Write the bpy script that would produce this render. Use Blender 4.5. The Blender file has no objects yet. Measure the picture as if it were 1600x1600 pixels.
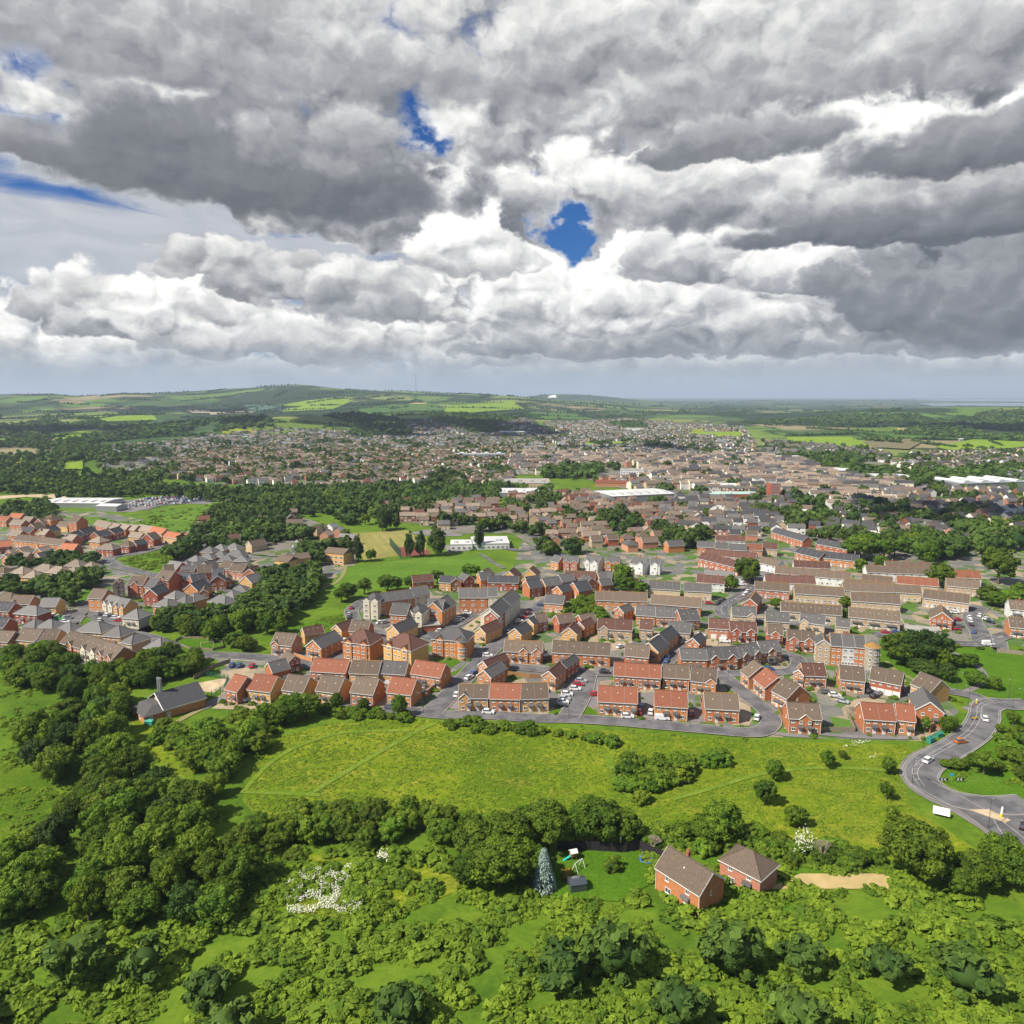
import bpy, bmesh, math, random
import numpy as np
from mathutils import Vector, Matrix, noise
scene=bpy.context.scene
COL=scene.collection
R=math.radians
rnd=random.Random(7)
# ------------------------------------------------------------------ camera, sky, sun
CAM_H=107.0
cam=bpy.data.cameras.new('camera'); cam.sensor_width=36; cam.lens=36*1150/1600; cam.clip_start=1; cam.clip_end=90000
co=bpy.data.objects.new('camera',cam); COL.objects.link(co); co.location=(0,0,CAM_H); co.rotation_euler=(R(90-8.99),0,0)
scene.camera=co
scene.view_settings.view_transform='Standard'; scene.view_settings.look='None'
scene.view_settings.exposure=0.58; scene.view_settings.gamma=1.0
TOSUN=Vector((-0.80,-0.42,0.0)).normalized()*math.cos(R(48))+Vector((0,0,math.sin(R(48))))
sl=bpy.data.lights.new('sun','SUN'); sl.energy=5.0; sl.angle=R(0.53); sl.color=(1,.93,.81)
so=bpy.data.objects.new('sun',sl); COL.objects.link(so); so.rotation_euler=(-TOSUN).to_track_quat('-Z','Y').to_euler(); so.location=(0,0,900)

class NT:
    """a few helpers to write node trees as expressions"""
    def __init__(s,nt): s.t=nt; s.n=nt.nodes; s.l=nt.links
    def put(s,sock,v):
        if isinstance(v,bpy.types.NodeSocket): s.l.new(v,sock)
        elif v is not None:
            try: sock.default_value=v
            except Exception: sock.default_value=(v,v,v) if not hasattr(v,'__len__') else tuple(v)+(1,)
    def m(s,op,a,b=None,c=None,clamp=False):
        n=s.n.new('ShaderNodeMath'); n.operation=op; n.use_clamp=clamp
        s.put(n.inputs[0],a)
        if b is not None: s.put(n.inputs[1],b)
        if c is not None: s.put(n.inputs[2],c)
        return n.outputs[0]
    def v(s,op,a,b=None):
        n=s.n.new('ShaderNodeVectorMath'); n.operation=op
        s.put(n.inputs[0],a)
        if b is not None: s.put(n.inputs[3 if op=='SCALE' else 1],b)
        return n.outputs[0] if op not in('DOT_PRODUCT','LENGTH') else n.outputs[1]
    def comb(s,x,y,z):
        n=s.n.new('ShaderNodeCombineXYZ')
        for i,q in enumerate((x,y,z)): s.put(n.inputs[i],q)
        return n.outputs[0]
    def sep(s,v):
        n=s.n.new('ShaderNodeSeparateXYZ'); s.l.new(v,n.inputs[0]); return n.outputs
    def noise(s,vec,scale,detail=4,rough=.5,dist=0,col=False,lac=2.0):
        n=s.n.new('ShaderNodeTexNoise'); s.put(n.inputs['Vector'],vec); n.inputs['Scale'].default_value=scale
        n.inputs['Detail'].default_value=detail; n.inputs['Roughness'].default_value=rough; n.inputs['Distortion'].default_value=dist
        n.inputs['Lacunarity'].default_value=lac
        return n.outputs['Color' if col else 'Fac']
    def ss(s,x,a,b,lo=0.,hi=1.):
        n=s.n.new('ShaderNodeMapRange'); n.interpolation_type='SMOOTHSTEP'; s.put(n.inputs[0],x)
        for i,q in enumerate((a,b,lo,hi)): s.put(n.inputs[1+i],q)
        return n.outputs[0]
    def mix(s,f,a,b,mode='MIX'):
        n=s.n.new('ShaderNodeMix'); n.data_type='RGBA'; n.blend_type=mode
        s.put(n.inputs[0],f)
        for k,q in((6,a),(7,b)):
            if isinstance(q,bpy.types.NodeSocket): s.l.new(q,n.inputs[k])
            else: n.inputs[k].default_value=tuple(q)+((1,) if len(q)==3 else ())
        return n.outputs[2]
    def ramp(s,f,pts):
        n=s.n.new('ShaderNodeValToRGB'); s.l.new(f,n.inputs[0]); e=n.color_ramp.elements
        while len(e)<len(pts): e.new(.5)
        for i,(p,c) in enumerate(pts): e[i].position=p; e[i].color=tuple(c)+((1,) if len(c)==3 else ())
        return n.outputs[0]

CLOUDRAMP=[(0,(1.5,1.58,1.75)),(.25,(2.6,2.68,2.85)),(.5,(4.8,4.86,4.98)),(.75,(8.3,8.25,8.05)),(1,(11.8,11.6,11.1))]
HEAPS=[(300,70,560,120,.60,.24),(1000,60,480,110,.72,.28),(1500,90,420,120,.62,.28),
 (1050,575,260,26,.70,.2),(1400,575,260,26,.62,.2),(700,560,260,30,.72,.2),(450,550,200,34,.68,.25),(240,565,90,34,.74,.3),(1560,560,110,26,.82,.2),
 (60,550,130,62,.78,.38),(165,560,70,46,.80,.34),(150,490,95,62,.66,.30),(235,505,120,52,.62,.34),(330,500,130,66,.84,.34),(410,545,150,50,.62,.34),
 (350,420,100,46,.62,.22),(480,455,140,52,.54,.22),(620,480,190,66,.62,.26),(1350,530,260,56,.54,.30),(1120,520,200,60,.72,.32),
 (950,545,220,40,.50,.3),(1000,480,150,90,.80,.42),(870,470,200,110,.93,.48),(740,400,110,80,.88,.36),(700,300,64,70,.90,.25),(1140,420,170,66,.64,.36),(1310,435,140,72,.76,.44),
 (1540,480,190,120,.36,.22),(960,290,170,74,.84,.36),(1180,305,260,96,.70,.42),(1470,290,260,96,.70,.50),(1420,360,260,40,.26,.2),(1130,235,160,46,.46,.2),(1560,235,200,46,.34,.2),
 (200,240,230,40,.42,.2),(440,290,280,100,.27,.16),(560,250,160,60,.50,.24)]
def build_sky():
    w=bpy.data.worlds.new('World'); scene.world=w; w.use_nodes=True
    T=NT(w.node_tree); T.n.clear()
    out=T.n.new('ShaderNodeOutputWorld'); bg=T.n.new('ShaderNodeBackground'); T.l.new(bg.outputs[0],out.inputs[0])
    bg.inputs[1].default_value=.066
    sky=T.n.new('ShaderNodeTexSky'); sky.sky_type='NISHITA'; sky.sun_disc=False; sky.sun_elevation=R(48)
    sky.sun_rotation=math.atan2(TOSUN.x,TOSUN.y); sky.altitude=100; sky.air_density=1.0; sky.dust_density=.6; sky.ozone_density=3
    tc=T.n.new('ShaderNodeTexCoord'); d=T.v('NORMALIZE',tc.outputs['Generated'])
    x,y,z=T.sep(d)
    deg=57.2958
    az=T.m('MULTIPLY',T.m('ARCTAN2',x,y),deg); el=T.m('MULTIPLY',T.m('ARCSINE',z),deg)
    def AE(px,py):
        u=(px-800)/1150; v=(800-py)/1150; P=R(8.99)
        X=u; Y=math.cos(P)+math.sin(P)*v; Z=-math.sin(P)+math.cos(P)*v
        return math.degrees(math.atan2(X,Y)), math.degrees(math.atan2(Z,math.hypot(X,Y)))
    # cloud coordinates in units of 20 degrees; small heaps low down, broad masses higher up
    P0=T.comb(T.m('DIVIDE',az,20.),T.m('DIVIDE',el,15.),0.)
    def n2(vec,scale,detail,rough,dist=0,col=False):
        o=T.noise(vec,scale,detail,rough,dist,col); o.node.noise_dimensions='2D'; return o
    wob=n2(P0,2.6,5,.6,0,True); wx,wy,wz=T.sep(T.v('SUBTRACT',wob,(.5,.5,.5)))
    az2=T.m('ADD',az,T.m('MULTIPLY',wx,8.5)); el2=T.m('ADD',el,T.m('MULTIPLY',wy,4.5))
    def blob(px,py,rx,ry,tilt=0,pw=2):
        a,e=AE(px,py); k=1/19.5
        dx=T.m('SUBTRACT',az2,a); dy=T.m('SUBTRACT',el2,e)
        if tilt:
            c,s_=math.cos(R(tilt)),math.sin(R(tilt))
            dx,dy=T.m('ADD',T.m('MULTIPLY',dx,c),T.m('MULTIPLY',dy,s_)),T.m('SUBTRACT',T.m('MULTIPLY',dy,c),T.m('MULTIPLY',dx,s_))
        q=T.m('ADD',T.m('POWER',T.m('ABSOLUTE',T.m('DIVIDE',dx,rx*k)),pw),T.m('POWER',T.m('ABSOLUTE',T.m('DIVIDE',dy,ry*k)),pw))
        return T.m('EXPONENT',T.m('MULTIPLY',q,-1))
    def total(l):
        r=None
        for wgt,b in l:
            t=T.m('MULTIPLY',b,wgt); r=t if r is None else T.m('ADD',r,t)
        return r
    def puffs(vec,scale):
        n=T.n.new('ShaderNodeTexVoronoi'); n.feature='F1'; n.voronoi_dimensions='2D'; T.put(n.inputs['Vector'],vec); n.inputs['Scale'].default_value=scale
        q=n.outputs['Distance']; return T.m('SUBTRACT',1.0,T.m('MULTIPLY',q,q))
    wp=T.v('SCALE',T.v('SUBTRACT',n2(P0,5,4,.6,0,True),(.5,.5,.5)),.16)
    up=T.ss(el,6.,16.); wB=T.m('MULTIPLY',up,.30); wM=T.m('SUBTRACT',.34,T.m('MULTIPLY',up,.12)); wS=T.m('SUBTRACT',.24,T.m('MULTIPLY',up,.12))
    def dens(off):
        p=T.v('ADD',T.v('ADD',P0,wp),off)
        s=T.m('MULTIPLY',puffs(p,2.6),wB); s=T.m('ADD',s,T.m('MULTIPLY',puffs(T.v('ADD',p,(3.1,1.7,0)),6.),wM)); s=T.m('ADD',s,T.m('MULTIPLY',puffs(T.v('ADD',p,(.7,5.1,0)),14.),wS))
        return T.m('ADD',s,T.m('MULTIPLY',n2(p,4.5,9,.58),.55))
    D0=dens((0,0,0)); D1=dens((-.024,.056,0))
    relief=T.m('SUBTRACT',D0,D1)
    cover=total([(.55,blob(420,285,300,75,0,3)),(.35,blob(820,430,190,110)),(.38,blob(1280,370,400,180,0,3)),(.20,blob(170,500,260,60)),(.30,blob(480,500,260,70)),(.26,blob(60,540,120,40)),
      (-.84,blob(866,352,54,46)),(-.62,blob(682,243,54,32)),(-.42,blob(800,262,50,22)),(-.42,blob(1005,222,56,18)),(-.85,blob(130,300,260,40,-16)),(-.55,blob(500,390,120,18)),
      (.2,blob(900,520,420,60)),(-.4,blob(0,245,120,50)),(-.62,blob(110,400,280,70)),(.12,blob(230,480,110,50)),(.30,blob(1560,480,260,120)),(.25,blob(760,300,110,60)),(.2,blob(1060,270,160,90)),(.3,blob(700,40,1200,110)),(.25,blob(1250,260,420,110)),(.2,blob(1500,560,300,30)),(-.12,blob(230,560,60,14)),(.14,blob(640,440,200,60))])
    c=T.m('ADD',D0,T.m('ADD',cover,-.765))
    fac=T.ss(c,-.02,.20)
    tone=total([(-.34,blob(430,300,280,80,0,3)),(-.16,blob(200,240,200,30)),(.30,blob(850,430,170,80)),(.24,blob(690,300,50,60)),(-.24,blob(1300,325,330,40)),(-.14,blob(960,330,200,50)),
      (-.24,blob(1500,490,200,70)),(-.16,blob(1120,250,140,60)),(.20,blob(1290,420,110,60)),(.10,blob(200,500,200,60)),(-.10,blob(500,455,120,30)),(-.12,blob(900,530,150,24)),
      (-.20,blob(1580,345,300,50)),(.16,blob(1440,275,110,34)),(-.1,blob(1250,540,400,30)),(.12,blob(1000,470,140,60)),(.10,blob(560,540,260,30)),(-.08,blob(1000,60,1500,110)),(.20,blob(1100,570,150,14)),(-.15,blob(1550,250,120,30))])
    thick=T.ss(c,.06,.40)
    broad=T.m('SUBTRACT',n2(T.v('ADD',P0,wp),2.3,3,.5,.4),n2(T.v('ADD',T.v('ADD',P0,wp),(-.05,.13,0)),2.3,3,.5,.4)); br0=T.m('ADD',T.m('ADD',T.m('ADD',.66,tone),T.m('MULTIPLY',broad,1.7)),T.ss(c,.0,.26,.22,-.06))
    cir=n2(T.v('MULTIPLY',P0,(1,3.4,1)),1.5,7,.6,1.2)
    cirf=T.ss(T.m('ADD',cir,total([(.40,blob(120,420,330,85)),(.16,blob(520,400,160,60)),(.24,blob(150,275,300,16,-14)),(.1,blob(300,560,500,40)),(-.5,blob(860,330,140,110)),(-.35,blob(690,240,90,50))])),.42,.80)
    blue=T.mix(1.0,sky.outputs[0],(.16,.46,.88),'MULTIPLY')
    vc=T.mix(n2(T.v('MULTIPLY',P0,(1,2.2,1)),3.1,7,.6,.8),(4.2,4.5,4.9),(7.6,7.6,7.7)); base=T.mix(T.m('MULTIPLY',cirf,.90),blue,vc)
    # separate heaps, far and low ones first, each with a sunlit crown and a greyer flat base
    edge=T.m('MULTIPLY',T.m('SUBTRACT',D0,.66),2.3); rl=T.m('MULTIPLY',relief,1.25)
    hole=None
    for q in (blob(868,350,50,42),blob(684,243,44,26),blob(1000,218,50,14)): hole=q if hole is None else T.m('ADD',hole,q)
    edge=T.m('SUBTRACT',edge,T.m('MULTIPLY',hole,1.9))
    az3=T.m('ADD',az,T.m('MULTIPLY',wx,4.2)); el3=T.m('ADD',el,T.m('MULTIPLY',wy,3.0))
    S=T.m('ADD',br0,T.m('MULTIPLY',relief,1.2)); A=fac
    for (hx,hy,hrx,hry,hb,hd) in HEAPS:
        a_,e_=AE(hx,hy); dx=T.m('MULTIPLY_ADD',az3,19.5/hrx,-a_*19.5/hrx); dy=T.m('MULTIPLY_ADD',el3,19.5/hry,-e_*19.5/hry)
        dyy=T.m('MAXIMUM',dy,T.m('MULTIPLY',dy,-2.6))
        q=T.m('SUBTRACT',edge,T.m('MULTIPLY_ADD',dx,dx,T.m('MULTIPLY',dyy,dyy)))
        al=T.ss(q,-1.0,-.62 if hy>380 else -.35)
        hb=hb*1.06-.20; bb=T.m('MULTIPLY_ADD',T.m('MINIMUM',dy,.9),hd*1.45,T.m('MULTIPLY_ADD',rl,.28+hb*.9,hb))
        S=T.m('MULTIPLY_ADD',al,T.m('SUBTRACT',bb,S),S); A=T.m('MAXIMUM',A,al)
    S=T.m('ADD',S,T.m('MULTIPLY',T.m('SUBTRACT',n2(P0,30,4,.6),.5),.10))
    col=T.mix(T.m('MULTIPLY',A,.96),base,T.ramp(T.m('MINIMUM',T.m('MAXIMUM',S,0.),1.),CLOUDRAMP))
    # pale blue-grey air under the cloud bases near the horizon
    hz=T.ss(T.m('ADD',el,T.m('MULTIPLY',wy,2.2)),3.9,1.2)
    hcol=T.mix(T.noise(T.v('MULTIPLY',d,(1,1,9)),4,4,.5),(4.0,4.7,5.5),(5.0,5.6,6.2))
    col=T.mix(T.m('MULTIPLY',hz,.93),col,hcol)
    T.l.new(col,bg.inputs[0])
    w.cycles.sampling_method='MANUAL'; w.cycles.sample_map_resolution=512
build_sky()
scene.cycles.max_bounces=5; scene.cycles.diffuse_bounces=2; scene.cycles.glossy_bounces=2; scene.cycles.transmission_bounces=2; scene.cycles.volume_bounces=0; scene.cycles.transparent_max_bounces=4
scene.cycles.use_denoising=True
SKY_X=[-900,0,95,125,200,300,400,480,560,640,700,800,900,1000,1200,2600]
SKY_H=[120,118,119,96,129,143,150,176,150,139,123,112,62,22,0,0]
def TH(x,y):
    """height of the land in metres at world x, y (numpy arrays or floats)"""
    x=np.asarray(x,float); y=np.asarray(y,float)
    ys=np.maximum(y,50.)
    p=800+1150*x/ys
    h=np.interp(p,SKY_X,SKY_H)
    t=np.clip((y-2700)/3500,0,1); up=t*t*(3-2*t)
    z=h*np.where(y<6200,up,np.exp(-((y-6200)/2200)**2))
    far=np.clip((y-2600)/1500,0,1)
    z=z+far*(h/150.)*(14*np.sin(x/610.+1.3)*np.sin(y/540.)+9*np.sin(x/270.+y/390.))
    def g(cx,cy,sx,sy,a): return a*np.exp(-((x-cx)/sx)**2-((y-cy)/sy)**2)
    z=z+g(-700,2250,330,330,42)+g(-330,2700,420,380,36)+g(2350,3500,900,700,54)
    z=z+g(5600,12500,2300,1400,30)+g(640,9500,1000,800,112)+g(-2600,4700,700,500,34)+g(-900,5000,520,420,30)+g(-1500,3300,500,400,18)
    z=z+g(1600,9000,1600,900,10)
    return z*np.clip((y-1300)/500,0,1)

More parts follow.
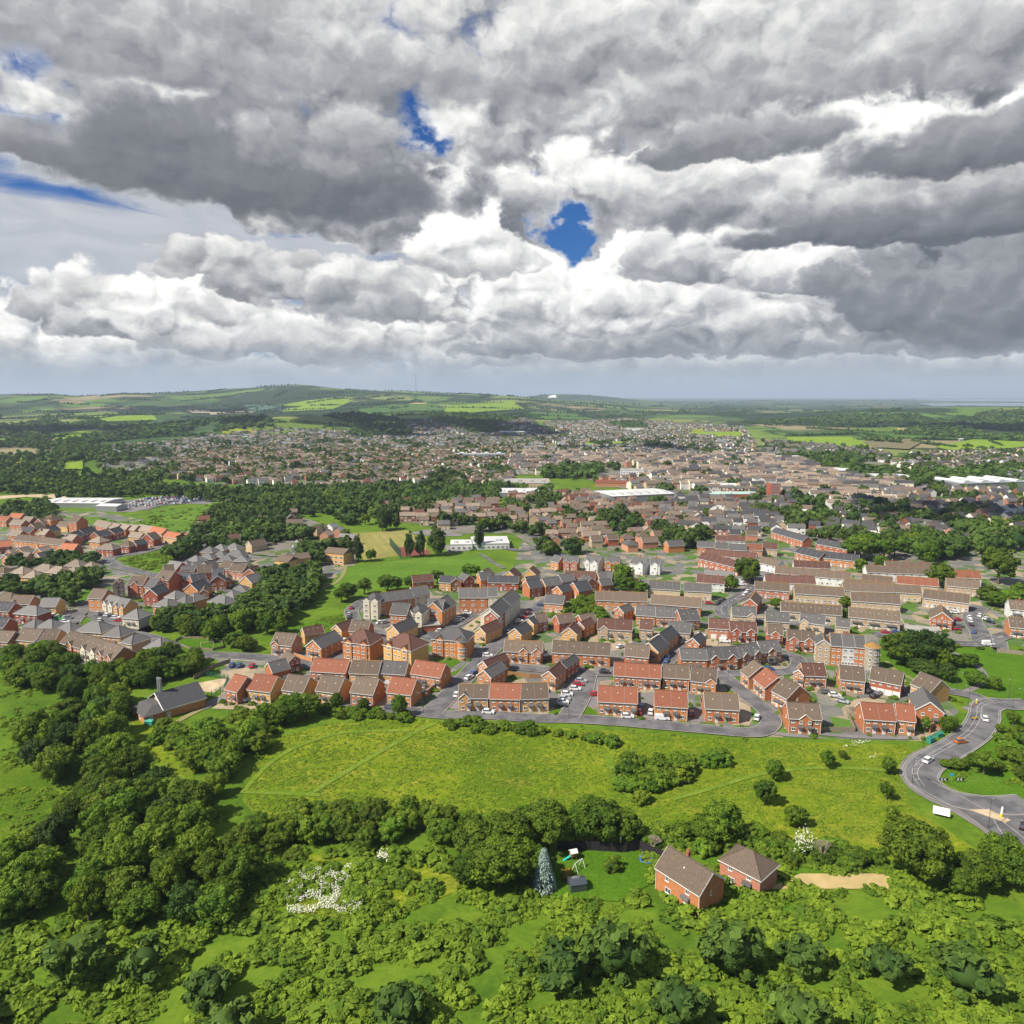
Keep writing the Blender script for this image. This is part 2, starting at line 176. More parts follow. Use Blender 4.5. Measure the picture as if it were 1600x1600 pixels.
HOUSES = [('in the row facing the meadow',[(-101.2,246.6,-96.0,243.9,9.5,4.9,('e','r','o'),1,''),(-93.2,246.4,-84.4,244.0,9.5,4.9,('e','r','y'),2,''),(-80.9,246.0,-72.9,243.8,9.5,4.9,('e','b','y'),2,''),(-68.9,245.5,-60.6,242.9,9.5,4.9,('e','b','y'),2,''),(-56.4,243.9,-48.1,241.7,9.5,4.9,('e','b','o'),2,''),(-43.7,243.9,-34.9,241.4,9.5,4.9,('e','r','o'),2,''),(-18.3,238.8,-8.2,238.6,8.0,5.0,('e','b','y'),2,'g1L'),(-7.6,238.3,2.8,237.6,9.0,5.0,('e','r','o'),2,''),(3.1,237.9,12.5,238.6,9.0,5.0,('e','b','y'),2,''),(29.1,236.0,42.1,234.2,9.0,5.0,('e','r','o'),3,''),(47.6,232.3,58.2,230.7,9.0,5.0,('e','r','o'),2,''),(63.9,230.3,74.7,228.8,9.0,5.0,('e','b','o'),2,'greendoor'),(88.7,222.4,98.5,221.0,8.5,5.2,('e','b','o'),2,'g1C'),(112.6,222.2,122.0,220.6,9.0,5.0,('e','r','o'),2,''),(122.9,221.5,127.8,219.9,9.0,5.0,('e','r','o'),1,''),(132.5,228.5,140.2,225.8,13.0,5.2,('g','g','o'),1,'')]),('in the second row behind the meadow',[(-75.7,263.9,-62.2,261.7,8.5,4.9,('e','r','o'),3,''),(-60.7,261.9,-49.7,260.6,8.5,4.9,('e','b','y'),2,''),(-49.4,261.9,-39.7,260.3,8.0,4.9,('e','g','y'),2,'G2'),(-37.7,261.4,-26.3,257.3,9.0,4.9,('e','r','o'),3,''),(-12.9,259.7,-7.7,256.6,11.0,4.9,('g','g','o'),1,''),(-12.9,270.2,-9.1,266.7,12.0,4.9,('g','m','o'),1,''),(11.1,258.9,15.9,256.6,11.0,5.0,('g','m','o'),1,''),(17.0,268.5,20.7,266.3,11.0,5.0,('g','g','r'),1,''),(37.7,259.7,54.4,256.6,8.5,4.9,('e','r','o'),4,''),(55.5,257.8,64.8,256.2,8.5,4.9,('e','b','o'),2,''),(64.8,254.0,73.3,251.4,9.0,5.0,('e','b','o'),2,'g1R'),(85.9,263.1,86.9,257.3,10.0,5.0,('e','b','o'),1,''),(88.4,256.0,89.5,247.3,9.5,5.0,('e','r','o'),2,''),(91.1,244.8,93.8,237.9,10.0,5.0,('e','b','o'),2,''),(105.4,262.1,107.6,258.9,10.0,5.0,('g','m','o'),1,''),(107.8,259.2,115.9,258.4,8.0,5.0,('e','m','o'),2,''),(119.8,255.7,127.7,253.3,9.0,5.0,('e','b','o'),2,''),(130.4,255.7,138.8,249.7,8.5,5.0,('e','b','r'),2,'G4'),(143.3,251.4,146.2,243.9,9.0,5.0,('e','b','y'),2,'')]),('in the tier along the middle road',[(-101.3,249.2,-97.6,246.7,5.0,3.0,('e','g','o'),1,''),(-89.8,263.1,-84.6,267.6,7.0,4.5,('e','g','o'),1,'G2'),(-86.5,272.9,-83.0,276.2,7.0,5.0,('g','b','r'),1,''),(-100.2,293.8,-91.2,291.7,9.0,5.0,('e','b','k'),3,'g1L'),(-85.1,291.2,-77.9,287.9,14.0,5.0,('g','g','o'),2,''),(-89.8,306.7,-82.6,311.1,6.0,4.6,('e','m','y'),2,''),(-80.0,314.0,-74.9,311.1,9.0,5.0,('g','m','y'),1,''),(-71.6,311.1,-63.4,309.7,8.5,5.0,('e','b','o'),2,''),(-69.3,289.0,-57.4,284.8,11.0,7.8,('h','m','o'),3,'flat'),(-52.0,285.4,-39.8,277.8,11.0,7.8,('h','m','y'),3,'flat'),(-55.3,312.0,-49.2,308.2,13.0,5.0,('g','d','y'),1,''),(-33.1,292.4,-18.4,289.0,10.0,7.8,('h','g','o'),4,'flat'),(-16.4,310.5,-11.5,307.4,13.0,5.0,('g','m','y'),1,''),(-1.6,308.2,4.0,305.4,11.0,5.0,('g','d','y'),1,''),(5.2,323.0,9.8,320.3,11.0,5.0,('g','d','y'),1,''),(11.8,324.0,16.6,326.1,7.0,5.0,('e','b','r'),1,''),(-3.3,285.4,12.1,283.5,8.0,5.0,('e','b','o'),3,'g2R'),(16.2,284.1,39.0,280.3,8.5,5.0,('e','b','o'),4,''),(16.1,355.8,25.3,353.3,8.0,5.0,('e','g','k'),2,''),(44.7,280.3,53.8,277.8,8.5,5.0,('e','b','o'),2,''),(52.1,288.4,58.8,283.8,11.0,5.0,('g','d','y'),1,''),(59.3,300.8,64.9,296.9,13.0,5.0,('g','d','y'),1,''),(37.9,314.5,52.9,311.8,8.5,5.0,('e','m','u'),2,'g1L'),(56.5,314.0,62.0,312.6,8.0,5.0,('e','m','u'),1,''),(68.5,310.5,77.4,307.8,8.5,5.0,('e','g','u'),2,''),(21.5,322.0,29.0,325.3,7.0,5.0,('e','b','r'),1,''),(21.6,308.2,28.0,306.0,9.0,5.0,('g','m','y'),1,''),(28.5,318.9,32.2,315.9,9.0,5.0,('g','m','o'),1,''),(32.1,322.6,39.0,326.1,7.0,5.0,('e','b','r'),1,''),(67.4,332.5,78.8,330.8,8.5,5.0,('e','g','o'),3,''),(58.4,335.2,67.2,333.4,8.5,5.0,('e','g','o'),2,''),(49.1,341.9,53.1,338.1,8.5,5.0,('g','g','o'),1,''),(77.8,326.1,86.8,327.8,9.0,5.0,('e','g','r'),2,'')]),('on the curved close',[(66.3,276.2,76.5,275.6,7.5,5.0,('e','g','o'),2,''),(76.7,275.9,89.9,277.8,8.0,5.0,('e','g','o'),2,'g2'),(90.3,278.2,100.5,283.0,8.0,5.0,('e','g','o'),2,'g2'),(100.7,283.8,109.3,285.7,8.0,5.0,('e','g','o'),2,'g1'),(73.2,296.4,77.7,293.4,9.0,5.0,('g','d','o'),1,''),(87.7,315.5,96.0,313.6,8.0,5.0,('e','m','k'),2,'G2'),(95.8,310.5,107.0,309.0,8.0,5.0,('e','m','r'),2,'g2'),(110.9,306.7,117.0,305.4,8.0,5.0,('e','b','r'),1,'g1'),(116.7,299.4,127.4,296.4,8.0,5.0,('e','b','r'),2,'g2'),(103.7,334.3,114.4,332.5,8.0,5.0,('e','g','u'),2,'g1R'),(116.6,326.1,126.6,323.6,8.0,5.0,('e','g','u'),2,''),(131.6,324.4,141.0,319.9,8.0,5.0,('e','g','u'),2,'g1L'),(145.3,317.9,150.6,315.9,7.0,5.0,('e','g','u'),1,'')]),('round the flats courtyard',[(-72.0,344.9,-64.5,343.3,9.0,9.4,('h','g','c'),2,'flat'),(-64.6,346.6,-48.8,354.5,8.0,8.0,('e','g','o'),4,'flat m'),(-48.7,355.8,-41.5,360.3,8.0,8.6,('e','g','c'),2,'flat m'),(-55.7,324.4,-47.9,322.8,10.0,8.6,('e','g','o'),2,'flat'),(-48.0,326.1,-41.1,324.0,9.0,8.8,('h','g','c'),3,'flat'),(-39.8,332.5,-32.6,331.7,10.0,8.0,('e','g','r'),2,'flat'),(-32.5,330.8,-27.0,344.9,9.0,8.0,('e','g','o'),2,'flat'),(-26.3,354.5,-12.3,354.5,9.0,8.0,('e','g','o'),3,'flat m'),(-11.9,354.5,-7.3,354.5,9.0,8.6,('e','g','c'),1,'flat m'),(-12.7,324.0,-6.5,321.6,9.0,7.6,('g','g','r'),1,'flat'),(-5.8,322.4,-0.8,339.2,9.0,8.2,('e','g','c'),2,'flat'),(-0.6,339.6,4.2,355.8,9.0,8.2,('e','g','c'),2,'flat m')]),('between courtyard flats and park',[(-54.8,396.4,-43.7,400.7,7.0,5.0,('e','m','o'),2,''),(-40.5,397.0,-33.9,395.2,7.0,5.0,('e','d','y'),1,''),(-33.6,395.5,-28.1,397.0,7.0,5.0,('g','g','o'),1,''),(-26.8,399.5,-21.2,403.2,7.0,5.0,('g','g','r'),1,''),(-20.4,412.9,-13.7,409.6,8.0,5.0,('g','b','y'),1,''),(-17.5,401.7,-11.5,403.9,8.0,5.0,('e','g','o'),1,''),(-5.9,409.6,2.4,406.4,9.0,5.0,('g','m','y'),1,''),(6.2,414.6,14.0,412.3,9.0,5.0,('g','m','y'),1,''),(-13.3,396.4,3.5,395.2,7.0,5.0,('e','d','r'),3,''),(5.1,398.6,9.2,392.5,9.0,5.0,('g','d','o'),1,''),(9.5,381.7,16.6,385.7,8.0,5.6,('e','d','o'),1,''),(18.2,385.7,27.5,390.4,8.0,5.6,('e','g','o'),2,''),(27.9,397.0,35.4,400.7,8.0,5.0,('e','g','r'),1,''),(29.8,406.4,47.1,403.9,8.0,5.0,('e','m','r'),2,'g1R m'),(39.7,390.4,47.6,394.0,8.0,5.0,('g','g','o'),1,''),(49.4,402.6,57.8,404.8,8.0,5.0,('e','g','o'),1,''),(48.9,391.6,55.5,394.0,6.0,4.5,('e','g','o'),1,''),(21.4,379.5,26.4,374.5,11.0,5.0,('g','d','o'),1,''),(30.0,384.6,35.2,376.1,9.0,5.0,('g','d','o'),1,''),(29.9,451.3,31.5,450.1,8.0,5.0,('e','g','r'),1,''),(31.5,441.9,40.2,439.7,8.0,6.0,('e','g','k'),2,'g2'),(44.5,444.2,52.5,438.5,8.0,6.0,('e','g','w'),2,'g2'),(57.2,439.7,65.3,437.4,8.0,6.0,('e','g','o'),2,'g2'),(71.7,437.4,78.8,431.8,9.0,6.5,('e','g','w'),2,'g1R m'),(83.4,434.0,88.8,431.8,8.0,6.5,('e','g','w'),1,'g1C m'),(23.9,447.7,28.6,443.1,8.0,5.5,('e','g','o'),1,''),(60.6,423.2,66.5,421.1,9.0,5.0,('g','g','o'),1,''),(49.6,405.0,55.9,403.1,8.0,5.0,('e','g','o'),2,'')]),('in the postwar terraces',[(60.0,388.2,67.8,385.6,8.0,5.0,('e','m','u'),2,'m'),(42.2,360.8,67.9,357.7,8.5,5.0,('e','b','o'),6,'m'),(68.9,354.5,92.1,347.3,8.5,5.0,('e','b','o'),6,'m'),(73.2,383.7,89.4,380.0,8.0,5.0,('e','g','u'),4,'m'),(91.3,378.9,105.1,376.1,8.0,5.0,('e','g','u'),3,'m'),(102.3,397.0,116.6,392.5,8.0,5.0,('e','m','w'),4,''),(111.6,416.2,126.6,410.3,8.0,3.4,('e','s','w'),4,''),(114.7,354.5,120.9,351.3,15.0,5.0,('g','b','r'),2,''),(129.9,382.3,146.5,377.2,8.0,5.0,('e','b','k'),4,'m'),(152.7,445.5,159.9,434.4,8.0,5.0,('e','b','w'),3,''),(195.9,464.6,200.7,460.5,8.0,5.0,('e','b','w'),3,''),(118.1,457.4,135.6,430.4,8.0,5.0,('e','m','r'),7,''),(125.0,468.3,153.6,453.8,8.0,5.0,('e','m','w'),7,''),(170.3,433.6,190.3,428.9,8.0,5.0,('e','m','w'),6,'m'),(153.2,418.1,190.4,402.2,8.0,5.0,('e','b','w'),9,''),(142.1,400.8,168.4,396.7,8.0,4.0,('e','m','w'),6,''),(179.9,387.4,203.1,378.5,8.0,5.0,('e','b','w'),8,'m'),(126.8,493.9,137.8,491.0,8.0,5.0,('e','g','o'),2,''),(137.4,487.7,145.9,485.7,8.0,5.0,('e','g','w'),2,''),(145.3,483.7,156.4,480.6,8.0,5.0,('e','g','u'),2,''),(157.4,483.7,167.3,481.7,8.0,5.0,('e','r','k'),2,''),(169.5,487.7,178.3,484.5,8.0,5.0,('e','m','u'),2,''),(186.7,475.9,195.5,457.4,8.0,5.0,('e','d','o'),5,''),(197.9,459.1,215.9,448.6,8.0,5.0,('e','d','o'),5,''),(196.3,548.8,206.7,513.2,8.0,5.0,('e','d','r'),5,''),(212.2,504.4,224.9,483.7,8.0,5.0,('e','d','r'),5,''),(145.4,515.4,165.0,511.0,7.0,5.0,('e','m','w'),5,'m c'),(129.4,341.9,155.1,334.3,8.5,5.0,('e','b','u'),7,'m'),(157.7,332.5,177.5,324.4,8.5,5.0,('e','b','u'),6,'m'),(171.2,359.5,192.7,353.3,8.5,5.0,('e','b','u'),6,'m'),(147.9,373.4,171.5,368.0,8.5,5.0,('e','b','u'),6,'m'),(201.0,376.1,213.8,372.6,8.0,5.0,('e','b','u'),3,'m'),(210.3,365.4,227.4,354.5,8.5,5.0,('e','b','u'),6,'m'),(194.4,398.6,208.1,391.6,8.0,5.0,('e','b','u'),4,'m'),(212.4,394.6,231.0,387.5,8.0,5.0,('e','r','u'),5,'m'),(236.5,389.5,250.8,382.9,8.0,5.0,('e','b','u'),4,'m'),(244.5,409.6,265.3,404.8,8.0,5.0,('e','r','w'),5,'m'),(207.9,420.3,243.1,414.6,8.0,5.0,('e','b','w'),8,'m'),(228.2,438.0,253.5,432.9,8.0,3.5,('e','b','w'),6,''),(194.8,329.9,202.4,326.1,14.0,5.0,('g','b','o'),2,'m'),(222.7,316.9,230.6,314.0,8.5,5.0,('e','b','o'),3,''),(241.4,344.9,250.0,341.9,8.5,5.0,('e','b','w'),3,''),(176.2,379.5,200.4,375.0,8.0,5.0,('e','b','u'),6,'m')]),("along the left estate's near edge",[(-188.6,295.0,-176.9,288.7,9.5,5.2,('e','b','o'),3,'g1'),(-176.9,288.7,-166.0,281.7,9.5,5.2,('e','b','c'),3,'g2'),(-166.0,281.7,-156.1,275.1,9.5,5.2,('e','b','o'),3,'g2'),(-211.0,299.7,-200.6,297.3,9.0,5.0,('e','b','y'),2,''),(-200.9,297.8,-192.7,297.8,9.0,5.0,('e','b','y'),2,''),(-219.2,316.4,-211.5,313.8,8.0,5.0,('h','s','k'),1,''),(-212.4,315.5,-203.0,313.0,8.0,5.0,('h','s','y'),2,''),(-201.6,311.3,-192.6,309.0,8.0,5.0,('h','s','y'),2,''),(-191.9,310.8,-179.1,308.6,9.0,5.0,('h','s','y'),3,''),(-176.6,304.9,-167.6,302.7,9.0,5.0,('h','s','y'),2,''),(-164.3,296.5,-158.0,293.4,9.0,5.0,('h','s','u'),1,''),(-151.0,289.7,-142.5,286.7,9.0,5.0,('h','s','k'),2,''),(-236.5,337.7,-223.6,334.5,8.0,5.0,('h','s','r'),2,''),(-231.5,348.9,-223.6,348.9,8.0,5.0,('e','s','y'),2,''),(-249.2,353.6,-239.4,353.3,8.0,5.0,('e','b','k'),2,'g1L'),(-262.2,360.1,-250.1,355.4,9.0,5.0,('h','b','k'),2,''),(-249.7,342.2,-240.9,340.5,8.0,5.0,('e','d','r'),2,''),(-232.0,316.7,-226.7,316.0,8.0,5.0,('e','d','r'),2,''),(-218.9,297.8,-211.6,296.7,8.0,5.0,('e','b','o'),2,'')]),('round the small green roundabout',[(-211.1,355.3,-203.5,354.0,9.0,7.6,('e','b','o'),2,'flat'),(-203.0,353.3,-195.6,349.0,8.0,5.4,('e','s','c'),2,'g2'),(-194.7,347.9,-188.2,345.3,8.0,5.4,('e','s','y'),2,'g2'),(-181.7,331.0,-172.9,328.6,8.5,5.0,('h','s','c'),2,''),(-208.2,374.9,-205.0,376.4,9.0,9.0,('h','b','u'),2,'flat'),(-204.7,380.8,-195.9,379.8,9.0,7.8,('e','b','r'),2,'flat g1'),(-188.4,365.7,-181.0,364.2,10.0,6.5,('g','d','r'),1,''),(-178.4,366.7,-171.7,363.4,8.0,5.0,('h','s','u'),1,''),(-177.0,350.9,-167.8,347.0,8.0,5.0,('h','s','k'),2,''),(-166.5,361.3,-159.6,358.1,8.0,5.0,('h','s','y'),1,''),(-169.1,357.1,-162.1,354.0,8.0,5.0,('h','s','u'),1,''),(-174.0,379.1,-165.7,376.8,11.0,5.4,('g','d','o'),1,''),(-186.5,396.1,-175.9,394.8,8.0,6.5,('e','d','r'),3,'g1'),(-173.8,389.9,-168.0,394.8,9.0,6.0,('e','d','r'),2,''),(-166.7,394.8,-158.7,397.4,9.0,5.4,('g','d','r'),2,''),(-152.7,358.1,-141.9,351.9,8.0,5.0,('h','s','u'),2,''),(-149.1,366.7,-142.1,364.5,8.0,5.0,('h','s','r'),1,''),(-147.8,375.6,-140.3,376.8,8.0,5.0,('h','s','y'),2,''),(-151.3,397.4,-143.0,393.6,9.0,5.0,('g','s','y'),1,''),(-155.4,413.3,-146.3,411.9,9.0,5.0,('g','m','o'),1,''),(-167.5,424.6,-158.3,421.1,8.0,5.0,('e','b','k'),2,''),(-176.3,431.9,-169.3,429.0,8.0,5.0,('e','b','r'),1,''),(-188.6,426.0,-181.8,430.4,8.0,5.4,('e','g','r'),2,''),(-192.7,416.0,-185.0,416.0,8.0,5.4,('e','g','u'),2,''),(-179.9,427.5,-177.1,434.9,8.0,5.4,('e','g','r'),2,''),(-185.1,401.2,-180.5,403.9,8.0,6.0,('e','b','r'),2,''),(-181.1,413.3,-174.5,416.0,9.0,6.0,('e','b','r'),2,''),(-170.6,407.8,-164.9,409.2,9.0,5.4,('e','d','r'),2,''),(-194.1,389.9,-185.8,387.4,10.0,8.4,('e','b','r'),2,'flat g1'),(-193.0,375.6,-187.5,373.3,9.0,7.8,('e','g','u'),1,'flat'),(-200.1,413.3,-195.5,416.0,9.0,6.0,('e','b','r'),1,''),(-163.5,374.5,-160.1,375.6,8.0,5.0,('g','b','o'),1,''),(-161.3,402.5,-158.1,403.9,8.0,5.0,('g','b','o'),1,'')]),('among the hipped roofs near the wood',[(-206.0,476.4,-197.3,474.6,8.0,5.0,('h','s','o'),1,''),(-201.7,483.7,-192.6,481.9,8.0,5.0,('h','s','o'),1,''),(-194.4,487.5,-184.8,484.5,8.0,5.0,('h','s','c'),1,''),(-185.2,464.0,-173.1,462.3,8.0,5.0,('h','s','r'),2,''),(-193.2,462.3,-184.1,460.6,8.0,5.0,('h','s','r'),1,''),(-198.9,455.6,-189.5,454.9,8.0,5.0,('h','s','r'),1,''),(-203.8,449.0,-194.8,445.8,8.0,5.0,('h','s','r'),1,''),(-202.5,434.9,-195.3,433.4,8.0,5.0,('h','s','r'),1,''),(-174.2,448.4,-165.5,449.0,8.0,5.0,('h','s','c'),2,''),(-184.1,449.0,-174.7,449.0,8.0,5.0,('h','s','u'),2,''),(-208.1,430.4,-199.3,426.0,9.0,5.0,('e','s','r'),2,''),(-292.7,418.8,-283.8,416.3,8.0,5.0,('h','t','y'),1,''),(-285.0,426.2,-271.7,421.2,8.0,5.0,('h','t','y'),2,''),(-273.5,420.0,-261.1,416.3,8.0,5.0,('h','t','y'),2,''),(-271.9,436.6,-261.7,434.7,8.0,5.0,('h','t','y'),1,''),(-261.8,417.5,-252.8,415.1,8.0,5.0,('h','t','c'),1,''),(-258.9,431.3,-250.7,429.5,8.0,5.0,('h','t','c'),1,''),(-279.1,408.0,-270.3,406.2,8.0,5.0,('h','t','y'),1,''),(-300.9,417.5,-294.7,416.3,8.0,5.0,('h','b','k'),1,'')]),('in the estate below the supermarket',[(-427.2,599.8,-416.2,596.9,8.0,5.0,('e','o','o'),2,''),(-426.6,614.9,-415.1,612.8,8.0,5.0,('e','o','o'),2,''),(-404.7,583.6,-392.3,579.4,8.0,5.0,('e','t','o'),2,''),(-404.4,597.9,-395.5,594.9,8.0,5.0,('e','t','r'),1,''),(-378.3,583.6,-368.6,580.8,11.0,8.6,('h','b','o'),2,'flat'),(-350.9,573.5,-342.5,570.4,10.0,8.6,('e','b','o'),2,'flat'),(-383.8,581.7,-372.5,577.2,8.0,5.0,('g','b','r'),1,''),(-376.4,561.7,-366.6,558.6,8.0,5.0,('g','b','o'),1,''),(-374.2,536.9,-364.4,534.1,8.0,5.0,('e','t','o'),2,''),(-373.8,549.0,-363.3,546.1,8.0,5.0,('e','d','r'),2,''),(-356.0,540.9,-347.3,538.1,8.0,5.0,('e','t','o'),2,''),(-348.6,540.9,-348.6,559.5,8.0,5.0,('e','d','y'),3,''),(-362.4,577.2,-352.1,573.5,7.0,5.0,('e','b','y'),1,''),(-356.1,516.0,-333.6,508.0,8.0,5.2,('e','b','o'),5,''),(-331.8,505.9,-310.6,497.6,8.0,5.2,('e','b','o'),4,''),(-305.0,485.6,-293.6,483.0,8.0,5.0,('e','o','r'),2,''),(-352.5,489.9,-343.9,496.6,8.0,5.0,('e','o','r'),2,''),(-323.2,519.7,-314.2,516.7,8.0,5.0,('e','t','o'),2,''),(-316.8,521.5,-318.3,538.9,8.0,5.0,('e','d','r'),3,''),(-318.6,539.7,-317.6,554.4,8.0,5.0,('e','d','r'),3,''),(-335.2,580.8,-316.3,566.0,8.0,5.2,('e','t','k'),3,''),(-317.4,568.2,-306.8,560.4,8.0,5.2,('e','t','o'),2,''),(-308.4,563.8,-297.0,556.1,8.0,5.2,('e','t','o'),2,''),(-298.6,559.5,-289.1,554.4,8.0,5.2,('e','t','o'),2,''),(-291.0,558.6,-276.5,550.2,8.0,5.2,('e','t','y'),3,''),(-276.3,550.2,-261.3,539.7,8.0,5.2,('e','o','y'),3,''),(-256.0,530.6,-242.3,521.8,8.0,5.0,('e','o','y'),4,''),(-241.6,524.0,-232.4,518.8,8.0,5.0,('e','o','y'),2,''),(-300.1,512.3,-290.4,508.8,8.0,5.0,('h','t','o'),2,''),(-280.6,486.6,-268.1,484.3,8.0,5.0,('h','t','r'),2,''),(-302.0,529.1,-298.7,542.9,8.0,5.0,('e','d','r'),3,''),(-297.2,540.9,-296.2,553.2,8.0,5.0,('e','d','r'),2,''),(-270.8,496.6,-262.4,494.2,8.0,5.0,('h','b','r'),2,''),(-265.0,501.7,-259.1,498.3,8.0,5.0,('g','d','r'),1,''),(-281.7,531.0,-271.0,526.4,7.0,5.0,('e','t','y'),2,''),(-266.7,519.7,-256.4,516.7,8.0,5.0,('g','b','r'),2,''),(-325.9,470.8,-317.1,469.2,8.0,5.0,('g','t','o'),1,''),(-312.7,469.2,-302.3,466.2,8.0,5.0,('g','t','o'),1,''),(-305.9,460.3,-299.4,457.4,8.0,5.0,('g','g','u'),1,''),(-324.6,457.4,-319.0,455.9,8.0,5.0,('g','t','k'),1,''),(-330.0,469.2,-322.8,465.6,8.0,5.0,('g','t','o'),1,''),(-314.0,457.4,-308.2,455.6,8.0,5.0,('e','t','k'),1,'')])]
CARS = [('on the street facing the meadow',[(38.7,233.1,-0.07,'white','car'),(50.1,231.8,-0.12,'white','van'),(43.6,236.8,1.17,'red','car'),(47.2,236.8,1.31,'white','car'),(60.9,235.7,1.33,'red','car'),(81.9,232.3,1.14,'white','car'),(44.8,241.1,1.32,'blue','car'),(-20.0,251.4,1.4,'white','car'),(-8.1,236.6,-0.12,'white','car'),(-95.1,247.2,0.53,'white','car'),(-42.0,240.7,-0.12,'grey','car'),(-51.8,242.3,-0.06,'blue','car')]),('in the little car park',[(24.7,261.1,-0.13,'red','car'),(23.2,256.8,-0.13,'white','car'),(19.8,251.8,-0.06,'white','car'),(18.6,247.6,-0.12,'silver','car'),(17.9,245.1,-0.12,'white','car'),(17.0,242.3,-0.12,'black','car'),(30.1,251.8,0.0,'red','car'),(25.9,278.2,-0.14,'white','car'),(36.2,273.7,0.0,'black','car'),(26.0,264.2,-0.13,'silver','car')]),('along the straight estate street',[(-16.3,267.7,0.96,'white','car'),(-14.6,272.2,0.96,'blue','car'),(-10.1,291.7,0.0,'white','car'),(3.4,338.7,0.32,'white','car'),(5.5,344.9,0.0,'red','car'),(7.9,350.9,0.69,'red','car'),(14.7,365.9,0.17,'blue','car'),(14.1,289.0,1.25,'grey','van'),(-22.2,352.1,-0.17,'white','car'),(-25.1,342.6,0.33,'white','car'),(-26.2,339.2,0.32,'silver','car'),(-32.7,324.0,0.31,'white','car'),(-0.7,324.0,0.93,'black','car'),(-13.1,275.9,0.96,'grey','car')]),('beside the cream flats',[(-62.3,336.5,0.67,'white','car'),(-60.1,336.9,0.67,'silver','car'),(-63.5,346.6,0.0,'black','car'),(-81.5,360.8,1.73,'red','car'),(-80.2,349.7,1.79,'silver','car'),(-75.7,336.9,1.78,'white','car'),(-79.2,344.9,1.79,'black','car'),(-111.9,280.9,1.69,'blue','car'),(-108.8,280.6,1.68,'blue','car'),(-103.6,280.0,1.66,'red','car'),(-74.1,302.6,1.6,'black','car'),(-72.1,309.1,0.0,'white','van'),(-74.3,264.9,1.45,'grey','car'),(-32.2,258.7,1.3,'grey','car')]),('in the yards behind the close',[(64.0,289.5,1.11,'blue','car'),(62.7,285.4,1.11,'blue','car'),(84.6,317.5,-0.4,'white','car'),(93.3,309.7,-0.16,'white','van'),(104.9,282.5,0.0,'black','car'),(101.2,276.7,0.0,'blue','car'),(130.4,254.0,0.37,'black','car'),(129.8,250.1,0.61,'black','car'),(132.6,252.7,0.61,'silver','car'),(115.9,250.8,-0.13,'white','car'),(114.2,254.0,-0.13,'grey','car'),(116.5,245.7,-0.69,'silver','car'),(46.5,302.6,0.71,'white','car'),(51.6,352.1,0.0,'black','car'),(36.1,273.2,0.0,'black','car'),(170.0,322.0,0.0,'red','car'),(174.8,322.4,0.0,'blue','car')]),('on the sweeping road at the right',[(157.5,231.5,1.21,'white','car'),(139.6,215.0,0.26,'orange','car'),(122.8,203.1,0.66,'white','car'),(127.9,169.4,0.89,'black','car')]),('on the side road by the garages',[(191.6,309.1,0.0,'black','car'),(206.3,306.0,0.0,'white','van'),(210.3,322.6,0.97,'blue','car'),(215.9,333.6,1.16,'black','car'),(218.9,339.2,1.22,'white','car'),(221.9,344.9,1.21,'white','car'),(229.0,348.0,0.87,'white','car'),(228.6,341.5,-1.05,'white','car'),(227.8,338.1,-1.05,'black','car'),(214.4,341.5,0.0,'red','car'),(205.2,327.2,0.0,'red','car'),(209.1,331.4,0.0,'grey','car'),(220.0,353.3,-0.19,'white','car')]),('on the road beside the flat-fronted terraces',[(108.0,371.8,0.77,'black','car'),(111.2,376.1,0.78,'black','car'),(106.0,368.0,0.77,'black','car'),(102.3,369.9,0.0,'red','car'),(126.2,386.6,0.77,'white','car'),(129.6,392.5,0.77,'white','car'),(130.8,408.0,0.0,'white','van'),(132.0,414.6,0.0,'white','van'),(140.5,418.9,1.17,'blue','car'),(149.0,422.3,1.12,'white','car'),(147.1,430.0,0.0,'black','car'),(217.6,382.3,0.99,'white','van'),(204.1,382.3,0.0,'white','car')]),('round the small roundabout on the left',[(-212.8,337.9,-0.15,'white','car'),(-211.0,331.3,-0.36,'white','car'),(-214.7,343.8,-0.15,'grey','car'),(-225.4,343.8,0.18,'white','car'),(-223.8,344.0,0.18,'black','car'),(-223.3,345.1,0.18,'grey','car'),(-223.8,347.7,0.19,'white','car'),(-218.7,343.0,0.0,'green','car'),(-204.0,350.3,0.0,'silver','car'),(-200.9,349.0,0.0,'black','car'),(-197.8,347.9,-0.15,'white','car'),(-195.3,346.9,-0.15,'black','car'),(-192.2,344.3,0.0,'white','car'),(-187.9,339.6,0.0,'red','car'),(-197.6,340.2,2.03,'white','car'),(-194.2,335.8,2.07,'black','car'),(-191.9,331.0,1.97,'white','car'),(-294.6,492.6,1.92,'white','car'),(-223.5,319.4,0.37,'black','car'),(-226.3,317.7,0.37,'white','car'),(-95.4,247.2,-0.7,'white','car'),(-147.3,270.8,0.3,'white','car'),(-163.0,380.3,0.0,'black','car'),(-160.9,383.8,0.0,'grey','car'),(-147.6,382.6,0.0,'black','car')]),('in the street by the yellow flats',[(-158.8,532.8,1.74,'white','car'),(-155.7,513.3,1.74,'white','car'),(-152.9,505.1,1.74,'grey','car'),(-147.3,487.5,1.73,'white','car'),(-145.0,478.2,1.73,'white','car'),(-148.2,469.2,1.65,'red','car'),(-158.0,539.6,1.74,'red','car'),(-136.3,535.1,0.0,'white','car')])]
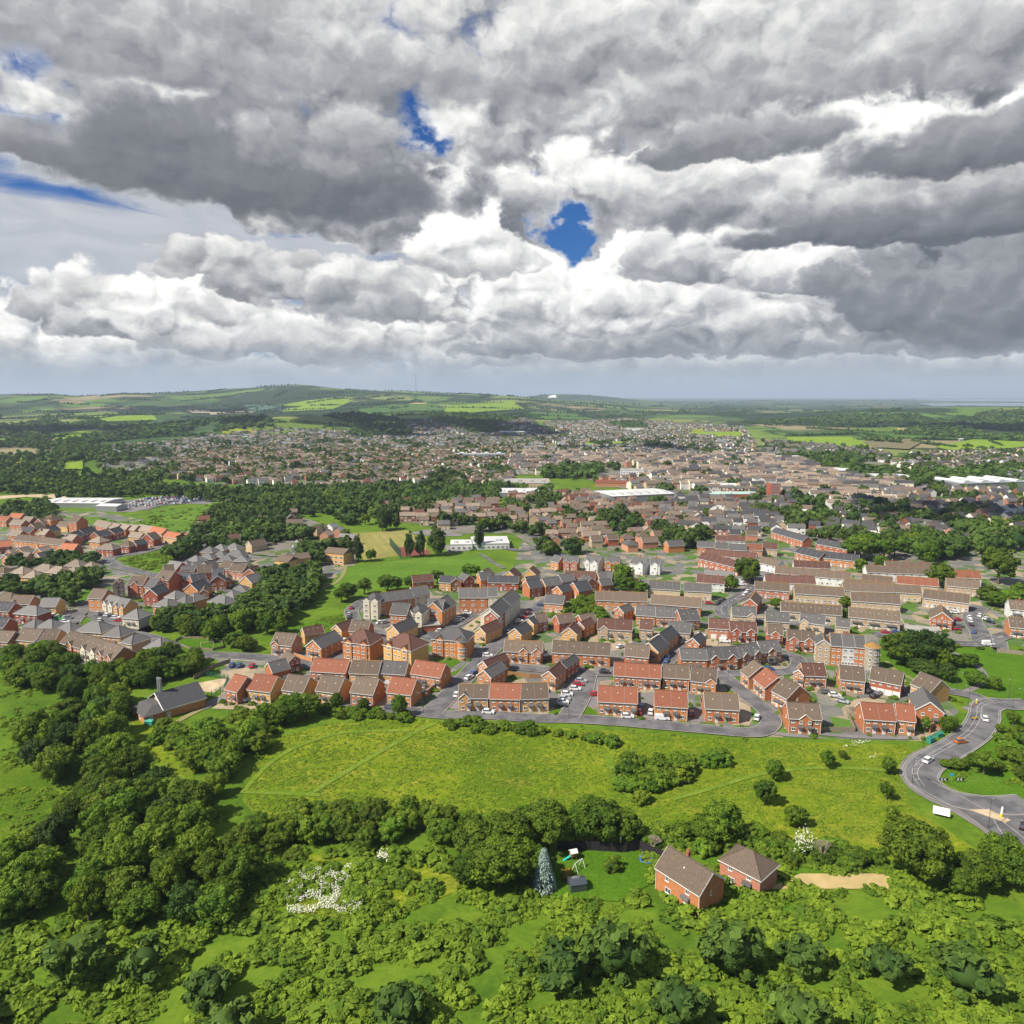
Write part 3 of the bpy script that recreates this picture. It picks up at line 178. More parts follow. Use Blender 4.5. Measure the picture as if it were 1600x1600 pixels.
TREES = [('standing alone in the meadow',[(73.8,193.1,6.0,3.2),(67.1,180.8,6.5,3.4),(91.7,200.2,5.0,2.6),(98.6,205.2,2.6,1.5),(107.6,196.5,5.0,2.8),(100.3,182.7,5.0,2.2),(96.8,173.0,4.0,2.0),(71.4,170.8,5.0,3.4),(74.2,193.3,5.5,2.6)]),('before the row facing the meadow',[(-60.0,238.6,6.5,2.6),(-50.9,239.1,4.5,2.2),(-37.8,234.0,8.0,2.8),(-3.9,240.7,6.0,2.6),(133.2,223.2,5.0,1.7),(140.0,223.2,5.0,3.0),(143.1,225.8,4.0,2.2),(-73.9,230.7,9.0,6.5),(-69.1,234.0,8.0,6.0),(-75.8,227.4,8.0,5.0)]),('along the lower edge of the park',[(-80.5,389.5,9.0,5.0),(-68.6,394.0,10.0,6.5),(-63.6,397.0,8.0,4.0),(-56.2,401.7,8.0,5.0),(-43.1,412.9,8.0,5.0),(-87.3,379.5,9.0,6.0),(-89.5,373.9,8.0,5.0),(-24.4,424.8,9.0,6.5)]),('of tall park trees by the sports court',[(-103.3,578.2,14.0,7.0),(-101.1,583.9,14.0,7.0),(-68.5,481.7,15.0,4.0),(-61.5,483.7,15.0,4.6),(-50.5,489.7,17.0,8.5),(-100.0,468.3,14.0,4.0),(-92.0,470.2,8.0,4.0),(-23.5,508.8,14.0,5.0),(-23.3,572.6,12.0,6.0),(-122.8,607.7,10.0,5.0),(-125.8,546.3,8.0,5.0),(-93.8,589.7,6.0,4.0)]),('in the dark clump by the round tower',[(157.8,283.8,13.0,9.0),(162.3,281.4,15.0,10.0),(170.3,285.4,13.0,9.0),(168.1,277.5,9.0,6.0),(158.3,272.9,6.0,5.0),(158.6,268.5,6.0,5.0),(164.5,264.9,7.0,3.6),(157.1,290.4,9.0,6.0)]),('beside the tarmac path over the right-hand green',[(176.3,280.6,5.0,4.0),(182.5,281.4,5.0,4.6),(172.4,260.0,6.0,4.6),(177.7,257.3,5.0,3.0)]),('of shrubs and trees on the roundabout island',[(134.7,195.9,9.0,7.0),(134.9,200.8,5.0,6.0),(129.3,199.2,4.0,6.0),(126.4,200.0,3.0,5.0),(164.1,227.4,7.0,5.0),(158.8,218.2,6.0,6.0),(152.4,215.3,4.0,5.0),(158.4,214.3,5.0,6.0),(146.2,205.2,5.0,6.0),(148.0,203.4,5.0,7.0),(148.6,200.0,7.0,6.0),(139.6,198.3,4.0,5.0),(151.0,210.6,4.0,6.0),(143.8,193.5,5.0,6.0),(156.5,222.2,4.0,4.0)]),('at the bottom corner near the fenced utility yard',[(90.2,150.4,13.0,8.2),(92.7,149.0,9.0,6.0),(109.8,149.9,10.0,6.5),(110.9,147.5,8.0,5.0),(101.6,146.9,8.0,5.6),(97.0,144.4,6.0,4.0)]),('in the thick clump above the back gardens',[(8.5,162.2,11.0,8.0),(4.7,163.8,9.0,6.0),(20.3,164.8,10.0,7.5),(27.2,164.0,8.0,5.5),(15.5,163.3,9.0,5.5),(-1.5,156.6,11.0,7.5),(-8.1,155.4,10.0,7.0),(-2.8,147.5,11.0,8.0),(2.9,149.7,9.0,6.0),(-9.2,147.5,8.0,5.0),(51.3,164.0,10.0,6.0),(48.0,163.3,7.0,5.0)]),('in the gardens of the postwar terraces',[(135.9,409.6,12.0,6.0),(121.0,395.5,8.0,5.0),(133.4,359.5,6.0,4.0),(62.5,389.5,10.0,7.0),(69.3,383.7,9.0,5.2),(64.7,416.2,11.0,7.0),(60.8,406.4,9.0,6.0),(240.7,402.1,14.0,8.0),(279.2,411.4,22.0,12.0),(261.8,453.4,16.0,9.0),(249.0,365.2,8.0,8.0),(251.9,376.4,8.0,7.0),(256.4,365.2,9.0,8.0),(259.8,411.4,6.0,3.0),(212.7,437.5,9.0,5.0),(229.1,446.9,9.0,6.0),(170.9,365.2,5.0,4.0),(170.2,363.3,6.0,3.5),(160.5,342.6,6.0,3.6),(250.5,412.9,8.0,6.0),(259.3,409.6,7.0,5.0),(267.7,376.4,9.0,7.0),(135.8,415.1,15.0,8.0),(120.4,395.3,9.0,5.0),(229.0,474.0,17.0,12.0),(244.8,474.0,15.0,10.0),(249.7,500.4,14.0,9.0),(257.6,485.0,12.0,9.0),(282.7,504.4,15.0,11.0),(280.2,485.0,14.0,8.0),(270.1,496.4,12.0,8.0),(284.5,481.2,12.0,6.0),(231.0,472.1,17.0,11.0),(231.3,483.7,16.0,9.0)])]
WOODS = [([(-210.4,289.3),(-187.6,290.8),(-163.6,271.7),(-146.4,267.2),(-128.9,235.4),(-138.1,230.4),(-174.3,257.3),(-189.7,259.1)],8.2,8,5,'tree','in the wood below the left estate'),([(-156.6,229.4),(-141.0,231.9),(-129.3,231.9),(-113.6,203.6),(-87.5,178.9),(-79.4,168.0),(-91.3,160.2),(-122.7,184.3),(-148.9,199.8),(-162.9,220.2)],9,8.5,5.6,'tree','in the wood beside the grassy clearing'),([(-118.1,179.6),(-85.4,178.0),(-67.3,165.4),(-56.1,144.4),(-55.4,136.5),(-104.2,134.7),(-119.2,156.6),(-107.3,159.0)],8.6,8,5.5,'tree','in the wood at the near corner'),([(-137.2,251.5),(-147.7,278.5),(-146.4,293.0),(-129.9,285.6),(-118.0,278.5),(-118.2,269.8),(-134.2,267.2)],7.5,8,4.8,'tree','in the thicket behind the metal flue'),([(-148.2,296.9),(-126.0,298.4),(-118.4,276.4),(-140.4,275.1)],8,7,4.8,'tree','between the flue and play area'),([(-90.7,194.4),(-95.7,220.2),(-84.6,229.4),(-78.0,235.4),(-68.8,233.4),(-75.4,220.2),(-76.7,203.6),(-74.9,185.9),(-78.2,178.9)],7,6.5,4.5,'tree','in the belt left of the meadow'),([(-64.3,170.2),(-60.6,173.6),(-49.7,175.9),(-33.3,177.1),(-13.0,172.2),(-1.6,168.0),(-3.1,163.3),(-30.6,161.5),(-60.4,159.0)],5.6,5.6,3.9,'tree','along the near hedge of the meadow'),([(-105.6,126.1),(-61.4,126.1),(-43.7,117.0),(-6.9,117.0),(22.6,129.4),(62.8,129.4),(103.2,126.1),(89.0,106.5),(-91.2,106.5)],15,8,5,'tree','in the near rough ground'),([(-136.2,351.9),(-134.4,368.9),(-143.2,407.8),(-144.1,427.5),(-125.6,430.4),(-115.5,427.5),(-104.9,407.8),(-104.5,380.3),(-103.7,342.1),(-104.5,322.2),(-115.3,317.1),(-132.3,329.2),(-134.9,342.1)],8.6,9,6,'tree','in the big wood above the estate road'),([(-173.1,332.8),(-171.2,347.9),(-163.9,358.1),(-150.5,351.9),(-137.2,342.1),(-128.5,322.2),(-126.9,312.2),(-107.3,295.4),(-121.1,299.8),(-138.8,315.5),(-150.3,317.1),(-161.0,323.9)],8,7,4.8,'tree','in the wood below the hipped roofs'),([(-318.1,455.6),(-317.9,464.6),(-298.4,462.3),(-288.5,471.6),(-272.7,471.6),(-254.8,457.8),(-254.1,442.7),(-270.1,449.0),(-274.5,436.5),(-293.8,446.9),(-304.5,440.6)],9,8,5,'tree','in the belt behind the tan roofs'),([(-282.4,394.0),(-290.3,409.6),(-280.5,411.4),(-257.8,404.3),(-257.3,418.8),(-243.9,428.5),(-230.0,411.4),(-234.2,402.5),(-240.7,390.7),(-228.8,374.9),(-225.2,364.5),(-244.0,374.9),(-263.8,382.6),(-276.7,385.8)],8,8,5,'tree','in the wood above the small roundabout'),([(-223.4,469.2),(-232.6,515.4),(-228.5,524.0),(-216.3,499.1),(-212.4,472.8),(-212.6,455.6)],9,10,6,'tree','beside the supermarket road'),([(-141.7,476.4),(-146.0,503.1),(-137.4,499.1),(-128.5,483.7),(-121.9,452.3),(-133.2,465.8)],9,9,6,'tree','in the clump by the yellow flats')]
BUSHES = [([(-22.8,224.7),(-8.2,222.0),(10.1,219.3),(34.5,212.4),(32.1,216.7),(10.4,224.7),(-23.5,231.4)],3.6,2.6,2.4,'along the hedge behind the meadow street'),([(-65.0,235.4),(-51.4,232.4),(-34.0,230.4),(-34.7,235.4),(-66.3,240.5)],3.4,2.6,2.4,'along the hedge in front of the brick row'),([(32.6,203.6),(71.1,206.7),(68.9,202.8),(51.9,199.1),(43.5,185.9),(33.6,178.9),(29.1,187.5)],4.4,4.0,3.2,'in the thicket in the middle of the meadow'),([(31.5,166.7),(63.4,167.5),(86.7,160.2),(82.3,152.6),(56.1,154.9),(39.8,161.5),(30.2,159.0)],4.8,3.4,3.2,'in the scrub behind the near gardens'),([(-116.4,229.4),(-95.7,220.2),(-89.4,199.8),(-96.6,203.6),(-111.9,215.8)],4.4,3,2.8,'in the scrub on the clearing'),([(-60.0,157.8),(-30.3,159.7),(-11.9,156.6),(-13.9,144.4),(-31.6,136.5),(-51.3,144.4)],11,2.2,2.4,'in the scrub in front of the long hedge line'),([(25.3,358.2),(33.2,373.9),(45.3,388.1),(42.7,358.2),(44.9,341.5),(38.6,353.3),(27.6,350.9)],4,3.5,3,'on the bank beside the brick terraces'),([(14.8,349.7),(24.6,347.3),(24.4,344.9),(14.7,347.3)],3,1.6,1.6,'along the green below the brick houses'),([(167.0,315.9),(176.8,319.9),(172.6,312.0),(165.1,311.1)],3.4,2.5,2.4,'beside the green by the round tower'),([(192.7,307.3),(217.1,299.0),(214.7,295.5),(189.9,302.6)],3.2,1.6,1.8,'along the hedge above the right-hand green')]
ROADS = [([(-44.4,241.6),(-35.1,238.4),(-21.7,235.4),(-8.7,235.4),(6.4,232.9),(18.8,232.4),(34.0,230.4),(48.3,227.5),(62.3,224.7),(74.0,222.4),(79.9,222.9),(85.2,228.5),(87.1,235.4),(86.5,242.6),(84.8,251.5),(82.9,262.2),(81.1,271.1),(80.1,276.4)],6.2),([(-27.5,236.8),(-20.4,260.0),(-11.4,292.1),(-4.5,312.0),(3.3,334.7),(10.8,358.2),(18.9,376.7),(25.8,389.5)],7.5),([(-9.8,280.6),(-0.6,280.3),(8.5,278.2),(19.6,274.4),(25.2,273.7),(39.7,272.9)],6),([(18.8,233.4),(22.0,242.1),(25.7,254.6),(28.6,268.5),(29.8,274.4)],7),([(79.9,273.7),(88.1,272.9),(97.3,273.7),(108.0,275.2),(112.9,279.0),(116.5,285.4),(116.6,292.1),(113.7,293.8)],6),([(55.3,268.5),(61.8,283.8),(68.1,293.8),(72.7,300.8),(77.0,306.3)],6),([(-130.0,293.8),(-122.6,293.4),(-110.1,292.1),(-95.8,288.4),(-83.9,283.8),(-76.1,280.6),(-71.1,293.8),(-73.2,308.2)],6.5),([(-73.2,326.1),(-76.1,341.5),(-80.8,358.2),(-79.1,371.2),(-76.9,379.5)],6.5),([(-73.2,326.1),(-62.2,324.0),(-55.0,312.0),(-54.9,300.8)],6),([(-62.4,332.5),(-57.7,336.9)],6),([(-39.3,315.9),(-32.1,328.2),(-25.0,341.5),(-19.5,354.5)],9),([(181.2,243.9),(174.2,243.9),(169.5,244.5),(163.7,240.9),(158.2,232.9),(148.7,222.2),(137.8,213.4),(127.3,206.0),(120.8,200.8),(116.8,195.9),(115.2,190.4),(116.2,185.9),(119.2,182.3),(124.0,180.2),(129.6,179.5),(137.0,180.2)],9),([(114.5,190.5),(117.0,184.5),(119.8,177.1),(121.1,170.3),(121.6,160.0),(121.2,154.9)],6.5),([(128.4,176.4),(125.5,168.2),(124.1,161.3)],8),([(159.0,256.0),(162.6,254.0),(166.3,250.8),(166.1,243.9)],6),([(163.8,319.9),(176.2,318.9),(186.6,312.0),(195.1,308.2),(204.5,308.2),(217.1,315.9),(239.2,329.3)],7),([(205.8,309.1),(213.8,324.0),(221.3,341.5),(231.6,355.8),(240.9,365.9)],8),([(214.6,312.0),(207.9,300.8),(206.1,300.8)],6),([(158.7,441.0),(148.0,430.0),(138.8,409.6),(127.2,391.0),(116.6,376.7),(108.3,365.9),(104.7,355.8),(104.8,346.1),(110.7,342.6),(120.0,341.5),(132.2,336.9),(145.0,334.7)],6.5),([(-226.6,316.0),(-222.1,322.2),(-220.0,331.6),(-213.3,331.6),(-213.9,342.7),(-215.4,351.9),(-218.7,367.4)],7),([(-210.4,326.8),(-204.8,326.8),(-208.5,336.4),(-211.6,345.3),(-210.7,351.9),(-201.7,347.9),(-192.8,341.5),(-188.0,334.0),(-186.5,325.6),(-191.8,323.3),(-197.9,324.5),(-205.6,331.6),(-208.5,336.4)],6.5),([(-175.0,322.5),(-167.8,319.6),(-159.3,314.6),(-150.2,306.9),(-143.3,301.6)],6),([(-308.4,508.8),(-292.6,491.5),(-280.0,481.7)],7),([(-254.1,531.0),(-251.1,508.8),(-257.1,491.5),(-266.4,485.0),(-265.1,472.3),(-250.2,454.5),(-237.3,446.0),(-221.1,435.3),(-209.8,430.0),(-200.2,420.0)],7),([(-157.6,561.2),(-157.5,528.4),(-154.8,499.1),(-145.9,469.2)],8),([(-190.1,424.6),(-181.1,413.3),(-171.1,402.5),(-151.1,392.3)],5),([(-21.9,492.6),(-11.6,464.6),(-4.8,448.6)],3),([(-9.3,522.2),(1.8,504.4),(12.6,508.8),(21.3,522.2),(22.1,541.3),(13.9,561.8),(8.4,595.5)],7),([(-20.3,640.2),(-14.3,676.3),(-4.9,700.0)],7),([(-347.1,686.0),(-346.5,716.7),(-332.5,727.5),(-312.9,750.1),(-282.1,756.0)],7),([(385.9,769.5),(416.0,783.6),(450.1,813.2),(508.2,867.8),(566.8,930.1),(624.9,986.6)],12)]
PATHS = [([(183.6,298.2),(186.5,293.8),(186.7,285.4),(184.8,275.9),(180.9,268.5),(174.6,261.4),(167.3,256.6),(163.0,254.6)],2.5,'tarmac'),([(152.5,287.0),(151.1,277.5),(152.4,269.2),(154.4,262.8),(157.4,258.7)],1.6,'track'),([(157.0,242.1),(158.5,237.4),(154.6,231.8),(146.6,224.3),(137.4,217.2),(128.7,211.5),(121.4,206.9),(116.0,201.7),(112.1,195.1),(111.2,188.1),(113.4,181.6)],3.2,'tarmac'),([(111.2,192.4),(111.6,185.3),(114.4,179.9),(117.0,173.3),(118.4,167.5),(119.1,158.7)],2.6,'tarmac'),([(-73.5,185.9),(-71.4,201.7),(-65.4,213.7),(-53.5,222.4),(-33.1,223.8)],1.6,'grass_track'),([(-55.6,184.3),(-45.1,201.7),(-32.6,220.2),(-25.4,229.4)],1.8,'grass_track'),([(-73.4,186.5),(-64.4,185.9),(-52.0,184.9)],1.6,'grass_track'),([(28.9,207.5),(29.7,192.6),(32.0,184.3),(34.3,182.7)],2,'grass_track'),([(42.9,182.7),(56.6,189.2),(73.5,196.9),(91.2,199.8),(110.7,198.0)],1.6,'grass_track'),([(-130.3,232.6),(-120.6,224.7),(-116.0,218.0),(-114.0,211.6),(-105.9,203.2),(-90.9,192.3)],1.3,'grass_track'),([(-112.5,224.7),(-110.1,233.4),(-106.8,241.0),(-103.3,249.2)],2.2,'track'),([(-107.5,241.0),(-103.3,250.9)],4.5,'tarmac'),([(-103.4,242.6),(-88.6,241.0)],4,'gravel'),([(-102.3,242.1),(-87.9,240.9)],3,'gravel'),([(-107.4,464.6),(-103.0,441.0),(-101.7,416.2),(-106.7,400.1)],2,'track'),([(98.0,221.7),(111.1,219.2),(128.2,218.7)],2.4,'tarmac'),([(81.7,222.7),(88.7,220.4),(97.3,219.2)],2.4,'tarmac')]
PATCHES = [([(-101.4,242.6),(-34.9,237.4),(-21.5,232.9),(33.7,228.0),(73.3,220.2),(84.2,219.3),(128.4,216.7),(139.1,224.7),(153.1,238.4),(155.4,249.2),(151.0,278.5),(166.8,313.3),(174.8,322.2),(211.1,306.5),(231.0,303.3),(347.4,464.6),(357.8,578.2),(10.2,578.2),(0.0,446.9),(-62.5,387.4),(-79.5,368.9),(-71.9,304.9),(-121.0,289.3),(-111.5,268.5)],'yards','estate_yards',0.02),([(-220.9,289.3),(-183.2,287.8),(-156.2,271.7),(-149.2,275.1),(-144.6,289.3),(-170.2,313.3),(-177.4,351.9),(-138.9,387.4),(-153.0,464.6),(-224.7,564.5),(-381.1,676.3),(-538.8,695.9)],'yards','estate_yards',0.02),([(-188.8,422.6),(-138.3,430.4),(-105.7,422.6),(-99.3,464.6),(-132.9,578.2),(-181.5,623.5),(-186.8,526.9),(-193.5,483.7)],'yards','estate_yards',0.03),([(-114.9,275.1),(-102.5,281.3),(-98.3,269.1),(-107.4,267.2)],'gravel','gravel_car_park',0.05),([(-118.9,263.4),(-109.6,269.1),(-107.4,263.4),(-108.8,254.4),(-113.0,256.1)],'sand','sand_yard',0.05),([(-24.0,327.2),(-15.1,353.3),(-11.9,353.3),(-18.0,326.1)],'gravel','gravel_court',0.06),([(40.1,311.1),(53.6,312.0),(48.1,300.8),(42.3,299.0)],'gravel','gravel_court',0.06),([(86.5,314.9),(91.7,314.0),(88.7,305.4),(82.8,304.5)],'gravel','gravel_court',0.06),([(122.5,248.9),(128.3,250.1),(133.0,248.2),(131.4,245.1),(113.9,240.9)],'gravel','gravel_court',0.06),([(239.9,373.9),(246.8,375.3),(236.6,355.8),(226.4,350.9)],'gravel','gravel_court',0.06),([(-210.6,344.0),(-207.7,344.7),(-202.7,342.7),(-197.4,338.3),(-193.5,332.8),(-191.3,328.0),(-196.6,328.6),(-202.8,330.4),(-206.8,336.4)],'lawn','roundabout_green',0.07),([(-102.7,324.0),(-97.4,336.9),(-84.7,353.3),(-79.6,336.9),(-78.0,332.5),(-80.7,315.9),(-94.0,319.9),(-93.1,312.0),(-99.3,315.9)],'lawn','green_bank',0.05),([(24.5,346.1),(31.3,352.1),(40.4,350.9),(42.9,341.5),(40.7,334.7),(30.5,334.7),(24.2,341.5)],'lawn','green_bank',0.05),([(162.8,314.0),(167.6,315.9),(185.7,308.2),(192.3,304.5),(217.1,293.8),(183.5,245.7),(177.1,248.2),(167.8,254.0),(160.9,257.3),(157.1,260.0),(150.9,268.5),(148.1,280.6)],'lawn','right_green',0.05),([(169.1,241.5),(179.7,240.3),(140.2,183.7),(130.6,184.4),(124.1,186.6),(120.9,191.9),(122.1,198.3),(128.1,205.2),(141.0,214.3),(153.1,224.3),(163.4,235.1)],'lawn','roundabout_island',0.05),([(-35.9,285.4),(-28.7,289.5),(-26.0,285.4),(-25.3,277.5),(-32.8,283.8)],'lawn','lawn',0.05),([(-34.4,283.8),(-22.6,289.5),(-21.1,285.4),(-25.7,277.5),(-32.6,283.8)],'lawn','lawn',0.06),([(-24.7,272.9),(-21.6,276.7),(-18.1,284.6),(-16.9,283.8),(-19.8,274.4),(-22.9,271.4)],'lawn','verge',0.06),([(23.9,238.6),(26.1,243.3),(29.1,238.6),(29.2,235.7),(24.4,236.2)],'lawn','verge',0.06),([(12.2,237.4),(14.9,240.9),(19.3,239.7),(18.1,236.8),(12.2,236.2)],'lawn','verge',0.06),([(-21.0,261.4),(-16.3,262.8),(-18.4,239.7),(-24.1,242.1)],'tarmac','parking_bay',0.045),([(23.7,268.5),(33.6,268.5),(30.0,242.1),(14.7,237.4),(16.7,254.6)],'tarmac','car_park',0.045),([(45.8,254.6),(51.9,254.6),(47.5,231.8),(42.1,234.0)],'tarmac','driveway',0.045),([(61.2,242.1),(66.7,242.1),(63.5,229.6),(58.3,230.7)],'tarmac','driveway',0.045),([(80.2,247.0),(82.8,242.1),(80.4,231.8),(77.6,227.4),(74.3,227.4)],'gravel','corner_garden',0.045),([(-226.2,340.2),(-227.1,345.3),(-223.4,351.9),(-218.6,350.6),(-215.5,342.7),(-217.8,334.0)],'tarmac','car_park',0.05),([(-225.8,353.3),(-221.0,356.0),(-220.3,368.9),(-216.2,363.1),(-215.4,351.9),(-214.7,345.3),(-212.5,331.6),(-217.0,331.6)],'concrete','pale_forecourt',0.06),([(-173.7,321.1),(-164.8,318.1),(-149.6,305.6),(-158.3,306.9),(-156.4,302.9)],'concrete','pale_forecourt',0.06),([(-135.5,295.5),(-122.8,293.8),(-104.2,292.1),(-96.2,289.5),(-94.4,283.8),(-108.3,287.0),(-127.4,290.4)],'concrete','pale_forecourt',0.04),([(-127.9,233.4),(-119.2,235.4),(-105.9,224.7),(-94.5,207.5),(-87.8,187.5),(-96.9,191.9),(-115.9,213.7)],'meadow','clearing_grass',0.03),([(-160.1,199.8),(-142.7,201.7),(-123.3,185.9),(-109.6,165.4),(-111.0,157.8),(-129.0,157.8)],'meadow2','clearing_grass',0.03),([(-60.7,159.0),(-30.4,160.2),(-10.5,157.3),(-11.8,146.0),(-26.4,136.5),(-49.7,139.4)],'meadow','clearing_grass',0.03),([(-107.6,395.3),(-103.1,421.1),(-105.9,453.8),(-75.6,472.1),(-22.7,491.8),(-8.0,446.9),(-22.1,443.5),(-32.3,430.4),(-47.6,409.3),(-64.6,400.8),(-85.0,395.3),(-102.1,384.8)],'park','park_field',0.05),([(-128.4,567.2),(-107.9,575.4),(-84.2,581.0),(-76.5,561.8),(-65.4,551.4),(-60.0,504.4),(-74.6,487.7),(-97.4,472.1),(-113.1,531.6),(-125.6,541.3)],'pitch','school_playing_field',0.06),([(-85.6,513.2),(-76.8,515.4),(-58.2,504.4),(-55.9,491.8),(-74.0,483.7)],'redcourt','sports_court',0.12),([(-80.3,567.2),(-72.2,583.9),(-51.6,583.9),(-36.5,572.6),(-39.4,556.6),(-59.1,556.6)],'tarmac','playground',0.1),([(-50.0,522.2),(-32.4,522.2),(-26.9,504.4),(-44.0,495.9)],'tarmac','playground',0.1),([(-145.8,310.6),(-143.5,313.8),(-134.6,313.0),(-126.7,309.0),(-123.8,302.8),(-129.5,300.6),(-138.7,302.8),(-143.7,305.9)],'lawn','play_area_lawn',0.06),([(-147.5,309.0),(-148.4,314.7),(-139.3,315.5),(-127.9,310.3),(-123.7,302.8),(-124.7,298.1),(-133.6,298.1),(-141.7,301.6)],'lawn','play_area_lawn',0.07),([(-306.4,598.2),(-340.0,688.5),(-313.8,695.9),(-300.8,744.3),(-286.1,744.3),(-263.4,681.1),(-276.2,660.1),(-257.7,581.7),(-276.4,566.2)],'park','rough_pasture',0.05),([(-405.2,648.4),(-382.9,648.4),(-358.2,637.2),(-324.4,615.9),(-314.0,660.1),(-271.4,568.2),(-325.3,600.8),(-357.7,610.8)],'park','rough_pasture',0.05),([(-261.3,475.4),(-260.7,491.5),(-247.8,501.7),(-230.2,494.9),(-209.6,440.6),(-216.0,435.3),(-241.7,454.5)],'park','rough_pasture',0.05),([(-238.8,387.4),(-236.0,394.0),(-229.6,400.8),(-223.6,387.4),(-226.4,381.0),(-226.3,373.3)],'lawn','green_bank',0.05),([(-405.4,744.3),(-376.7,780.4),(-320.2,780.4),(-300.5,727.5),(-351.6,727.5),(-351.3,676.3),(-372.1,676.3)],'tarmac','supermarket_car_park',0.05),([(-552.2,786.8),(-529.6,799.8),(-485.6,802.4),(-463.5,768.0),(-475.3,768.0),(-518.8,780.4),(-535.2,762.0)],'sand','bare_earth',0.05),([(83.5,146.5),(85.5,151.7),(65.2,151.7),(56.1,146.5)],'hay','dry_grass_patch',0.06),([(96.4,153.1),(101.3,157.8),(105.6,158.1),(103.3,153.1),(101.6,149.2),(97.4,148.1),(96.2,150.3)],'gravel','utility_yard_gravel',0.05),([(4.4,145.2),(10.9,160.5),(20.8,160.5),(31.1,159.8),(32.6,153.6),(29.9,147.5),(22.4,142.3)],'lawn','back_garden_lawn',0.05),([(45.9,158.3),(64.4,155.4),(71.4,152.6),(62.1,140.4),(52.7,136.5),(41.2,148.6)],'lawn','back_garden_lawn',0.05)]
SHEDS = [(100.1,725.3,166.8,747.8,45,8,'white','big white retail warehouse with a blue sign panel','warehouse'),(-13.6,776.7,28.6,776.7,40,5,'white','long pale flat-roofed shed beside tall poplars','warehouse'),(-12.0,859.4,45.2,859.4,50,5,'tan','low tan superstore with pale roof lights','shop'),(98.5,865.5,152.0,859.4,18,5,'redroof','long low building with red hipped roofs beside the white office','building'),(138.3,936.2,167.9,931.9,20,13,'office','white four-storey office block in the town centre','office block'),(224.0,824.3,270.2,824.3,30,6,'white','white industrial shed with pale blue roof edge','warehouse'),(206.1,757.2,255.3,757.2,22,6,'green','brick works with pale green long roof','factory'),(265.3,747.8,274.5,747.8,14,18,'tower','six-storey brick and grey tower block','tower block'),(504.4,823.6,597.9,845.1,50,9,'grey','grey superstore with humped white roof lights','warehouse'),(450.4,904.2,490.1,897.9,40,8,'white','brick sports hall with wide white roof','hall'),(429.3,1205.4,523.0,1205.4,40,7,'white','white roofed factory behind the town centre','factory'),(427.7,998.7,466.6,998.7,45,6,'white','white flat-roofed depot among trees','depot'),(1058.2,1742.5,1066.1,1742.5,10,6,'white','small white barn in the fields','barn'),(340.0,2237.9,394.8,2217.0,40,9,'office','blue and white school block beyond the town','school'),(-34.7,2001.2,33.6,2001.2,40,9,'white','long pale hospital block below the dark wood','hospital'),(-97.4,1253.9,-11.5,1253.9,30,8,'grey','grey factory roof at the edge of the pink terraces','factory'),(-459.8,704.1,-394.6,701.0,38,4.5,'white','white roofed supermarket with rows of roof lights','supermarket'),(-389.7,681.1,-368.7,678.2,16,5,'white','white canopy building beside the supermarket','petrol station'),(-43.0,504.4,-27.8,505.3,16,4,'school','white flat-roofed school block facing the sports court','school'),(-27.9,506.6,-1.8,508.8,26,4,'school','low white school building with many roof lights','school'),(-121.6,464.6,-107.5,459.1,12,7,'yellow','yellow brick flats at the corner of the park','flats'),(-137.3,502.3,-116.4,504.4,9,4,'yellow','low yellow brick block behind the park-corner flats','flats'),(-145.6,441.1,-136.2,437.1,10,7,'yellow','yellow brick flats with solar panels above the wood','flats'),(-137.4,441.1,-126.0,450.7,10,7,'yellow','yellow brick flats with white balconies above the wood','flats'),(178.6,321.6,192.1,316.9,6,2.4,'garages','row of lock-up garages with white doors','garage block'),(-40.7,323.6,-32.8,325.7,6,2.8,'redshed','flat-roofed red brick store in the courtyard','store')]
LAMPS = [(126.0,211.5),(111.7,191.1),(158.2,241.5),(177.5,249.5),(162.8,256.0),(119.1,169.4),(-30.2,236.8),(19.0,232.3),(58.1,226.4),(-16.1,290.4),(-12.8,275.9),(81.4,264.2),(-30.2,236.8),(-106.1,293.8),(173.2,240.9),(93.5,148.9),(-215.8,347.9),(108.0,283.0),(116.9,285.4),(11.0,354.5)]
PTS = {'billboard': (110.1,174.3),'beacon': (125.2,173.9),'beacon2': (127.1,176.4),'bollard': (163.3,245.1),'person': (159.3,240.9),'barrier': (154.0,231.2),'cabinet': (130.7,215.8),'bins': (135.7,219.7),'chev': (123.3,191.5),'globe': (148.3,199.6),'tank': (97.9,153.1),'tank2': (101.2,153.9),'chimney': (-126.6,242.6),'hallA': (-130.3,234.4),'hallB': (-117.1,231.9),'hallC': (-115.0,233.4),'hallD': (-106.7,242.6),'tent': (-119.3,228.7),'swing': (15.2,153.3),'playhouse': (14.3,157.1),'shed': (14.3,146.9),'trampoline': (31.2,156.2),'pole': (25.7,160.0),'chim': (24.8,147.5),'bush2': (22.9,153.3),'spruce': (7.0,146.9),'deadtree': (72.1,156.2),'deadtree2': (32.9,159.0),'tower': (142.3,278.7),'turretC': (-20.3,289.7),'playswing': (-130.2,301.6),'hedgeA': (-2.5,236.2),'hall2A': (30.6,143.4),'mast': (0,0),'yellowbush': (12.3,150.5),'yard_ne': (106.3,158.1),'yard_gate': (98.4,149.7)}
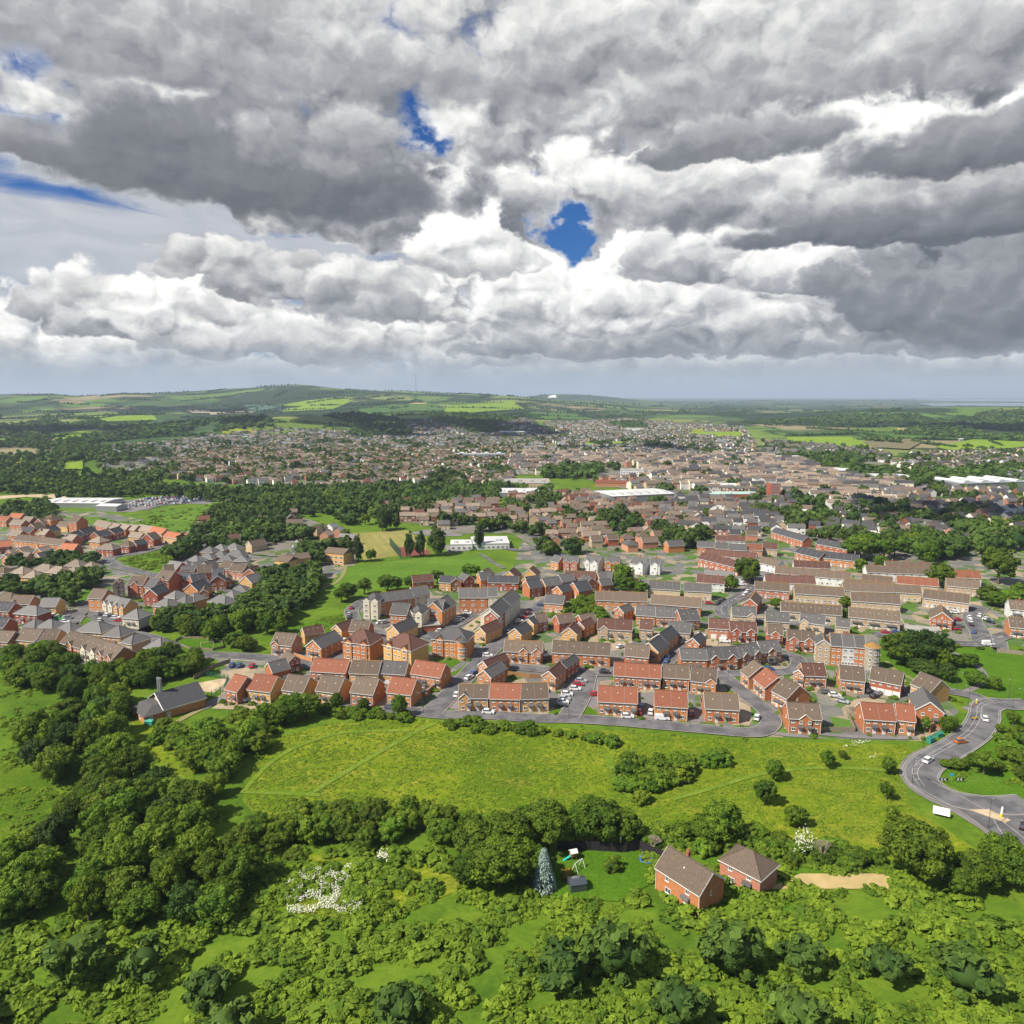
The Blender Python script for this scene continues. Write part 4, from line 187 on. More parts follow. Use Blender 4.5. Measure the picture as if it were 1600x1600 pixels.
FENCES = [([(10.8,160.3),(18.7,160.3),(27.1,159.5),(30.2,160.7),(33.4,157.8),(35.8,156.2)],2.6,'black','black close-boarded fence behind the near back garden'),([(99.3,223.0),(110.4,223.0)],1.7,'wood','weathered grey fence of the garden facing the meadow'),([(110.4,223.0),(113.8,236.2)],1.8,'wood','long grey fence beside the three-door red-roofed row'),([(115.5,256.6),(123.6,250.1)],1.7,'wood','curving timber fence behind the pair of white garage doors'),([(134.0,222.2),(139.5,228.5)],2.0,'brickwall','brick garden wall beside the big gable end'),([(-43.1,260.0),(-31.3,250.8),(-28.1,260.0)],1.8,'brickwall','brick wall round the small court beside the street'),([(-31.9,251.4),(-28.0,258.7),(-23.1,267.0)],1.9,'brickwall','brick wall running along the straight street'),([(-1.7,271.4),(6.8,268.5),(10.7,268.5)],1.8,'fence','orange timber fence behind the maroon-roofed gables'),([(-91.0,292.1),(-80.9,285.4)],1.8,'brickwall','brick wall below the pink terrace'),([(-147.9,310.6),(-147.4,315.5),(-136.3,314.7),(-126.7,309.0),(-123.8,302.8),(-126.9,299.1),(-138.0,301.3),(-145.9,307.5)],1.1,'wood','low timber fence ringing the oval play area'),([(-119.2,271.1),(-108.1,267.2),(-106.0,257.9),(-108.8,249.2)],2.0,'mesh','green mesh fence round the sandy yard'),([(-88.4,522.2),(-73.2,475.9)],6,'mesh','tall green mesh fence of the sports court'),([(-121.3,267.2),(-118.8,279.2),(-114.3,285.6)],1.6,'wood','dark fence between the thicket and the car park'),([(100.9,157.8),(105.0,157.0)],1.4,'mesh','wire fence at the far side of the utility yard'),([(185.0,302.6),(177.5,293.8)],1.0,'wood','short rail fence beside the green'),([(204.4,297.3),(213.5,293.8)],1.8,'wood','timber fence behind the white vans'),([(43.5,240.9),(45.6,254.6)],1.8,'wood','timber fence between the first red terraces'),([(61.6,274.4),(55.3,257.3)],1.8,'wood','timber fence below the yellow gable house'),([(118.9,272.9),(115.9,264.2)],1.8,'wood','timber fence behind the maroon-roofed pair'),([(144.9,228.5),(138.4,222.2)],0.9,'hedge','clipped hedge by the big gable end')]
FIELDS = [([(-579,3731),(-482,4001),(-485,4270),(-550,4209),(-602,3927)],'hay'),([(-1393,3402),(-1390,4034),(-1198,3510),(-1300,3206)],'sandy'),([(-1714,3899),(-1653,4082),(-1354,3329),(-1419,3292)],'sandy'),([(-1797,3108),(-1502,3109),(-1389,2905),(-1580,2815)],'g1'),([(-1501,2672),(-1340,2746),(-1039,2123),(-1320,2385)],'g2'),([(-1242,1992),(-1282,2280),(-1050,1924),(-1062,1725)],'g1'),([(-1087,1729),(-1064,1806),(-960,1676),(-938,1522)],'g3'),([(-813,1166),(-855,1328),(-797,1328),(-730,1198),(-723,1036)],'yellow'),([(-731,1133),(-699,1198),(-618,1056),(-678,1064)],'g1'),([(-811,2040),(-666,2144),(-549,2118),(-482,1990),(-525,1835),(-704,1847)],'g2'),([(-766,1946),(-704,1987),(-640,1847),(-697,1794)],'yellow'),([(-1278,4244),(-1078,4481),(-925,4394),(-912,3779),(-1138,3668)],'g1'),([(-1591,4402),(-1300,4195),(-1180,3803),(-1286,3729)],'teal'),([(-779,3767),(-629,4062),(-431,4172),(-326,3779),(-408,2361)],'g3'),([(-353,4098),(0,4757),(68,3973),(-185,3583),(-326,3437)],'g1'),([(64,3692),(305,3935),(362,3227),(134,3106)],'g3'),([(173,1737),(264,1692),(234,1542),(158,1583)],'g1'),([(515,2162),(674,2162),(580,1870),(475,1959)],'g1'),([(496,2494),(625,2409),(561,2162),(446,2194)],'yellow'),([(1139,2486),(1348,2600),(1278,2308),(1102,2158),(999,2158)],'g2'),([(807,1692),(987,1899),(971,1737),(783,1453),(742,1526)],'teal2'),([(875,1526),(1117,1789),(1174,1692),(1060,1526),(825,1356)],'g1'),([(707,1899),(872,1899),(720,1453),(663,1526),(615,1647)],'g1'),([(990,2158),(1173,2085),(1250,1899),(1086,1789),(905,1899)],'g3'),([(1242,2393),(1298,2308),(1173,2085),(1120,2121)],'hay'),([(-169,1388),(-86,1421),(-86,1315),(-150,1328)],'g1'),([(485,789),(551,785),(529,753),(469,753)],'g2')]
TOWN = [([(0,789),(138,789),(144,680),(141,530),(122,489),(71,501),(26,489),(0,566)],13,19,12,'brick'),([(138,789),(324,842),(216,542),(164,530),(136,530),(138,680)],12,19,-15,'dark'),([(263,680),(371,680),(358,578),(278,505),(221,542)],13,22,-35,'dark'),([(474,874),(599,813),(377,505),(314,505),(321,627)],14,24,10,'dark'),([(-135,680),(-101,720),(-26,740),(0,680),(0,566),(-40,566),(-100,627)],12,19,10,'brick'),([(-587,1437),(-423,1522),(-200,1437),(0,1526),(0,862),(-125,894),(-208,850),(-360,894),(-488,979),(-529,1064)],12,17,35,'pink'),([(-755,1356),(-772,1782),(-607,1950),(-270,1948),(0,1838),(0,1469),(-413,1486),(-587,1437),(-524,1113)],13,22,20,'pale'),([(-420,2022),(-223,2580),(54,3107),(97,2251),(151,1737),(-30,1737),(-283,1814)],15,26,-10,'dark'),([(0,1785),(420,2312),(572,1737),(426,1287),(231,1328),(0,1328)],14,24,15,'pale'),([(0,1328),(231,1328),(434,1247),(285,813),(141,805),(86,979),(0,1004)],12,17,5,'centre'),([(439,1328),(532,1222),(531,979),(392,720),(299,680),(282,805)],11,15,-12,'centre'),([(602,1737),(724,1437),(582,1113),(532,1222),(450,1328)],13,22,-20,'dark'),([(743,1356),(1049,1437),(692,943),(584,955),(557,1064)],13,22,25,'pale'),([(115,2670),(457,3312),(779,2502),(572,1737),(405,2231),(139,2012)],17,34,10,'pale'),([(-165,566),(-145,586),(-119,558),(-107,501),(-121,485),(-155,530)],14,20,60,'pale'),([(-178,489),(-165,566),(-147,534),(-154,481)],12,19,45,'dark'),([(-254,574),(-269,671),(-188,647),(-131,570),(-156,550),(-200,501)],24,30,20,'brick'),([(-859,1522),(-739,1705),(-436,1064),(-548,979)],24,40,30,'pale')]
FARWOODS = [([(-685,979),(-453,862),(-314,813),(-118,842),(-7,789),(-13,728),(-99,700),(-116,627),(-132,574),(-173,514),(-206,493),(-247,558),(-231,655),(-294,736),(-407,773),(-456,720),(-448,635)],13,10,7),([(-1506,1737),(-1092,1940),(-753,1522),(-464,1064),(-420,842),(-587,906),(-856,979)],20,11,8),([(-2807,3252),(-1902,3242),(-1410,2632),(-1241,1935),(-1750,2020)],24,12,10),([(-1458,2636),(-703,2144),(-637,1991),(-802,1851),(-983,1830)],18,12,10),([(-566,2184),(-508,2456),(-321,2324),(-194,2241),(-264,1907),(-374,1798),(-513,1978)],15,13,10),([(-395,2544),(64,3692),(115,2670),(-69,1996),(-264,1907)],19,13,11),([(241,720),(311,789),(336,720),(371,680),(348,578),(296,530),(245,554),(263,680)],19,11,7),([(45,1036),(204,1113),(188,979),(82,943),(41,943)],13,13,9),([(482,1287),(612,1328),(585,1064),(444,874),(445,1020)],16,11,9),([(496,979),(706,1064),(780,1064),(666,906),(520,874),(428,813)],16,11,9),([(901,1526),(828,1737),(949,1737),(949,1437)],18,11,9),([(1200,2620),(1755,2991),(2340,3234),(1355,1737),(1145,1737),(1050,2020)],20,12,12),([(960,2924),(1488,3254),(1833,3036),(1369,2640),(950,2498)],24,12,13),([(265,465),(377,505),(429,578),(358,578),(285,518)],12,13,8),([(-506,720),(-425,680),(-363,578),(-465,659)],9,9,6),([(-275,680),(-183,627),(-174,530),(-216,542)],12,10,7),([(219,2535),(513,2968),(420,2312),(223,2146)],20,11,10),([(0,842),(50,813),(44,720),(6,720)],14,10,7),([(-289,825),(-119,850),(0,862),(-7,744),(-70,728),(-97,688),(-126,635),(-136,591),(-179,680)],-12,10,6.5),([(-648,927),(-520,874),(-340,825),(-285,813),(-312,773),(-445,793),(-554,789)],-14,10,7)]
MEADOW = [(-72.3,182.7),(-75.4,199.8),(-73.3,220.2),(-59.3,229.4),(-34.4,233.4),(-21.2,230.4),(33.1,223.8),(72.5,217.5),(83.3,216.7),(123.0,214.1),(116.9,199.8),(109.2,190.9),(105.5,179.6),(109.6,165.4),(112.5,155.4),(98.6,151.9),(87.9,156.6),(63.1,166.7),(32.0,169.4),(0.0,175.1),(-33.6,178.9),(-66.0,175.1)]
SEA = [(4300,7600),(5600,10200),(12000,22000),(26000,22000),(20000,11000),(7000,7400)]
LINED = {30: 0.0,15: 0.0,18: 0.0}
CP = [(-378.4,701.0),(-317.3,740.9),(-386.4,765.6)]
TOWN_GAPS = [[(572.4,2321.6),(673.1,2160.1),(579.4,1867.4),(474.4,1955.8)],[(33.1,1522.4),(286.1,1736.4),(247.0,1580.9),(77.4,1485.8)],[(77.0,601.5),(110.5,595.5),(100.1,551.4),(71.4,556.6)],[(46.3,1061.7),(193.6,1109.9),(176.5,939.1),(47.5,904.2)],[(495.9,1325.8),(611.2,1325.8),(574.4,1061.7),(427.6,841.5),(426.7,976.7)]]
NOSCRUB = [[(-72.3,182.7),(-75.4,199.8),(-73.3,220.2),(-59.3,229.4),(-34.4,233.4),(-21.2,230.4),(33.1,223.8),(72.5,217.5),(83.3,216.7),(123.0,214.1),(116.9,199.8),(109.2,190.9),(105.5,179.6),(109.6,165.4),(112.5,155.4),(98.6,151.9),(87.9,156.6),(63.1,166.7),(32.0,169.4),(0.0,175.1),(-33.6,178.9),(-66.0,175.1)],[(4.4,145.2),(10.9,160.5),(20.8,160.5),(31.1,159.8),(32.6,153.6),(29.9,147.5),(22.4,142.3)],[(83.5,146.5),(85.5,151.7),(65.2,151.7),(56.1,146.5)],[(96.4,153.1),(101.3,157.8),(105.6,158.1),(103.3,153.1),(101.6,149.2),(97.4,148.1),(96.2,150.3)],[(-111.5,268.5),(-101.0,241.6),(-34.9,237.4),(84.2,219.3),(128.4,216.7),(157.3,244.8),(198.5,313.3),(28.4,313.3)]]
SCRUB = [([(-63.9,160.2),(-15.2,160.2),(30.4,160.2),(56.2,155.4),(84.7,153.1),(113.1,129.4),(95.4,106.5),(-91.2,106.5),(-119.1,144.4),(-83.1,144.4)],3600,0.5,2.6,(0.0,0.7)),([(-196.1,268.5),(-175.4,259.1),(-132.1,239.5),(-105.8,229.4),(-88.1,239.5),(-70.5,239.5),(-76.0,215.8),(-73.7,182.7),(-60.9,160.2),(-91.3,160.2),(-120.0,157.8)],2400,0.35,1.2,(0.1,0.8)),([(32.2,170.8),(64.5,170.8),(92.6,162.8),(89.3,150.8),(58.4,153.1),(29.8,156.6)],700,0.6,1.5,(0.0,0.6)),([(-35.1,238.4),(33.9,229.4),(81.2,219.3),(123.9,215.8),(122.1,212.4),(75.4,214.1),(32.8,222.0),(-34.1,231.4)],260,0.25,0.7,(0.2,0.9)),([(-100.5,319.9),(-97.4,336.9),(-84.7,353.3),(-79.1,334.7),(-80.7,315.9),(-94.0,319.9)],300,0.4,1.2,(0.1,0.7)),([(-306.4,598.2),(-340.0,688.5),(-313.8,695.9),(-300.8,744.3),(-287.3,744.3),(-264.6,681.1),(-270.7,646.7),(-248.9,561.2),(-276.4,566.2)],500,0.6,2.0,(0.1,0.8)),([(-405.2,648.4),(-382.9,648.4),(-358.2,637.2),(-324.4,615.9),(-314.0,660.1),(-271.4,568.2),(-325.3,600.8),(-357.7,610.8)],400,0.6,2.0,(0.1,0.8)),([(-254.0,469.2),(-255.6,481.7),(-244.5,494.9),(-227.2,488.2),(-209.6,440.6),(-217.3,437.9),(-241.7,454.5)],420,0.7,2.4,(0.1,0.9)),([(162.0,232.9),(175.9,236.2),(143.0,188.9),(137.4,191.9),(125.2,195.1),(126.0,200.0),(141.5,211.5)],420,0.4,1.3,(0.1,0.6)),([(-122.3,148.6),(128.0,148.6),(95.4,106.5),(-91.2,106.5)],14000,0.12,0.45,(0.2,1.0)),([(-165.8,207.5),(-128.8,203.6),(-91.3,160.2),(-129.0,157.8)],2500,0.12,0.45,(0.2,1.0)),([(-130.8,236.9),(-105.8,234.4),(-81.9,185.9),(-101.0,185.9)],1500,0.12,0.35,(0.3,1.0))]
BLOSSOM = [([(-51.2,148.6),(-47.8,151.7),(-35.4,154.9),(-30.9,154.2),(-31.1,147.5),(-32.0,138.4),(-46.7,138.4)],7000,'white cow parsley patch in front of the long hedge line',0.1,0.9),([(102.3,214.8),(108.2,216.7),(112.7,216.7),(109.5,213.8),(101.5,212.0)],130,'white flower patch in the meadow below the three-door row',0.16,0.35),([(107.1,207.8),(109.7,207.8),(108.4,205.2),(106.2,205.2)],26,'small scatter of white flowers in the meadow',0.16,0.35),([(67.9,162.8),(72.3,165.4),(71.8,159.0),(67.3,155.4),(65.3,156.6)],420,'creamy elder blossom beside the bare tree',0.14,3.2),([(-31.2,157.8),(-28.3,156.6),(-28.9,151.3),(-31.4,153.1)],220,'white blossom sprays on a bush below the hedge line',0.14,2.0)]
TFLATS = [('E',122.3,283.5,127.3,281.9,'u','buff gable-fronted flats at the left end of the tower block'),('E',127.5,281.9,131.4,280.9,'o','orange brick bay of flats next to the buff gable'),('E',131.5,280.9,136.0,280.0,'w','white bay of flats with dark balconies beside the tower'),('E',136.1,280.0,139.1,279.0,'o','narrow orange brick bay of flats touching the stone tower')]
NEARH = [((31.5,146.9),(38.8,137.7),8.2,5.2,'e','b','o','brown-roofed orange brick house with chimney at the near edge',True),((46.4,149.9),(53.0,142.9),7.6,5.0,'h','b','k','square hip-roofed pinkish brick house at the near edge',False)]
MAST = (-758,5884)
CHALK = [(421,8913),(472,9160),(538,9210),(535,8901)]
VIA = [(385.9,769.5),(416.0,783.6),(450.1,813.2),(508.2,867.8),(566.8,930.1)]
SHADE = [(-299,2160,520,330,640),(425,633,120,80,1560),(-1370,2198,400,260,80),(268,1468,190,80,1010),(-1696,3932,620,300,300),(1418,2412,480,190,1480)]

# ------------------------------------------------------------------ materials
MATS={}
def new_mat(name,rough=.85,spec=.25):
    m=bpy.data.materials.new(name); m.use_nodes=True; T=NT(m.node_tree); b=T.n['Principled BSDF']
    b.inputs['Roughness'].default_value=rough; b.inputs['Specular IOR Level'].default_value=spec; MATS[name]=m
    return m,T,b
def noisy(name,c1,c2,scale=1.0,rough=.85,detail=5,bump=0,bscale=8,obj=False,spec=.2,lo=.3,hi=.7,per=0.):
    m,T,b=new_mat(name,rough,spec)
    tc=T.n.new('ShaderNodeTexCoord'); vec=tc.outputs['Object'] if obj else T.n.new('ShaderNodeNewGeometry').outputs['Position']
    f=T.noise(vec,scale,detail,.6,.2); col=T.mix(T.ss(f,lo,hi),c1,c2)
    if per:
        oi=T.n.new('ShaderNodeObjectInfo'); hs=T.n.new('ShaderNodeHueSaturation'); T.l.new(col,hs.inputs['Color'])
        T.l.new(T.m('ADD',1-per,T.m('MULTIPLY',oi.outputs['Random'],2*per)),hs.inputs['Value'])
        T.l.new(T.m('ADD',.5-per*.06,T.m('MULTIPLY',oi.outputs['Random'],per*.12)),hs.inputs['Hue']); col=hs.outputs[0]
    T.l.new(col,b.inputs['Base Color'])
    if bump:
        bn=T.n.new('ShaderNodeBump'); bn.inputs['Strength'].default_value=bump; bn.inputs['Distance'].default_value=.3
        T.l.new(T.noise(vec,bscale,4),bn.inputs['Height']); T.l.new(bn.outputs[0],b.inputs['Normal'])
    return m
def brick_mat(name,c,mort=(.42,.36,.3),var=.28):
    m,T,b=new_mat(name,.9,.15)
    tc=T.n.new('ShaderNodeTexCoord'); g=T.n.new('ShaderNodeNewGeometry'); p=tc.outputs['Object']
    nx,ny,nz=T.sep(tc.outputs['Normal']); X,Y,Z=T.sep(p)
    side=T.m('GREATER_THAN',T.m('ABSOLUTE',nx),.5)
    u=T.m('ADD',T.m('MULTIPLY',Y,side),T.m('MULTIPLY',X,T.m('SUBTRACT',1,side)))
    bt=T.n.new('ShaderNodeTexBrick'); T.l.new(T.comb(u,Z,0),bt.inputs['Vector']); bt.inputs['Scale'].default_value=1
    bt.inputs['Brick Width'].default_value=.23; bt.inputs['Row Height'].default_value=.078; bt.inputs['Mortar Size'].default_value=.009
    bt.inputs['Color1'].default_value=tuple(v*(1-var) for v in c)+(1,); bt.inputs['Color2'].default_value=tuple(min(1,v*(1+var)) for v in c)+(1,); bt.inputs['Mortar'].default_value=mort+(1,)
    st=T.noise(p,.9,5,.6); col=T.mix(T.ss(st,.35,.75,0,.35),bt.outputs[0],tuple(v*.55 for v in c))
    oi=T.n.new('ShaderNodeObjectInfo'); hs=T.n.new('ShaderNodeHueSaturation'); T.l.new(col,hs.inputs['Color'])
    T.l.new(T.m('ADD',.86,T.m('MULTIPLY',oi.outputs['Random'],.28)),hs.inputs['Value']); T.l.new(T.m('ADD',.492,T.m('MULTIPLY',oi.outputs['Random'],.016)),hs.inputs['Hue'])
    T.l.new(hs.outputs[0],b.inputs['Base Color']); return m
def tile_mat(name,c,moss=.25,mc=(.30,.20,.05)):
    m,T,b=new_mat(name,.8,.25)
    tc=T.n.new('ShaderNodeTexCoord'); p=tc.outputs['Object']; X,Y,Z=T.sep(p)
    n1=T.noise(p,.6,6,.65); n2=T.noise(T.v('MULTIPLY',p,(3.2,3.2,6)),1.0,3,.6)
    w=T.n.new('ShaderNodeTexWave'); w.bands_direction='Z'; w.inputs['Scale'].default_value=1.25; w.inputs['Distortion'].default_value=.3; T.l.new(p,w.inputs['Vector'])
    col=T.mix(T.ss(n2,.3,.7),tuple(v*.78 for v in c),tuple(v*1.25 for v in c))
    col=T.mix(T.m('MULTIPLY',w.outputs['Fac'],.28),col,tuple(v*.5 for v in c))
    col=T.mix(T.ss(n1,.55,.8,0,moss),col,mc)
    oi=T.n.new('ShaderNodeObjectInfo'); hs=T.n.new('ShaderNodeHueSaturation'); T.l.new(col,hs.inputs['Color'])
    T.l.new(T.m('ADD',.82,T.m('MULTIPLY',oi.outputs['Random'],.36)),hs.inputs['Value'])
    T.l.new(hs.outputs[0],b.inputs['Base Color'])
    bn=T.n.new('ShaderNodeBump'); bn.inputs['Strength'].default_value=.5; bn.inputs['Distance'].default_value=.06
    T.l.new(w.outputs['Fac'],bn.inputs['Height']); T.l.new(bn.outputs[0],b.inputs['Normal']); return m
def plain(name,c,rough=.6,spec=.4,metal=0):
    m,T,b=new_mat(name,rough,spec); b.inputs['Base Color'].default_value=tuple(c)+(1,); b.inputs['Metallic'].default_value=metal
    tc=T.n.new('ShaderNodeTexCoord'); f=T.noise(tc.outputs['Object'],1.7,4,.6)
    T.l.new(T.mix(T.ss(f,.3,.8,0,.3),tuple(c),tuple(v*.7 for v in c)),b.inputs['Base Color']); return m
WALL={'o':brick_mat('orange_brick',(.50,.175,.060),(.44,.26,.15)),'y':brick_mat('ochre_brick',(.60,.32,.10),(.55,.40,.22)),'r':brick_mat('red_brick',(.38,.10,.05),(.36,.18,.12)),
 'k':brick_mat('rose_brick',(.50,.21,.12),(.48,.3,.2)),'u':brick_mat('buff_brick',(.47,.33,.19),(.5,.44,.35)),'c':noisy('cream_render',(.66,.60,.46),(.52,.47,.36),.35,.85,obj=True,per=.08),
 'w':noisy('white_render',(.70,.69,.66),(.55,.54,.51),.35,.85,obj=True,per=.1)}
ROOF={'r':tile_mat('red_tiles',(.225,.082,.046),.22),'b':tile_mat('brown_grey_tiles',(.132,.098,.072),.35),'g':tile_mat('grey_tiles',(.100,.096,.095),.3),'d':tile_mat('dark_slates',(.062,.062,.068),.15),
 'm':tile_mat('maroon_tiles',(.115,.056,.042),.15),'s':tile_mat('blue_grey_slates',(.165,.158,.152),.3,(.22,.19,.15)),'t':tile_mat('tan_tiles',(.25,.20,.155),.2),'o':tile_mat('bright_orange_tiles',(.36,.125,.062),.12)}
LICHEN=tile_mat('lichen_ridge_tiles',(.34,.19,.055),.2,(.2,.16,.1))
M_white=plain('white_upvc',(.74,.73,.70),.45); M_glass=plain('dark_glass',(.055,.065,.075),.08,.9); M_door=plain('door_paint',(.62,.60,.57),.5); M_green=plain('green_paint',(.03,.25,.09),.4)
M_wood=noisy('weathered_wood',(.21,.17,.13),(.33,.27,.20),2,.9,obj=True); M_fence=noisy('orange_fence_wood',(.36,.19,.08),(.26,.15,.07),2,.9,obj=True)
M_black=noisy('black_fence',(.022,.020,.026),(.035,.03,.035),1.5,.8); M_metal=plain('grey_metal',(.42,.43,.44),.4,.5,.6); M_rub=plain('rubber',(.02,.02,.02),.8); M_concrete=noisy('concrete',(.33,.30,.27),(.25,.23,.21),.5,.9)
M_tarmac=noisy('tarmac',(.088,.085,.090),(.150,.145,.148),.16,.9,lo=.38,hi=.62,detail=8,bump=.05); M_tarmac2=noisy('old_tarmac',(.15,.14,.14),(.21,.19,.185),.1,.9)
M_gravel=noisy('pale_gravel',(.38,.30,.20),(.28,.22,.15),.3,.95); M_sand=noisy('sandy_earth',(.52,.42,.27),(.36,.27,.17),.25,.95); M_hay=noisy('dry_grass',(.46,.34,.16),(.36,.28,.12),.3,.95)
M_line=plain('road_paint',(.70,.68,.62),.7); M_mesh=plain('green_mesh',(.02,.13,.09),.7); M_chalk=plain('chalk',(.75,.74,.70),.9)
def grass_mat(name,cols,scale=.08,fine=1.6,stripe=None,dry=.35):
    m,T,b=new_mat(name,.95,.04); g=T.n.new('ShaderNodeNewGeometry'); p=g.outputs['Position']
    f=T.noise(p,scale,6,.62,.6); f2=T.noise(T.v('MULTIPLY',p,(1,1.9,1)),fine*.22,6,.7,1.2); f3=T.noise(p,fine*1.4,4,.7)
    col=T.ramp(T.m('ADD',T.m('MULTIPLY',f,.6),T.m('MULTIPLY',f2,.4)),[(.32,cols[0]),(.45,cols[1]),(.56,cols[2]),(.68,cols[3])])
    col=T.mix(T.ss(T.noise(T.v('MULTIPLY',p,(1,1.6,1)),.055,8,.68,1.5),.50,.70,0,dry*.8),col,tuple(cols[3][i]*(1.25,1.0,1.6)[i] for i in range(3)))
    col=T.mix(T.ss(f2,.52,.74,0,dry),col,tuple(cols[3][i]*(1.5,1.35,1.6)[i] for i in range(3)))
    col=T.mix(T.ss(f3,.35,.62,.42,0),col,tuple(v*.45 for v in cols[0]))
    if stripe:
        X,Y,Z=T.sep(p); s=T.m('SINE',T.m('MULTIPLY',T.m('ADD',T.m('MULTIPLY',X,stripe[0]),T.m('MULTIPLY',Y,stripe[1])),stripe[2]))
        col=T.mix(T.m('MULTIPLY',T.ss(s,-.3,.3),.35),col,tuple(v*.72 for v in cols[1]))
    T.l.new(col,b.inputs['Base Color'])
    bn=T.n.new('ShaderNodeBump'); bn.inputs['Strength'].default_value=.6; bn.inputs['Distance'].default_value=.5
    T.l.new(T.m('ADD',f2,T.m('MULTIPLY',f3,.5)),bn.inputs['Height']); T.l.new(bn.outputs[0],b.inputs['Normal']); return m
M_rough=grass_mat('rough_grass',[(.050,.100,.008),(.080,.150,.010),(.115,.185,.012),(.17,.22,.02)],.03)
M_meadow=grass_mat('meadow_grass',[(.058,.110,.008),(.108,.175,.010),(.178,.232,.013),(.28,.275,.030)],.028,1.1,dry=.5)
M_lawn=grass_mat('mown_grass',[(.055,.125,.008),(.070,.155,.010),(.085,.175,.012),(.11,.19,.02)],.05,1.0,dry=.1)
M_park=grass_mat('park_grass',[(.070,.150,.018),(.095,.185,.020),(.12,.21,.025),(.16,.24,.035)],.02,.6,(.2,1,.16),dry=.1)
M_pitch=grass_mat('dry_pitch_grass',[(.19,.19,.05),(.25,.235,.07),(.30,.27,.09),(.34,.30,.12)],.03,.5,(1,.35,.9),dry=.2)
M_track=grass_mat('trodden_grass',[(.08,.155,.012),(.125,.21,.018),(.18,.26,.03),(.24,.28,.05)],.15,2.)
def yards():
    m,T,b=new_mat('yards_and_gardens',.92,.15); p=T.n.new('ShaderNodeNewGeometry').outputs['Position']
    v=T.n.new('ShaderNodeTexVoronoi'); v.inputs['Scale'].default_value=.16; T.l.new(p,v.inputs['Vector']); r,g_,b_=T.sep(v.outputs['Color'])
    col=T.ramp(r,[(0,(.07,.14,.02)),(.3,(.09,.17,.025)),(.34,(.15,.145,.145)),(.62,(.18,.17,.165)),(.66,(.33,.26,.18)),(.82,(.22,.2,.17)),(1,(.4,.33,.25))])
    for e in T.n: 
        if e.type=='VALTORGB': e.color_ramp.interpolation='CONSTANT'
    n=T.noise(p,.9,5,.6); col=T.mix(T.ss(n,.4,.7,0,.5),col,(.06,.1,.025)); n2=T.noise(p,.05,3); col=T.mix(T.ss(n2,.45,.65,0,.4),col,(.12,.115,.115))
    T.l.new(col,b.inputs['Base Color']); return m
M_yards=yards()
def land():
    m,T,b=new_mat('countryside',.95,.08); p=T.n.new('ShaderNodeNewGeometry').outputs['Position']; X,Y,Z=T.sep(p)
    near=T.m('ADD',T.m('MULTIPLY',T.noise(p,.05,9,.7,.8),.6),T.m('MULTIPLY',T.noise(T.v('MULTIPLY',p,(1,1.7,1)),.5,7,.72,1.),.4)); c_near=T.ramp(near,[(.3,(.035,.075,.007)),(.44,(.065,.125,.010)),(.56,(.11,.18,.014)),(.70,(.18,.22,.025))])
    v=T.n.new('ShaderNodeTexVoronoi'); v.inputs['Scale'].default_value=1.; v.distance='CHEBYCHEV'; wob=T.v('SCALE',T.noise(p,.002,3,.5,0,True),1.3); q=T.v('ADD',T.v('MULTIPLY',p,(.0031,.0024,0)),wob); T.l.new(q,v.inputs['Vector'])
    r,g_,b_=T.sep(v.outputs['Color']); cf=T.ramp(r,[(0,(.045,.085,.02)),(.2,(.10,.175,.03)),(.4,(.06,.11,.03)),(.55,(.14,.21,.035)),(.7,(.18,.21,.06)),(.82,(.05,.085,.035)),(.93,(.25,.21,.11))])
    for e in T.n:
        if e.type=='VALTORGB' and len(e.color_ramp.elements)==7: e.color_ramp.interpolation='CONSTANT'
    v2=T.n.new('ShaderNodeTexVoronoi'); v2.feature='DISTANCE_TO_EDGE'; v2.inputs['Scale'].default_value=1.; T.l.new(q,v2.inputs['Vector'])
    n3=T.noise(p,.012,6,.7); cf=T.mix(T.ss(n3,.42,.7,0,.5),cf,(.03,.055,.015))
    wd=T.noise(T.v('MULTIPLY',p,(1,.7,1)),.0011,6,.62,.4); cf=T.mix(T.ss(wd,.485,.52,0,.95),cf,(.018,.036,.013))
    cf=T.mix(T.ss(v2.outputs['Distance'],.035,.012,0,.85),cf,(.018,.035,.012))
    col=T.mix(T.ss(Y,900,1500),c_near,cf)
    # country far behind: mostly woods and hedges seen edge-on
    col=T.mix(T.ss(Y,5200,9000,0,.5),col,(.035,.055,.03))
    T.l.new(col,b.inputs['Base Color']); return m
M_land=land()
MP={'meadow':M_meadow,'meadow2':M_rough,'yards':M_yards,'gravel':M_gravel,'sand':M_sand,'lawn':M_lawn,'tarmac':M_tarmac2,'concrete':M_concrete,'park':M_park,'pitch':M_pitch,'redcourt':plain('red_court',(.19,.045,.035),.9),
 'hay':M_hay,'track':noisy('earth_track',(.25,.21,.11),(.18,.19,.06),.4,.95),'grass_track':M_track,'sandy':plain('stubble',(.34,.28,.19),.95),
 'g1':grass_mat('field_bright',[(.15,.25,.02),(.18,.28,.025),(.21,.30,.03),(.25,.32,.04)],.004,.05,dry=.1),'g2':grass_mat('field_mid',[(.09,.14,.02),(.11,.17,.03),(.13,.18,.03),(.16,.2,.04)],.004,.05,dry=.1),
 'g3':grass_mat('field_deep',[(.05,.11,.02),(.07,.14,.03),(.09,.16,.03),(.1,.18,.03)],.004,.05,dry=.1),'teal':plain('field_bluish',(.05,.11,.075),.95),'teal2':plain('field_ploughed',(.15,.13,.06),.95),'yellow':grass_mat('field_buttercups',[(.16,.22,.02),(.21,.25,.025),(.27,.27,.03),(.33,.30,.04)],.01,.1,dry=.1)}
